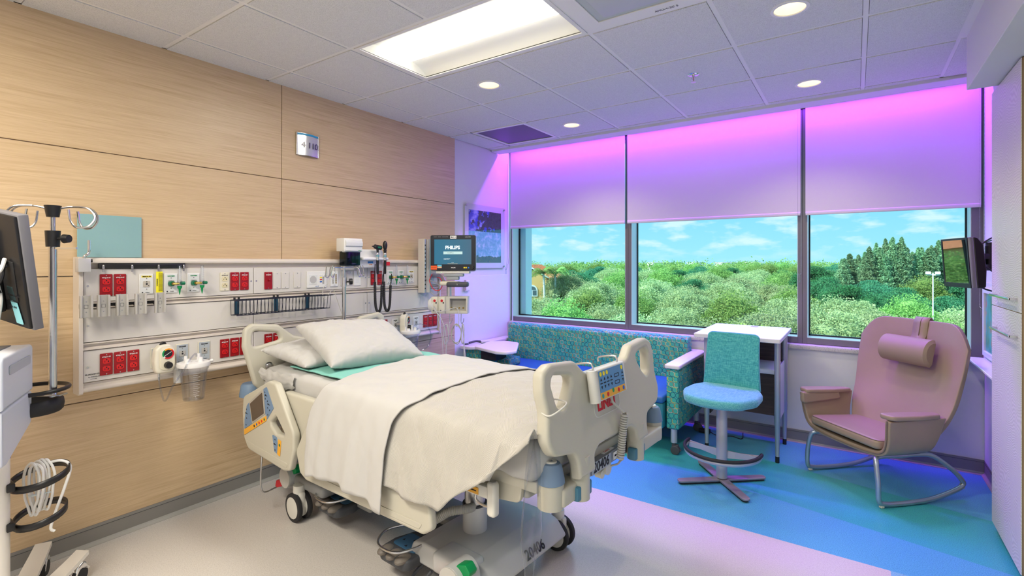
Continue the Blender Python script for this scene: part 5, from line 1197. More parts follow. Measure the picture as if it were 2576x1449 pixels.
# handset hooked on the footboard
M = MF @ Matrix.Translation((.0, -.05, 0))
hs = thing('bed_handset', 'cream handset with blue and orange keypad hooked over the footboard', 'remote control', BO, BR)
g = G(); g.box(.028, .062, -.125, .125, .935, 1.055, .006, 3, M=M); g.tube([M @ Vector((.050, -.125, .935)), M @ Vector((.050, -.125, 1.055))], .020, 16); g.obj('handset_case', bedwhite, hs)
def hx(y0, y1, z0, z1, m, nm, x=.0625): G().box(x, x + .0012, y0, y1, z0, z1, .0003, 1, M=M).obj(nm, m, hs)
hx(-.100, .105, .966, 1.048, handblue, 'handset_keypad'); hx(-.100, .105, .940, .966, orange, 'handset_strip')
g = G()
for i, y in enumerate((-.085, -.058, -.031, -.004, .092)):
    for z, s in ((1.015, 1), (.985, -1)): g.plate([(y - .006, z - s * .005), (y + .006, z - s * .005), (y, z + s * .006)], .0008, axis='x', M=M @ Matrix.Translation((.0642, 0, 0)))
    g.box(.0638, .0644, y - .009, y + .009, .998, 1.002, M=M)
for z in (1.012, .985): g.plate(rrect(.022, z - .007, .062, z + .007, .005), .0008, holes=[rrect(.024, z - .005, .060, z + .005, .004)], axis='x', M=M @ Matrix.Translation((.0642, 0, 0)))
g.obj('handset_symbols', ink, hs)
for y, z, m in ((-.085, 1.035, inkyellow), (-.060, 1.035, inkyellow), (-.035, 1.035, inkyellow), (.090, 1.035, inkyellow), (-.085, .953, mat('key_teal', (.02, .3, .35), .4)), (-.045, .953, inkred), (.045, .953, inkred), (.088, .953, inkblue), (.0, .960, inkgreen)): G().plate(ellipse(y, z, .0075, .0085, 16), .0012, axis='x', M=M @ Matrix.Translation((.0644, 0, 0))).obj('round_key', m, hs)
for y in (-.105, .095): G().tube(catmull([M @ Vector((.045, y, 1.052)), M @ Vector((.045, y, 1.072)), M @ Vector((.030, y, 1.082)), M @ Vector((-.035, y, 1.078)), M @ Vector((-.042, y, 1.060))], 6), .0038, 8).obj('wire_hook', steel, hs)
t = thing('spiral_cord', 'grey spiral cord hanging from the handset down the footboard', 'cord', BO, BR)
pth = [M @ Vector((.046, .012, .935)), M @ Vector((.046, .014, .91)), M @ Vector((.052, .060, .87)), M @ Vector((.058, .074, .855))]
G().tube(catmull(pth, 5), .005, 10).obj('cord_sleeve', mat('cord_warm_grey', (.46, .45, .42), .45), t)
P = []; top = Vector((2.214, .022, .858)); bot = Vector((2.200, .012, .675)); nT = 19
for k in range(nT * 12 + 1):
    a = 2 * PI * k / 12; f_ = k / (nT * 12); c = top.lerp(bot, f_); P.append((c.x + .0125 * math.cos(a), c.y + .0125 * math.sin(a), c.z))
G().tube(P, .0042, 8).obj('cord_spiral', mat('cord_warm_grey', (.46, .45, .42), .45), t)
G().tube(catmull([P[-1], (2.19, .03, .655), (2.15, .09, .615), (2.12, .085, .60)], 5), .0042, 8).obj('cord_tail', mat('cord_warm_grey', (.46, .45, .42), .45), t)
# clear bag on a clip at the footboard
t = thing('clear_bag', 'clear plastic film bag clipped to the near corner of the footboard', 'plastic bag', BO, BR)
g = G()
def bagf(u, v):
    a = 2 * PI * u; w = .012 + .040 * min(1, v * 2.2) ** .7; zz = .895 - .50 * v; pinch = 1 if v < .72 else 1 - (v - .72) / .28 * .85
    return (2.118 + .004 * math.sin(a * 3 + v * 9) + .014 * math.sin(a) * (.3 + v), -.470 - .03 * v + w * pinch * math.cos(a) * (1 + .1 * math.sin(a * 5)), zz)
g.grid(bagf, 36, 40, closeu=True); g.obj('bag_film', bagm, t, ang=60)
g = G(); g.box(2.135, 2.150, -.462, -.448, .895, .945, .003, 2); g.cyl((2.13, -.455, .925), (2.155, -.455, .925), .008, 10); g.obj('metal_clip', steel, t)
G().tube(catmull([(2.17, -.465, .955), (2.20, -.43, .975), (2.185, -.375, .985), (2.12, -.38, .985), (2.11, -.44, .97)], 8, True), .0028, 8, closed=True).obj('tie_loop', bedwhite, t)
# infusion pole on the bed head
t = thing('infusion_pole', 'slim steel infusion pole behind the pillows at the bed head', 'infusion pole', BW(-.032, .185, .60), 0)
G().cyl((0, 0, .0), (0, 0, .73), .0135, 18).obj('outer_pole', steel, t); G().cyl((0, 0, .72), (0, 0, .845), .009, 16).obj('inner_pole', steel, t)
G().cyl((0, 0, .70), (0, 0, .765), .018, 18).obj('pole_clamp', alum, t); g = G(); g.cyl((.010, .012, .735), (.022, .035, .735), .006, 10); g.cyl((.020, .030, .735), (.028, .048, .735), .022, 18); g.obj('clamp_knob', blackp, t)
for s in (-1, 1):
    g = G(); g.tube(catmull([(0, 0, .835), (0, s * .09, .838), (0, s * .112, .832), (0, s * .118, .79), (0, s * .135, .768), (0, s * .15, .785), (0, s * .142, .85)], 7), .0042, 8); g.tube(catmull([(0, s * .085, .838), (.03, s * .10, .83), (.04, s * .11, .79), (.045, s * .125, .770), (.045, s * .14, .79), (.045, s * .125, .85)], 7), .0042, 8); g.obj('hook_arm', steel, t)
# ================================================================ SOFA
sofa = thing('sleeper_sofa', 'long low sofa with teal ring-pattern fabric below the windows', 'sofa', (0, 0, 0))
bk = G(); pr = fillet([(4.47, .40), (4.615, .40), (4.615, .79), (4.595, .812), (4.515, .812), (4.49, .79)], [.01, .01, .02, .02, .02, .02], 4)
bk.plate(pr, 1.93, bev=.012, axis='x', M=Matrix.Translation((-2.178, 0, 0))); bk.obj('backrest', ring, sofa)
tealvin = mat('teal_vinyl', (.015, .19, .24), .45)
G().box(-3.06, -1.205, 3.775, 4.50, .395, .450, .018, 4).obj('seat_cushion', seatblue, sofa)
G().box(-3.05, -1.21, 3.79, 4.60, .20, .395, .012, 3).obj('seat_base', tealvin, sofa)
G().box(-1.200, -1.105, 3.835, 4.62, .195, .660, .014, 4).obj('armrest', ring, sofa)
g = G(); g.plate(fillet([(-1.212, 3.820), (-1.095, 3.820), (-1.090, 4.60), (-1.13, 4.655), (-1.28, 4.655), (-1.28, 4.62), (-1.205, 4.615)], [.02, .02, .03, .03, .01, .01, .03], 5), .030, bev=.008, M=Matrix.Translation((0, 0, .674))); g.obj('arm_cap', solidw, sofa)
def sleg(x, y):
    l = G().cyl((x, y, .09), (x, y, .20), .024, 20).obj('leg', silver, sofa)
    for s in (-1, 1): G().lathe([(0, -.009), (.030, -.008), (.034, -.005), (.034, .005), (.030, .008), (0, .009)], 26, M=Matrix.Translation((x + .012, y + s * .013, .034)) @ Matrix.Rotation(PI / 2, 4, 'X')).obj('castor_wheel', darkgrey, l)
    G().lathe([(0, -.0105), (.022, -.010), (.023, 0), (0, 0)], 22, M=Matrix.Translation((x + .012, y - .013, .034)) @ Matrix.Rotation(-PI / 2, 4, 'X') @ Matrix.Scale(-1, 4, (0, 0, 1))).obj('wheel_disc', greyp, l)
    g = G(); g.box(x - .015, x + .035, y - .012, y + .012, .045, .078, .006, 2); g.cyl((x, y, .07), (x, y, .10), .012, 12); g.box(x + .03, x + .055, y - .010, y + .010, .030, .042, .004, 2); g.obj('castor_fork', darkgrey, l)
sleg(-1.150, 3.868); sleg(-1.150, 4.52); sleg(-3.16, 3.93)
# left side unit with swing tray
G().box(XL + .018, -3.055, 3.905, 4.62, .18, .605, .012, 3).obj('side_unit', ring, sofa)
g = G(); g.plate(fillet([(XL + .004, 3.80), (-3.14, 3.80), (-3.035, 3.895), (-3.035, 3.935), (-3.16, 3.95), (-3.16, 4.62), (XL + .004, 4.62)], [.05, .08, .02, .02, .04, .02, .01], 5), .034, bev=.009, M=Matrix.Translation((0, 0, .628))); g.obj('side_top', solidw, sofa)
G().box(-3.15, -3.06, 3.97, 4.60, .55, .612, .002, 1).obj('storage_well', blackm, sofa)
g = G(); g.plate(fillet([(-3.03, 3.76), (-2.70, 3.655), (-2.60, 3.68), (-2.565, 3.80), (-2.80, 4.19), (-2.96, 4.22), (-3.10, 4.10)], [.03, .05, .06, .05, .06, .06, .05], 6), .030, bev=.009, M=Matrix.Translation((0, 0, .650))); g.obj('swing_tray', solidw, sofa)
G().box(-3.05, -2.86, 3.88, 4.06, .52, .628, .01, 2).obj('tray_pivot', blackm, sofa); G().box(-2.95, -2.78, 4.0, 4.2, .45, .53, .02, 3).obj('tray_arm', ring, sofa)
t = thing('pillow_speaker', 'white handset with black handle and short cord lying on the sofa side top', 'remote control', (-3.20, 4.0, .6455), R(68))
G().box(.05, .145, -.030, .030, 0, .022, .004, 2).obj('handset_body', whitep, t)
for i in range(3): G().box(.065 + i * .025, .082 + i * .025, -.022, .022, .0222, .0232, .0004, 1).obj('handset_keys', platewhite, t)
G().tube(catmull([(.05, 0, .014), (.0, .0, .02), (-.05, -.005, .018), (-.085, -.01, .012)], 6), .011, 12).obj('handset_handle', darkgrey, t); G().box(-.15, -.10, -.03, -.005, 0, .012, .003, 2).obj('handset_plug', darkgrey, t)
# ================================================================ DESK
dk = thing('standing_desk', 'tall narrow desk with whitewashed top and dark wood back under the window', 'desk', (-.735, 4.355, 0))
G().plate(fillet([(-.295, -.385), (.298, -.385), (.298, .385), (-.295, .385)], .012, 4), .030, bev=.003, M=Matrix.Translation((0, 0, .912))).obj('desk_top', whitewash, dk)
G().plate(rrect(-.2955, -.3855, .2985, .3855, .012), .0225, holes=[rrect(-.292, -.382, .295, .382, .012)], M=Matrix.Translation((0, 0, .912))).obj('edge_band', solidw, dk)
g = G(); g.lathe([(0, .9275), (.028, .9275), (.030, .929), (.028, .930), (0, .930)], 24, loc=(.03, .30, 0)); g.obj('cable_grommet', mat('grommet_lilac', (.45, .45, .55), .5), dk)
for x in (-.235, .262):
    for y in (-.225, .230):
        l = G().tube([(x, y, .03), (x, y, .28), (x, y, .285), (x, y, .895)], [.0135, .0185, .021, .021], 18).obj('leg', silver, dk)
        G().cyl((x, y, 0), (x, y, .045), .0145, 16).obj('leg_foot', blackp, l)
G().box(-.215, .243, .200, .218, .28, .895, .001, 1).obj('back_panel', darkwood, dk)
G().box(-.215, .243, -.205, .200, .640, .672, .002, 1).obj('shelf', whitewash, dk)
G().box(-.222, -.210, -.205, .215, .28, .895, .001, 1).obj('side_panel', darkwood, dk); G().box(.253, .262, -.205, .215, .27, .68, .001, 1).obj('side_panel', whitewash, dk)
G().box(-.215, .243, -.005, .012, .28, .640, .001, 1).obj('divider_panel', darkwood, dk)
t = thing('power_adapter', 'small black power adapter and cord on the floor behind the sofa arm', 'power adapter', (-1.06, 4.50, 0))
G().box(-.06, .03, -.03, .03, .002, .032, .006, 2).obj('adapter_body', blackp, t); G().tube(catmull([(.03, 0, .015), (.10, -.03, .006), (.20, .02, .006), (.28, .0, .006), (.27, .12, .02)], 8), .0035, 8).obj('adapter_cord', blackp, t)
# ================================================================ STOOL
st_ = thing('counter_stool', 'teal tweed counter stool on a grey column with four-armed base', 'stool', (-.740, 3.560, 0), R(-5))
def seatf():
    g = G(); out = fillet([(-.175, .235), (.175, .235), (.232, .10), (.240, -.06), (.175, -.215), (.06, -.268), (-.06, -.268), (-.175, -.215), (-.240, -.06), (-.232, .10)], [.05, .05, .12, .12, .12, .15, .15, .12, .12, .12], 6)
    g.plate(out, .062, bev=.024, res=4, M=Matrix.Translation((0, 0, .577))); return g
seatf().obj('seat', seatpurp, st_)
g = G()
def bkf(a, b, off):
    u = 2 * a - 1; z = .585 + .385 * b; w = .180 - .006 * b + (.012 * (1 - b) ** 2)
    ex = (abs(u) ** 8) * .010; y = .225 + .055 * b - .010 * math.sin(PI * b) - .018 * (u * u) * (1 - .3 * b)
    top = (.385 - .022 * max(0, (abs(u) - .80) / .20) ** 2.5) * b
    return (u * w, y + off, .585 + top)
g.grid(lambda a, b: bkf(a, b, 0), 24, 24); o = g.obj('backrest', tealtex, st_); so = o.modifiers.new('s', 'SOLIDIFY'); so.thickness = .030; so.offset = 0; bv = o.modifiers.new('b', 'BEVEL'); bv.width = .009; bv.segments = 3; bv.limit_method = 'ANGLE'
colm = mat('stool_column_grey', (.46, .47, .50), .38, .35)
G().cyl((0, 0, .03), (0, 0, .55), .0345, 30).obj('column', colm, st_); G().box(-.10, .10, -.12, .20, .532, .548, .004, 1).obj('seat_plate', blackm, st_)
g = G()
for k in range(4):
    a = PI / 4 + k * PI / 2; Mx = Matrix.Rotation(a, 4, 'Z')
    g.plate(fillet([(.0, -.030), (.305, -.026), (.305, .026), (.0, .030)], [0, .024, .024, 0], 6), .013, bev=.003, M=Mx @ Matrix.Translation((0, 0, .019)))
g.obj('base', mat('base_mauve_grey', (.33, .30, .33), .4, .3), st_)
g = G()
for k in range(4):
    a = PI / 4 + k * PI / 2; g.plate(fillet([(.0, -.022), (.295, -.020), (.295, .020), (.0, .022)], [0, .018, .018, 0], 4), .011, M=Matrix.Rotation(a, 4, 'Z') @ Matrix.Translation((0, 0, .0065)))
g.obj('base_pad', blackm, st_)
ringp = [(.235 * math.cos(a), .015 - .255 * math.sin(a) if True else 0) for a in np.linspace(-.12, PI + .12, 40)]
G().tube([(x, y, .205) for x, y in ringp], .0095, 10, flat=(1.5, 1)).obj('foot_ring', silver, st_)
G().tube([(x * 1.012, y * 1.012 - .0, .222) for x, y in ringp], .0115, 10).obj('ring_cover', rubber, st_)
g = G()
for a, b in (((-.225, .03), (-.02, .01)), ((.225, .03), (.02, .01))):
    p = Vector((*a, .205)); q_ = Vector((*b, .205)); d = (q_ - p); n_ = Vector((-d.y, d.x, 0)).normalized() * .004
    vs = [g.bm.verts.new(v) for v in (p + n_ + Vector((0, 0, .015)), q_ + n_ + Vector((0, 0, .0)), q_ + n_ + Vector((0, 0, -.045)), p + n_ + Vector((0, 0, -.018)), p - n_ + Vector((0, 0, .015)), q_ - n_ + Vector((0, 0, .0)), q_ - n_ + Vector((0, 0, -.045)), p - n_ + Vector((0, 0, -.018)))]
    for f in ((0, 1, 2, 3), (7, 6, 5, 4), (0, 4, 5, 1), (1, 5, 6, 2), (2, 6, 7, 3), (3, 7, 4, 0)): g.bm.faces.new([vs[i] for i in f])
g.box(-.225, .225, .012, .020, .18, .212); g.obj('ring_brace', silver, st_)
# ================================================================ ROCKING CHAIR
rk = thing('rocking_chair', 'taupe leather high-backed rocking chair on curved steel runners', 'rocking chair', (.085, 4.065, 0), R(-45))
def lerp(a, b, t): return a + (b - a) * t
def ramp_(t, pts):
    for (a, va), (b, vb) in zip(pts, pts[1:]):
        if t <= b:
            k = (t - a) / (b - a); k = k * k * (3 - 2 * k); return lerp(va, vb, k)
    return pts[-1][1]
def sm(t, pts):
    n_ = len(pts)
    for i in range(n_ - 1):
        if t <= pts[i + 1][0] or i == n_ - 2:
            x0, y0 = pts[i]; x1, y1 = pts[i + 1]; h = x1 - x0; k = min(1, (t - x0) / h)
            m0 = (y1 - pts[i - 1][1]) / (x1 - pts[i - 1][0]) if i > 0 else (y1 - y0) / h
            m1 = (pts[i + 2][1] - y0) / (pts[i + 2][0] - x0) if i < n_ - 2 else (y1 - y0) / h
            return (2 * k ** 3 - 3 * k * k + 1) * y0 + (k ** 3 - 2 * k * k + k) * h * m0 + (-2 * k ** 3 + 3 * k * k) * y1 + (k ** 3 - k * k) * h * m1
def back(a, b):
    u = 2 * a - 1; v = b; zt_ = 1.082 - .15 * max(0, (abs(u) - .55) / .45) ** 2.6; z = .30 + (zt_ - .30) * v
    w = sm(v, [(0, .24), (.18, .300), (.33, .335), (.7, .365), (1, .372)])
    yb = sm(v, [(0, .12), (.20, .215), (.45, .315), (.7, .37), (1, .420)])
    wing = sm(v, [(0, .02), (.3, .055), (.6, .075), (1, .075)])
    # round the upper corners
    return (u * w - .028 * v, yb - wing * abs(u) ** 2.4, z)
g = G(); g.grid(back, 48, 56); o = g.obj('back_shell', leather, rk, ang=70); so = o.modifiers.new('s', 'SOLIDIFY'); so.thickness = .030; so.offset = 0; bv = o.modifiers.new('b', 'BEVEL'); bv.width = .012; bv.segments = 3; bv.limit_method = 'ANGLE'
U = catmull([(0, -.338, .540), (0, -.332, .50), (0, -.318, .40), (0, -.285, .335), (0, -.20, .308), (0, 0, .300), (0, .20, .308), (0, .285, .335), (0, .318, .40), (0, .332, .50), (0, .338, .540)], 6)
def buck(a, b):
    k = a * (len(U) - 1); i = min(int(k), len(U) - 2); p = U[i].lerp(U[i + 1], k - i); y = lerp(-.215, .105 + (p.z - .30) * .27, b); s = lerp(1.0, .98, b)
    rake = (p.z - .30) * .10
    return (p.y * s, y - rake * (1 - b) + .10 * (1 - b) * abs(p.y) * 0, p.z - .0 * b)
g = G(); g.grid(buck, 60, 20); o = g.obj('seat_shell', leather, rk, ang=70); so = o.modifiers.new('s', 'SOLIDIFY'); so.thickness = .034; so.offset = 0; bv = o.modifiers.new('b', 'BEVEL'); bv.width = .010; bv.segments = 3; bv.limit_method = 'ANGLE'
G().tube([Vector(buck(k / 60, 0)) + Vector((0, -.004, 0)) for k in range(61)], .0035, 6).obj('edge_piping', piping, rk)
g = G(); g.plate(fillet([(-.272, -.235), (.272, -.235), (.262, .17), (.16, .21), (-.16, .21), (-.262, .17)], [.05, .05, .06, .06, .06, .06], 6), .062, bev=.022, res=4, M=Matrix.Translation((0, 0, .362)) @ Matrix.Rotation(R(-2.5), 4, 'X'))
g.obj('seat_cushion', leather, rk)
g = G(); g.plate(fillet([(-.268, -.232), (.268, -.232), (.258, .17), (.16, .205), (-.16, .205), (-.258, .17)], [.05, .05, .06, .06, .06, .06], 6), .004, holes=[fillet([(-.262, -.226), (.262, -.226), (.252, .166), (.158, .199), (-.158, .199), (-.252, .166)], [.05, .05, .06, .06, .06, .06], 6)], M=Matrix.Translation((0, 0, .386)) @ Matrix.Rotation(R(-2.5), 4, 'X')); g.obj('cushion_seam', piping, rk)
for s in (-1, 1):
    g = G(); out = fillet([(.278, -.245), (.372, -.235), (.370, -.03), (.350, .13), (.295, .15), (.275, -.02)], [.03, .045, .08, .05, .04, .05], 6)
    if s < 0: out = [(-x, y) for x, y in out][::-1]
    g.plate(out, .030, bev=.011, res=3, M=Matrix.Translation((0, 0, .552)) @ Matrix.Rotation(R(-2), 4, 'X')); g.obj('armrest', leather, rk)
    if s < 0: G().plate(fillet([(-.27, .47), (.05, .49), (.03, .545), (-.27, .555)], [.03, .03, .01, .01], 5), .035, bev=.014, axis='x', M=Matrix.Translation((-.300, 0, 0))).obj('arm_pad', leather, rk)
g = G()
def hr(a, b):
    an = PI * (1.05 * b - .025); x = -.170 + .340 * a; e = 1 - max(0, abs(2 * a - 1) - .93) / .07 * .25
    return (x, -.070 * math.sin(an) * e, .090 * math.cos(an) * e)
g.grid(hr, 30, 20); g.plate([(hr(0, b / 20)[1], hr(0, b / 20)[2]) for b in range(21)], .004, axis='x', M=Matrix.Translation((-.168, 0, 0))); g.plate([(hr(0, b / 20)[1], hr(0, b / 20)[2]) for b in range(21)], .004, axis='x', M=Matrix.Translation((.168, 0, 0)))
g.bm.transform(Matrix.Translation((0, .290, .885)) @ Matrix.Rotation(R(-13), 4, 'X')); g.obj('headrest_pillow', leather, rk, ang=50)
for s in (0,):
    g = G(); xs = s * .028
    YB = lambda z: back(.5, (z - .30) / .782)[1]; P = catmull([(xs, YB(.93) - .045, .93), (xs, YB(.98) - .020, .98), (xs, YB(1.04) - .020, 1.04), (xs, YB(1.07) - .019, 1.075), (xs, YB(1.08), 1.100), (xs, YB(1.07) + .020, 1.075), (xs, YB(1.0) + .021, 1.0), (xs, YB(.92) + .022, .92)], 6)
    g.tube(P, .0035, 8, flat=(7, 1)) if False else None
    V = [(g.bm.verts.new(p + Vector((-.050, 0, 0))), g.bm.verts.new(p + Vector((.050, 0, 0)))) for p in P]
    for a, b in zip(V, V[1:]): g.bm.faces.new((a[0], a[1], b[1], b[0]))
    o = g.obj('headrest_strap', leather, rk); so = o.modifiers.new('s', 'SOLIDIFY'); so.thickness = .005; so.offset = 0
G().tube(catmull([(-.001, YB(.98) - .024, .98), (-.001, YB(1.04) - .024, 1.04), (-.001, YB(1.07) - .022, 1.078), (-.001, YB(1.08), 1.104)], 6), .0022, 6).obj('strap_seam', piping, rk)
for s in (-1, 1):
    x = s * .278; xt = s * .235
    P = catmull([(x, -.235, .045), (x * .99, -.238, .15), (xt + s * .02, -.230, .262), (xt, -.195, .288), (xt, -.05, .286), (xt, .10, .284), (xt + s * .01, .20, .268), (x * .98, .31, .185), (x, .372, .120), (x, .375, .092), (x, .33, .066), (x, .16, .026), (x, .0, .0155), (x, -.12, .0165), (x, -.20, .024)], 7, True)
    r_ = G().tube(P, .0145, 12, closed=True).obj('runner', rocksteel, rk)
    for y, z in ((-.215, .008), (.372, .075)): G().box(x - .010, x + .010, y - .012, y + .012, z - .006, z + .012, .003, 1).obj('glide', creamp, r_)
g = G()
for y in (-.15, .08): g.cyl((-.24, y, .287), (.24, y, .287), .011, 12)
g.obj('cross_bar', rocksteel, rk)
# ================================================================ WARDROBE AT RIGHT
cb = thing('wardrobe', 'tall pale textured wood wardrobe at the right edge with bar handles', 'wardrobe', (.62, 3.48, 0))
G().box(.0045, .66, -.295, .290, .045, 2.405, .001, 1).obj('carcass', oakedge, cb)
G().box(.05, .66, -.29, .285, 0, .045).obj('toe_kick', oakedge, cb, smooth=False)
for z0, z1, n_ in ((.047, 1.236, 'lower_door'), (1.241, 2.403, 'upper_door')): G().box(0, .004, -.296, .2905, z0, z1, .001, 1).obj(n_, cabw, cb)
for z in (1.300, 1.125):
    g = G(); g.box(-.032, -.024, -.24, .17, z - .006, z + .006, .002, 2)
    for y in (-.235, .165): g.box(-.030, .0, y - .005, y + .005, z - .005, z + .005, .001, 1)
    g.obj('bar_handle', steel, cb)
# ================================================================ SMALL TELEVISION ON ARM
tv = thing('patient_television', 'small black television on a wall arm beside the wardrobe', 'television', (.500, 4.022, 1.470), R(-73.7))
g = G(); g.box(-.150, .150, .002, .030, -.148, .148, .004, 2, M=Matrix.Rotation(R(4), 4, 'X'))
g.obj('tv_frame', mat('tv_silver_edge', (.30, .31, .33), .25, .5), tv)
g = G(); g.plate(fillet([(.028, -.150), (.028, .150), (.050, .142), (.075, .10), (.080, -.05), (.070, -.150)], .012, 4), .300, bev=.006, axis='x', M=Matrix.Rotation(R(4), 4, 'X')); g.obj('tv_back', blackp, tv)
G().box(-.138, .138, .0003, .0022, -.122, .136, M=Matrix.Rotation(R(4), 4, 'X')).obj('tv_screen', mat('glossy_screen', (.004, .004, .005), .02, spec=1.0, coat=1, ior=2.4), tv, smooth=False)
G().plate([(-.150, -.148), (.150, -.148), (.150, .148), (-.150, .148)], .004, holes=[[(-.138, -.122), (.138, -.122), (.138, .136), (-.138, .136)]], axis='y-', M=Matrix.Rotation(R(4), 4, 'X')).obj('tv_bezel', blackp, tv, smooth=False)
g = G(); g.box(-.045, .045, .075, .10, -.01, .08, .006, 2); g.box(-.02, .02, .09, .16, .02, .055, .006, 2); g.cyl((0, .165, -.01), (0, .165, .10), .02, 16); g.obj('pan_mount', blackp, tv)
arm = G(); 
def tvl(x, y, z):
    th_ = R(-73.7); return (.5 + x * math.cos(th_) - y * math.sin(th_), 4.022 + x * math.sin(th_) + y * math.cos(th_), 1.47 + z)
wallp = Vector((XR - .03, 4.36, 1.51))
inv = Matrix.Rotation(R(73.7), 4, 'Z') @ Matrix.Translation((-.5, -4.022, -1.47))
wl_ = inv @ wallp
g = G(); g.tube([(0, .165, .04), tuple(wl_)], .017, 12, flat=(1.4, .8)); g.cyl(tuple(wl_ - Vector((0, 0, .09))), tuple(wl_ + Vector((0, 0, .09))), .024, 16); g.obj('wall_arm', blackm, tv)
wp = G(); wp.box(XR - .012, XR - .001, 4.30, 4.42, 1.40, 1.64, .003, 1); wp.bm.transform(inv); wp.obj('wall_bracket', blackm, tv)
for P in ([(.0, .08, .03), (.03, .14, -.03), (.02, .20, -.07), (-.03, .24, -.03), tuple(wl_ + Vector((0, -.02, .03)))], [(.02, .08, -.12), (.03, .14, -.16), (.02, .22, -.17), (0, .27, -.10), (wl_.x, wl_.y, wl_.z - .08)], [(-.02, .12, .10), (0, .18, .15), (0, .24, .16), (wl_.x, wl_.y - .03, wl_.z + .09)]):
    G().tube(catmull(P, 8), .0045, 8).obj('tv_cable', blackp, tv)
t = thing('marker_board', 'narrow edge of a white framed colourful board with pen tray on the right wall', 'board', (XR - .006, 4.22, 1.07), -W90)
bp_ = mat('board_print', (.1, .5, .3), .3); q = NB(bp_); q.color(q.ramp(q.noise(q.obj(), 5, 3), [(.35, (.02, .25, .12)), (.5, (.05, .45, .40)), (.6, (.6, .08, .03)), (.7, (.6, .6, .2))]))
G().box(-.39, .39, -.006, -.002, -.20, .20).obj('board_face', bp_, t, smooth=False)
g = G(); g.plate([(-.42, -.23), (.42, -.23), (.42, .23), (-.42, .23)], .018, holes=[[(-.385, -.195), (.385, -.195), (.385, .195), (-.385, .195)]], bev=.003, axis='y-', off=.010); g.obj('board_frame', whitep, t)
g = G(); g.box(-.42, .42, -.105, -.002, -.258, -.250, .002, 1); g.box(-.42, .42, -.108, -.100, -.256, -.242, .002, 1); g.obj('pen_tray', whitep, t)
# ================================================================ MEDICAL CART AT LEFT EDGE
ct = thing('medical_cart', 'white rolling computer cart at the left edge with curved caster legs', 'medical cart', (-2.76, .470, 0))
CA = Vector((-2.533 + 2.76, .442 - .470, 0)); CB = Vector((-2.888 + 2.76, .596 - .470, 0)); dr = (CB - CA).normalized(); nr = Vector((.40, .916, 0)).normalized(); inn = -nr
cart_w = mat('cart_white', (.58, .62, .70), .4); cart_p = mat('cart_leg_white', (.70, .67, .62), .35)
MXc = Matrix(((dr.x, nr.x, 0, CA.x), (dr.y, nr.y, 0, CA.y), (0, 0, 1, 0), (0, 0, 0, 1)))   # x along the visible side, y outwards
Lc = (CB - CA).length
g = G(); side = fillet([(0, .775), (.05, .735), (Lc, .775), (Lc, 1.110), (Lc - .02, 1.126), (0, 1.126)], [.01, .03, .02, .02, .02, .01], 4)
g.plate(fillet([(0, .93), (Lc, .93), (Lc, 1.112), (Lc - .015, 1.126), (0, 1.126)], [.004, .012, .02, .02, .02], 4), .30, holes=[], bev=.010, axis='y-', M=MXc @ Matrix.Translation((0, -.152, 0)), res=3); g.obj('upper_housing', cart_w, ct)
g = G(); g.plate(fillet([(.005, .725), (.06, .72), (Lc - .004, .795), (Lc - .004, .926), (.005, .926)], [.01, .03, .03, .004, .004], 4), .29, bev=.008, axis='y-', M=MXc @ Matrix.Translation((0, -.150, 0)), res=3); g.obj('lower_housing', cart_w, ct)
G().plate(rrect(.07, 1.050, Lc - .05, 1.085, .012, 4), .004, bev=.001, axis='y-', M=MXc @ Matrix.Translation((0, .0, 0)) @ Matrix.Scale(1, 4)).obj('grip_recess', mat('cart_shadow_grey', (.40, .43, .48), .5), ct)
G().box(.02, Lc - .04, -.28, -.06, 1.1245, 1.130, .002, 1, M=MXc).obj('top_recess', mat('slate_grey', (.09, .11, .13), .5), ct)
g = G(); g.cyl((0, 0, .09), (0, 0, .76), .031, 24); g.obj('column', cart_p, ct)
G().tube([(.002, 0, .70), (.002, 0, .702)], .0325, 20).obj('cable_tie', mat('violet_tie', (.25, .2, .5), .5), ct)
def cleg(tip, cast):
    P = catmull([(0, 0, .085), (tip[0] * .45, tip[1] * .45, .075), (tip[0] * .78, tip[1] * .78, .105), (tip[0], tip[1], .135)], 8)
    g = G(); n = len(P); V = []
    d = Vector((tip[0], tip[1], 0)).normalized(); s_ = Vector((-d.y, d.x, 0))
    for i, p in enumerate(P):
        w = .040 - .010 * i / n; V.append([g.bm.verts.new(p + s_ * w * a + Vector((0, 0, b))) for a, b in ((-1, .006), (1, .006), (1, -.012), (-1, -.012))])
    for a, b in zip(V, V[1:]):
        for k in range(4): g.bm.faces.new((a[k], a[(k + 1) % 4], b[(k + 1) % 4], b[k]))
    g.bm.faces.new(V[0]); g.bm.faces.new(V[-1]); o = g.obj('leg', cart_p, ct, ang=50)
    c = Vector((cast[0], cast[1], 0))
    for s in (-1, 1): G().lathe([(0, -.010), (.034, -.009), (.038, -.005), (.038, .005), (.034, .009), (0, .010)], 26, M=Matrix.Translation(c + s_ * .014 * s + Vector((0, 0, .038))) @ Matrix.Rotation(math.atan2(s_.y, s_.x) - PI / 2, 4, 'Z') @ Matrix.Rotation(PI / 2, 4, 'X')).obj('castor_wheel', rubber, o)
    g = G(); Mz = Matrix.Translation(c) @ Matrix.Rotation(math.atan2(s_.y, s_.x) - PI / 2, 4, 'Z')
    g.plate(fillet([(-.038, .030), (-.020, .085), (.012, .100), (.028, .085), (.044, .045), (.030, .055), (.0, .068), (-.025, .035)], .012, 4), .050, bev=.008, axis='y-', M=Mz); g.obj('castor_hood', chrome, o)
    G().cyl(tuple(c + Vector((0, 0, .095))), tuple(c + Vector((0, 0, .120))), .016, 16, .022).obj('castor_stem', blackp, o)
def rel(x, y): return (x + 2.76, y - .470)
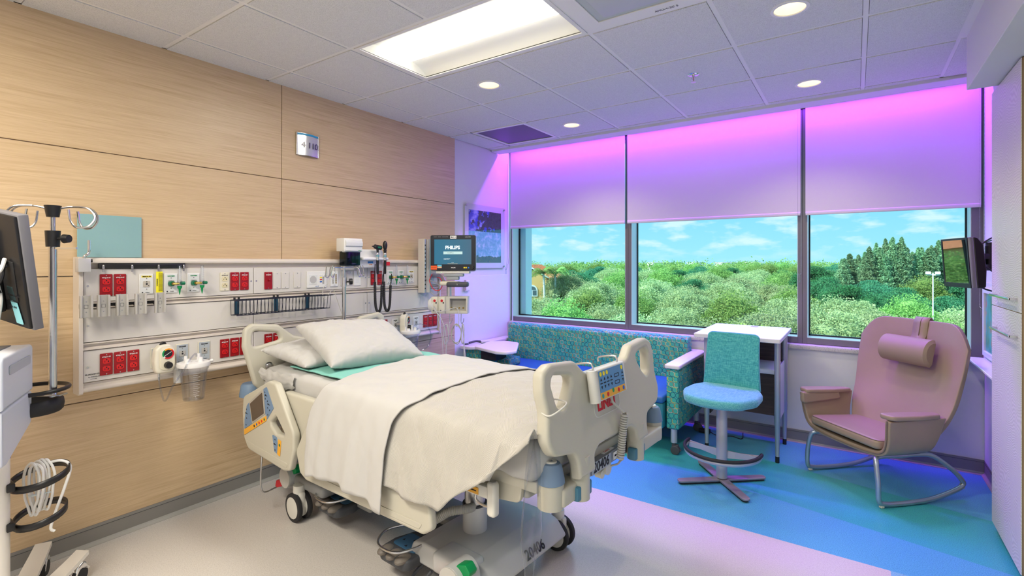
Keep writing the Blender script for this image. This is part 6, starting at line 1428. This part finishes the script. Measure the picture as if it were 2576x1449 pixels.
cleg(rel(-3.175, .690), rel(-3.145, .675)); cleg(rel(-2.945, .775), rel(-2.940, .752)); cleg((-.30, -.35), (-.29, -.34)); cleg((.36, .02), (.35, .02)); cleg((.10, -.40), (.10, -.39))
for z, rr_, dx in ((.585, .095, -.03), (.43, .085, -.02)):
    c0 = Vector((dx, .125, z)); pts = [c0 + Vector((rr_ * 1.2 * math.cos(a), rr_ * .95 * math.sin(a), .02 * math.sin(a))) for a in np.linspace(0, 2 * PI, 30, endpoint=False)]
    V = []; g = G()
    for p in pts: V.append((g.bm.verts.new(p + Vector((0, 0, .014))), g.bm.verts.new(p - Vector((0, 0, .014)))))
    for a, b in zip(V, V[1:] + V[:1]): g.bm.faces.new((a[0], b[0], b[1], a[1]))
    o = g.obj('cord_strap', blackp, ct); so = o.modifiers.new('s', 'SOLIDIFY'); so.thickness = .006; so.offset = 0
    G().box(-.035, .035, .015, .04, z - .016, z + .016, .004, 2).obj('strap_mount', blackp, ct)
t = thing('coiled_power_cord', 'white power cord bundled in loops on the cart column', 'power cord', (-2.76, .470, 0)); random.seed(5)
for k in range(5):
    ph = random.uniform(-.015, .015); P = []
    for i in range(16):
        a = 2 * PI * i / 16; w = .045 * (.45 + .55 * (1 + math.sin(a)) / 2) * random.uniform(.9, 1.1)
        P.append((-.045 + w * math.cos(a) * .9 - .02 * math.sin(a) * 0 + ph, .125 + w * math.cos(a) * .5 + .012 * (k - 2), .535 + .105 * math.sin(a) + random.uniform(-.004, .004)))
    G().tube(catmull(P, 5, True), .0048, 8, closed=True).obj('cord_loop', whitep, t)
G().tube(catmull([(-.05, .14, .625), (-.02, .19, .63), (.0, .215, .60), (-.01, .20, .52), (.0, .165, .42), (.01, .15, .37), (.02, .16, .355)], 8), .0055, 8).obj('cord_tail', whitep, t)
G().tube(catmull([(-.06, .10, .505), (-.045, .155, .50), (-.02, .15, .51), (-.03, .10, .51)], 5, True), .0025, 6, closed=True).obj('cord_tie', frame_out, t)
# cart pole with ring
t = thing('drip_stand_pole', 'steel drip pole with black clamp and looped hooks above the cart', 'infusion pole', (-2.890, .658, .885))
G().cyl((0, 0, 0), (0, 0, .655), .0145, 22).obj('outer_pole', steel, t); G().cyl((0, 0, .65), (0, 0, .80), .0095, 18).obj('inner_pole', steel, t)
G().cyl((0, 0, .655), (0, 0, .725), .024, 20, .027).obj('pole_collar', blackp, t); g = G(); g.cyl((.02, .01, .69), (.05, .03, .69), .005, 10); g.cyl((.045, .027, .69), (.062, .040, .69), .020, 18, .017); g.obj('collar_knob', blackp, t)
g = G(); g.box(-.14, .03, -.004, .004, .644, .652, M=Matrix.Rotation(R(200), 4, 'Z')); g.obj('monitor_strut', alum, t)
G().cyl((0, 0, .785), (0, 0, .835), .022, 20, .030).obj('pole_cap', blackp, t)
def hook(s, k):
    d = Vector((.557, .83, 0)) if s > 0 else Vector((-.557, -.83, 0)); n_ = Vector((-d.y, d.x, 0)) * k
    return G().tube(catmull([d * .02 + Vector((0, 0, .822)), d * .07 + Vector((0, 0, .832)), d * .13 + n_ * .01 + Vector((0, 0, .825)), d * .155 + n_ * .012 + Vector((0, 0, .785)), d * .135 + n_ * .02 + Vector((0, 0, .745)), d * .10 + n_ * .03 + Vector((0, 0, .74)), d * .082 + n_ * .035 + Vector((0, 0, .765)), d * .075 + n_ * .035 + Vector((0, 0, .815))], 8), .0045, 8).obj('hook_arm', steel, t)
for s in (-1, 1): hook(s, 1); hook(s, -1.6)
cr_ = Vector((-.075, -.055, 0)); g = G(); g.tube([Vector((.0, 0, .03)) + cr_ + Vector((.125 * math.cos(a), .125 * math.sin(a), 0)) for a in np.linspace(0, 2 * PI, 44, endpoint=False)], .009, 10, closed=True); g.obj('ring_handle', blackp, t)
g = G(); g.box(-.09, .045, -.022, .022, -.006, .0, .001, 1, M=Matrix.Translation((0, 0, .012)) @ Matrix.Rotation(R(40), 4, 'Z')); g.obj('pole_foot_plate', steel, t)
g = G(); g.tube([cr_ + Vector((.10 * math.cos(a), .10 * math.sin(a), -.04)) for a in np.linspace(0, 2 * PI, 36, endpoint=False)], .022, 8, closed=True, flat=(1.4, .5)); g.obj('basket_rim', blackm, t)
# cart monitor seen from behind
t = thing('computer_monitor', 'black computer monitor at the left edge, seen from behind with cable and stickers', 'computer monitor', (-2.437, .505, 1.225))
wx = Vector((-.97, -.24, 0)); up = Vector((.087, -.06, .41)).normalized(); nn = wx.cross(up).normalized(); wx = up.cross(nn).normalized()
if nn.dot(Vector((2.4, -.45, 0))) < 0: nn = -nn
MM = Matrix(((wx.x, up.x, nn.x, 0), (wx.y, up.y, nn.y, 0), (wx.z, up.z, nn.z, 0), (0, 0, 0, 1)))
def mb(x0, x1, y0, y1, z0, z1, m, nm, b=.003): G().box(x0, x1, y0, y1, z0, z1, b, 2, M=MM).obj(nm, m, t)
mb(0, .54, 0, .42, -.030, 0, mat('monitor_edge_grey', (.16, .16, .18), .4), 'screen_frame', .004); mb(.006, .534, .006, .414, -.002, .010, blackp, 'rear_shell', .004); mb(.12, .45, .05, .36, .009, .045, blackp, 'rear_housing', .012)
mb(.045, .115, .10, .25, .009, .014, blackm, 'port_recess')
G().plate(fillet([(.030, .02), (.070, .02), (.100, .155), (.065, .155)], .004, 3), .001, M=MM @ Matrix.Translation((0, 0, .0135))).obj('blue_sticker', mat('sticker_cyan', (.25, .62, .72), .5), t)
for k in range(3): text(('SAFETY CHECK', 'INSPECTED', 'DUE DATE')[k], .010, MM @ Vector((.066 + .006 * k, .125 - .022 * k, .0146)), ink, t, 'sticker_lettering', rot=(MM @ Matrix.Rotation(PI, 4, 'Z') @ Matrix.Rotation(PI, 4, 'Z')).to_euler())
def cbl(P, m, r=.006): G().tube([MM @ Vector(p) for p in catmull(P, 8)], r, 8).obj('rear_cable', m, t)
cbl([(.07, .26, .02), (.055, .23, .04), (.07, .20, .05), (.08, .16, .045), (.075, .12, .045), (.09, .06, .05), (.11, .02, .05)], whitep, .006)
cbl([(.06, .24, .02), (.085, .22, .05), (.06, .19, .055), (.09, .17, .05), (.07, .14, .05)], blackp, .008); cbl([(.08, .25, .02), (.05, .20, .045), (.08, .15, .055), (.10, .05, .05)], blackp, .006)
# ================================================================ OUTSIDE: fourth-floor view over a tree canopy
GZ = -12.5
ths = math.atan(864 / FPX); DV = Vector((-math.sin(ths), math.cos(ths), 0)); RV = Vector((math.cos(ths), math.sin(ths), 0))
def out(D, a, z=GZ):
    p = DV * D + RV * (D * a); return (p.x, p.y, z)
grassm = mat('distant_grass', (.07, .14, .05), .9, var=.4, vscale=.08)
g = G(); g.quad((-900, 8, GZ), (900, 8, GZ), (900, 1600, GZ), (-900, 1600, GZ)); o = g.obj('ground', grassm, smooth=False); o['kind'] = 'structure'
def leafmat(name, c0, c1, c2):
    m = bpy.data.materials.new(name); m.use_nodes = True; MATS[name] = m; q = NB(m)
    oi = q.n('ShaderNodeObjectInfo'); f = q.noise(q.obj(), .9, 4, .7); f2 = q.noise(q.obj(), 7, 2, .6)
    c = q.ramp(q.m_('ADD', q.m_('MULTIPLY', f, .5), q.m_('MULTIPLY', f2, .5)), [(.30, c0), (.5, c1), (.68, c2)])
    hsv = q.n('ShaderNodeHueSaturation'); q.l(c, hsv.inputs['Color']); q.l(q.m_('MULTIPLY_ADD', oi.outputs['Random'], .5, .75), hsv.inputs['Value']); q.l(q.m_('MULTIPLY_ADD', oi.outputs['Random'], .05, .475), hsv.inputs['Hue'])
    n = q.t; n.nodes.remove(q.b); df = q.n('ShaderNodeBsdfDiffuse'); tr = q.n('ShaderNodeBsdfTranslucent'); mx = q.n('ShaderNodeMixShader'); mx.inputs[0].default_value = .35
    q.l(hsv.outputs[0], df.inputs[0]); q.l(hsv.outputs[0], tr.inputs[0]); q.l(df.outputs[0], mx.inputs[1]); q.l(tr.outputs[0], mx.inputs[2]); q.l(mx.outputs[0], n.nodes['Material Output'].inputs[0]); return m
LEAF = [leafmat('leaf_olive', (.18, .26, .10), (.36, .45, .21), (.58, .62, .36)), leafmat('leaf_green', (.10, .22, .05), (.24, .40, .11), (.42, .54, .20)),
        leafmat('leaf_yellow', (.24, .34, .06), (.42, .52, .12), (.60, .66, .22)), leafmat('leaf_pine', (.10, .22, .12), (.22, .36, .19), (.40, .52, .30)), leafmat('leaf_dark', (.02, .13, .07), (.07, .25, .12), (.17, .38, .18))]
bark = mat('bark_grey', (.30, .27, .22), .9)
def leafmesh(name, centres, size, seed, core=None):
    rs = np.random.RandomState(seed); n = len(centres); c = np.asarray(centres, dtype=float)
    a = rs.normal(size=(n, 3)); a /= np.linalg.norm(a, axis=1)[:, None]; b = rs.normal(size=(n, 3)); b -= a * (a * b).sum(1)[:, None]; b /= np.linalg.norm(b, axis=1)[:, None]
    s = size * rs.uniform(.6, 1.3, (n, 1)); a *= s; b *= s * .55
    V = np.stack([c - a, c + b, c + a, c - b], 1).reshape(-1, 3); F = np.arange(n * 4).reshape(-1, 4)
    if core is not None:
        cv, cf = core; F2 = cf + len(V); V = np.vstack([V, cv]); faces = [tuple(f) for f in F] + [tuple(f) for f in F2]
    else: faces = [tuple(f) for f in F]
    me = bpy.data.meshes.new(name); me.from_pydata(V.tolist(), [], faces); return me
def ico(c, r, sc):
    bm = bmesh.new(); bmesh.ops.create_icosphere(bm, subdivisions=2, radius=r); v = np.array([tuple(x.co) for x in bm.verts]) * np.array(sc) + np.array(c); f = np.array([[w.index for w in x.verts] for x in bm.faces]); bm.free(); return v, f
def crown(seed, R_, H, nl, per, size, bare=0):
    rs = np.random.RandomState(seed); P = []; cv = []; cf = []; off = 0
    for k in range(nl):
        an = rs.uniform(0, 2 * PI); rr_ = R_ * .62 * math.sqrt(rs.uniform(0, 1)); zz = H * .62 + H * .26 * (1 - (rr_ / (R_ * .62)) ** 2) * rs.uniform(.6, 1); lr = R_ * rs.uniform(.16, .42)
        if k < 5: zz = H * .50; 
        c = np.array((rr_ * math.cos(an), rr_ * math.sin(an), zz)); d = rs.normal(size=(per, 3)); d /= np.linalg.norm(d, axis=1)[:, None]
        d[:, 2] = np.where(d[:, 2] < -.3, -d[:, 2], d[:, 2]); q_ = c + d * lr * rs.uniform(.60, 1.22, (per, 1)) * np.array((1, 1, .8)); P.append(q_)
        v, f = ico(c, lr * .62, (1, 1, .8)); cv.append(v); cf.append(f + off); off += len(v)
    return np.vstack(P), (np.vstack(cv), np.vstack(cf))
def mk_tree(kind, label, leaf, seed, R_, H, nl, per, size):
    t = thing(kind, label, 'tree', (0, 0, GZ), 0)
    P, core = crown(seed, R_, H, nl, per, size)
    core4 = core[1]
    V, F = core
    rs = np.random.RandomState(seed)
    me = leafmesh('foliage', P, size, seed); bm = bmesh.new(); bm.from_mesh(me); vs = [bm.verts.new(v) for v in V]
    for f in F: bm.faces.new([vs[i] for i in f])
    bm.to_mesh(me); bm.free(); me.materials.append(leaf)
    o = bpy.data.objects.new('foliage', me); C.objects.link(o); o.parent = t
    g = G(); g.tube(catmull([(0, 0, 0), (.15, .1, H * .25), (0, .1, H * .5), (.1, 0, H * .7)], 5), [.28, .27, .26, .25, .24, .22, .2, .2, .18, .17, .16, .14, .12, .10, .08, .06], 8)
    for k in range(7):
        a = k * .9 + seed; g.tube(catmull([(0, 0, H * .3), (math.cos(a) * R_ * .3, math.sin(a) * R_ * .3, H * .5), (math.cos(a) * R_ * .62, math.sin(a) * R_ * .62, H * .72)], 4), .07, 5)
    g.obj('trunk', bark, t); return t
random.seed(21)
protos = [mk_tree('shade_tree', '', LEAF[0], 1, 4.6, 10.5, 32, 820, .10), mk_tree('shade_tree', '', LEAF[1], 2, 4.2, 10.2, 30, 820, .10), mk_tree('shade_tree', '', LEAF[2], 3, 4.0, 10.0, 30, 820, .10), mk_tree('shade_tree', '', LEAF[4], 4, 4.4, 10.8, 32, 820, .10), mk_tree('shade_tree', '', LEAF[0], 5, 5.0, 10.3, 34, 820, .10)]
GL = {'near': ('pale olive green broadleaf tree in the nearest canopy below the windows', 'broadleaf trees nearest the windows'),
      'yel': ('yellow-green leafy tree low in the canopy behind the desk and chair', 'yellow-green trees low in the view'),
      'mid': ('bushy green tree in the middle of the canopy outside', 'green trees in the middle distance'),
      'far': ('small distant green tree close to the horizon', 'distant trees below the horizon'),
      'dark': ('dark green dense tree at the foot of the tall pines', 'dark trees left of the pines')}
used = set()
def put(k, D, a, ztop, lab, sc=1.0):
    H = [10.5, 10.2, 10.0, 10.8, 10.3][k]; s = (ztop - GZ) / (H * .97); src = protos[k]; loc = out(D, a, GZ)
    l, gr_ = GL[lab]
    if k not in used:
        used.add(k); src.location = loc; src['label'] = l; src['group'] = gr_; src.rotation_euler.z = random.uniform(0, 6.28); src.scale = (s * sc, s * sc, s); CH[src.name] = [(c, []) for c in kids(src)]; return
    dup(src, loc, random.uniform(0, 6.28), l, gr_, (s * sc, s * sc, s))
rows = [(29, 6.2), (36, 6.0), (44, 6.2), (54, 6.4), (66, 6.6), (80, 7.2), (98, 8), (120, 9), (148, 10.5), (182, 12), (225, 14)]
ZT = {29: -4.2, 36: -3.3, 44: -2.9, 54: -2.6, 66: -2.0, 80: -1.4, 98: -.9, 120: -.5, 148: -.1, 182: .5, 225: 1.0}
for D, sp in rows:
    a = -.04 + random.uniform(0, .05)
    while a < 1.0:
        u = 1288 + 1255 * a; Dj = D * random.uniform(.96, 1.04); z = ZT[D] + random.uniform(-.7, .7) * (1 if D < 100 else .6)
        skip = (74 < D < 110 and u < 1425) or (D < 74 and 40 < D and 1725 < u < 1790 and False) or (D > 90 and u > 2130)
        if not skip:
            if D < 40 and (1720 < u < 1900 or 2040 < u < 2180): k, lab = 2, 'yel'
            elif D < 60: k, lab = random.choice((0, 0, 4, 1)), 'near'
            elif D < 110: k, lab = random.choice((0, 1, 1, 4, 3)), 'mid'
            else: k, lab = random.choice((1, 0, 3)), 'far'
            if 60 < D < 100 and 2050 < u < 2160: k, lab, z = 3, 'dark', z + 1.6
            put(k, Dj, a, z, lab, 1.0 if D < 100 else 1.25)
        a += sp / D * random.uniform(.85, 1.15)
# tall pines at right
def mk_pine(seed, H):
    t = thing('tall_pine', '', 'tree', (0, 0, GZ)); rs = np.random.RandomState(seed); P = []
    n = 9000; h = rs.uniform(.10, 1, n) ** .85; rad = (1 - h) ** .75 * 3.0 * (.55 + .45 * np.abs(np.sin(h * 46 + rs.uniform(0, 1, n) * .9))) + .05; an = rs.uniform(0, 2 * PI, n); br = 1 + .35 * np.sin(an * 5 + h * 30)
    rr_ = rad * np.sqrt(rs.uniform(.15, 1, n)) * br; P = np.stack([rr_ * np.cos(an), rr_ * np.sin(an), h * H + rr_ * .35], 1)
    me = leafmesh('foliage', P, .19, seed); me.materials.append(LEAF[3]); o = bpy.data.objects.new('foliage', me); C.objects.link(o); o.parent = t
    G().tube([(0, 0, 0), (0, 0, H * .97)], [.28, .03], 8).obj('trunk', bark, t); return t
pines = [mk_pine(11, 19), mk_pine(12, 19)]; pu = set(); random.seed(4)
for k in range(58):
    u = 2122 + 6.1 * k + random.uniform(-6, 6); D = random.uniform(86, 118); a = (u - 1288) / 1255
    vt = 652 - (min(u, 2290) - 2122) * .33 + random.uniform(-10, 14)
    if u > 2200: vt = 602 + random.uniform(-14, 26) + (14 if k % 3 else 0)
    z = 1.47 + D * (661 - vt) / 1255; s = (z - GZ) / 19; i = k % 2; src = pines[i]; loc = out(D, a)
    lab, gr_ = 'tall feathery pine with pointed top behind the canopy at right', 'tall pines beyond the right window'
    if i not in pu: pu.add(i); src.location = loc; src['label'] = lab; src['group'] = gr_; src.scale = (1.0, 1.0, s); CH[src.name] = [(c, []) for c in kids(src)]
    else: dup(src, loc, random.uniform(0, 6), lab, gr_, (random.uniform(.85, 1.2),) * 2 + (s,))
# far tree line at the horizon
rs = np.random.RandomState(9); P = []
for k in range(520):
    D = rs.uniform(270, 620); a = rs.uniform(-.05, 1.05); c = np.array(out(D, a, 0)); c[2] = 1.47 - D * 4.5 / 1255 + rs.uniform(-3.5, .8); P.append(c + rs.normal(size=(70, 3)) * np.array((3.4, 3.4, 1.1)))
me = leafmesh('far_tree_line', np.vstack(P), .62, 9); me.materials.append(LEAF[1]); o = bpy.data.objects.new('far_tree_line', me); C.objects.link(o); o['kind'] = 'stuff'; tag(o, 'hazy far tree line along the horizon', 'tree line')
g = G()
# orange house with tiled roof
HA = math.atan2(RV.y, RV.x) + R(8)
hs_ = thing('orange_house', 'orange stucco house with red tile roof and white arched windows at far left', 'house', out(100, .028), HA)
stucco = mat('orange_stucco', (.80, .46, .16), .8); tile = mat('terracotta_tiles', (.58, .20, .09), .8, bump=.5, bscale=6, var=.25, vscale=4)
zb = GZ; W0, W1 = -14, 8.2
g = G(); g.box(W0, W1, 0, 12, 0, 11.0); g.plate([(-1.8, 0), (4.0, 0), (4.0, 11.0), (1.1, 12.6), (-1.8, 11.0)], .8, axis='y-', M=Matrix.Translation((0, -.4, 0))); g.obj('wall', stucco, hs_, smooth=False)
g = G()
g.plate([(W0 - .6, 10.9), (W1 + .6, 10.9), (W1 - 4.5, 13.6), (W0, 13.6)], .25, axis='y-', M=Matrix.Translation((0, 2.5, 1.0)) @ Matrix.Rotation(R(-48), 4, 'X') @ Matrix.Translation((0, 0, -11.2)) if False else Matrix.Translation((0, 3, 0)))
def rq(*p): g.quad(*p)
rq((W0 - .6, -.7, 10.9), (W1 + .6, -.7, 10.9), (W1 - 4, 6, 13.4), (W0 - .6, 6, 13.4)); rq((W1 + .6, -.7, 10.9), (W1 + .6, 12.5, 10.9), (W1 - 4, 6, 13.4)); rq((W0 - .6, 12.5, 10.9), (W1 + .6, 12.5, 10.9), (W1 - 4, 6, 13.4), (W0 - .6, 6, 13.4))
rq((-2.3, -1.1, 10.9), (1.1, -1.1, 12.95), (1.1, 5, 12.95), (-2.3, 5, 10.9)); rq((4.5, -1.1, 10.9), (1.1, -1.1, 12.95), (1.1, 5, 12.95), (4.5, 5, 10.9)); g.obj('roof', tile, hs_, smooth=False)
g = G(); g.plate([(-2.3, 10.75), (-2.3, 11.0), (1.1, 13.05), (4.5, 11.0), (4.5, 10.75), (1.1, 12.75)], .3, axis='y-', M=Matrix.Translation((0, -1.0, 0))); g.obj('gable_trim', whitep, hs_, smooth=False)
whf = mat('house_window_glass', (.10, .14, .16), .2)
for x, w_ in ((1.1, .95), (5.4, .6), (6.9, .6), (-4, .8)):
    z0, z1 = 7.4, 9.4; yy = -.85 if x == 1.1 else -.05
    g = G(); g.plate([(x - w_ - .15, z0 - .15), (x + w_ + .15, z0 - .15), (x + w_ + .15, z1 - w_)] + [(x + (w_ + .15) * math.cos(t_), z1 - w_ + (w_ + .15) * math.sin(t_)) for t_ in np.linspace(0, PI, 9)] + [(x - w_ - .15, z1 - w_)], .1, axis='y-', M=Matrix.Translation((0, yy, 0))); wnd = g.obj('window', whitep, hs_, smooth=False)
    g = G()
    for s in (-1, 1): g.box(x + s * w_ / 2 - w_ / 2 + .1, x + s * w_ / 2 + w_ / 2 - .1, yy - .08, yy - .04, z0 + .1, z1 - w_)
    g.plate([(x + w_ * .8 * math.cos(t_), z1 - w_ + .12 + w_ * .75 * math.sin(t_)) for t_ in np.linspace(0, PI, 9)], .04, axis='y-', M=Matrix.Translation((0, yy - .06, 0))); g.obj('pane', whf, wnd, smooth=False)
# palms beside the house
def palm(D, a, ztop, label, seed):
    rs = random.Random(seed); H = ztop - GZ; t = thing('palm_tree', label, 'tree', out(D, a)); G().tube(catmull([(0, 0, 0), (.2, 0, H * .5), (0, 0, H - 1.2)], 6), .20, 8).obj('trunk', mat('palm_trunk', (.50, .47, .42), .8), t)
    g = G()
    for k in range(17):
        an = k * 2.4; L = rs.uniform(2.3, 3.0); rise = rs.uniform(.3, 1.5); d = Vector((math.cos(an), math.sin(an), 0)); s_ = Vector((-d.y, d.x, 0)); P = [Vector((0, 0, H - 1.3)) + d * L * t_ + Vector((0, 0, rise * math.sin(t_ * 2.6) - 1.1 * t_ * t_)) for t_ in np.linspace(0, 1, 9)]
        for i in range(1, 9):
            for s in (-1, 1):
                for j in range(2):
                    p = P[i - 1].lerp(P[i], j / 2); w = .75 * (1 - abs(i / 9 - .45)); g.quad(p, p + d * .16, p + d * .35 + s_ * s * w - Vector((0, 0, w * .5)), p + d * .25 + s_ * s * w - Vector((0, 0, w * .5)))
    g.obj('fronds', LEAF[1], t, smooth=False); return t
palm(92, .063, 1.0, 'left one of the two palms standing in front of the orange house', 1); palm(94, .086, .9, 'right one of the two palms beside the orange house, with thinner crown', 2)
# parking lot light pole
t = thing('parking_light_pole', 'tall white lamp pole with twin box heads rising from the canopy behind the rocking chair', 'lamp pole', out(38, (2347 - 1288) / 1255)); zt = .70 - GZ
G().cyl((0, 0, 0), (0, 0, zt), .055, 10, .04).obj('pole', platewhite, t); g = G(); g.box(-.38, .38, -.04, .04, zt - .18, zt - .10); g.obj('cross_arm', platewhite, t, smooth=False)
for s in (-1, 1): G().box(s * .28 - .16, s * .28 + .16, -.15, .15, zt - .12, zt + .10, .02, 1).obj('lamp_head', platewhite, t)
# far white buildings at the horizon
random.seed(8)
for k, (u, w_, lb) in enumerate(((1665, 46, 'long low white building on the horizon, left one'), (1760, 30, 'small white building on the horizon in the middle'), (1835, 36, 'white building on the horizon left of the mullion'), (1905, 26, 'pinkish white building on the horizon nearest the mullion'))):
    t = thing('distant_building', lb, 'building', out(420, (u - 1288) / 1255), HA); h = 1.47 - GZ - 420 * .4 / 1255
    G().box(-w_ / 2 * .335, w_ / 2 * .335, 0, 12, 0, h).obj('wall', mat('pale_wall', (.78, .72, .68), .8), t, smooth=False); G().box(-w_ / 2 * .335 - .5, w_ / 2 * .335 + .5, -.5, 12.5, h, h + .5).obj('roof', mat('pale_roof', (.66, .52, .46), .8), t, smooth=False)
# car park patch with a lawn gap
o = G().box(-9, 9, -6, 6, 0, .05).obj('car_park', mat('asphalt', (.28, .30, .33), .9), smooth=False); o.location = out(76, (1738 - 1288) / 1255); o['kind'] = 'structure'
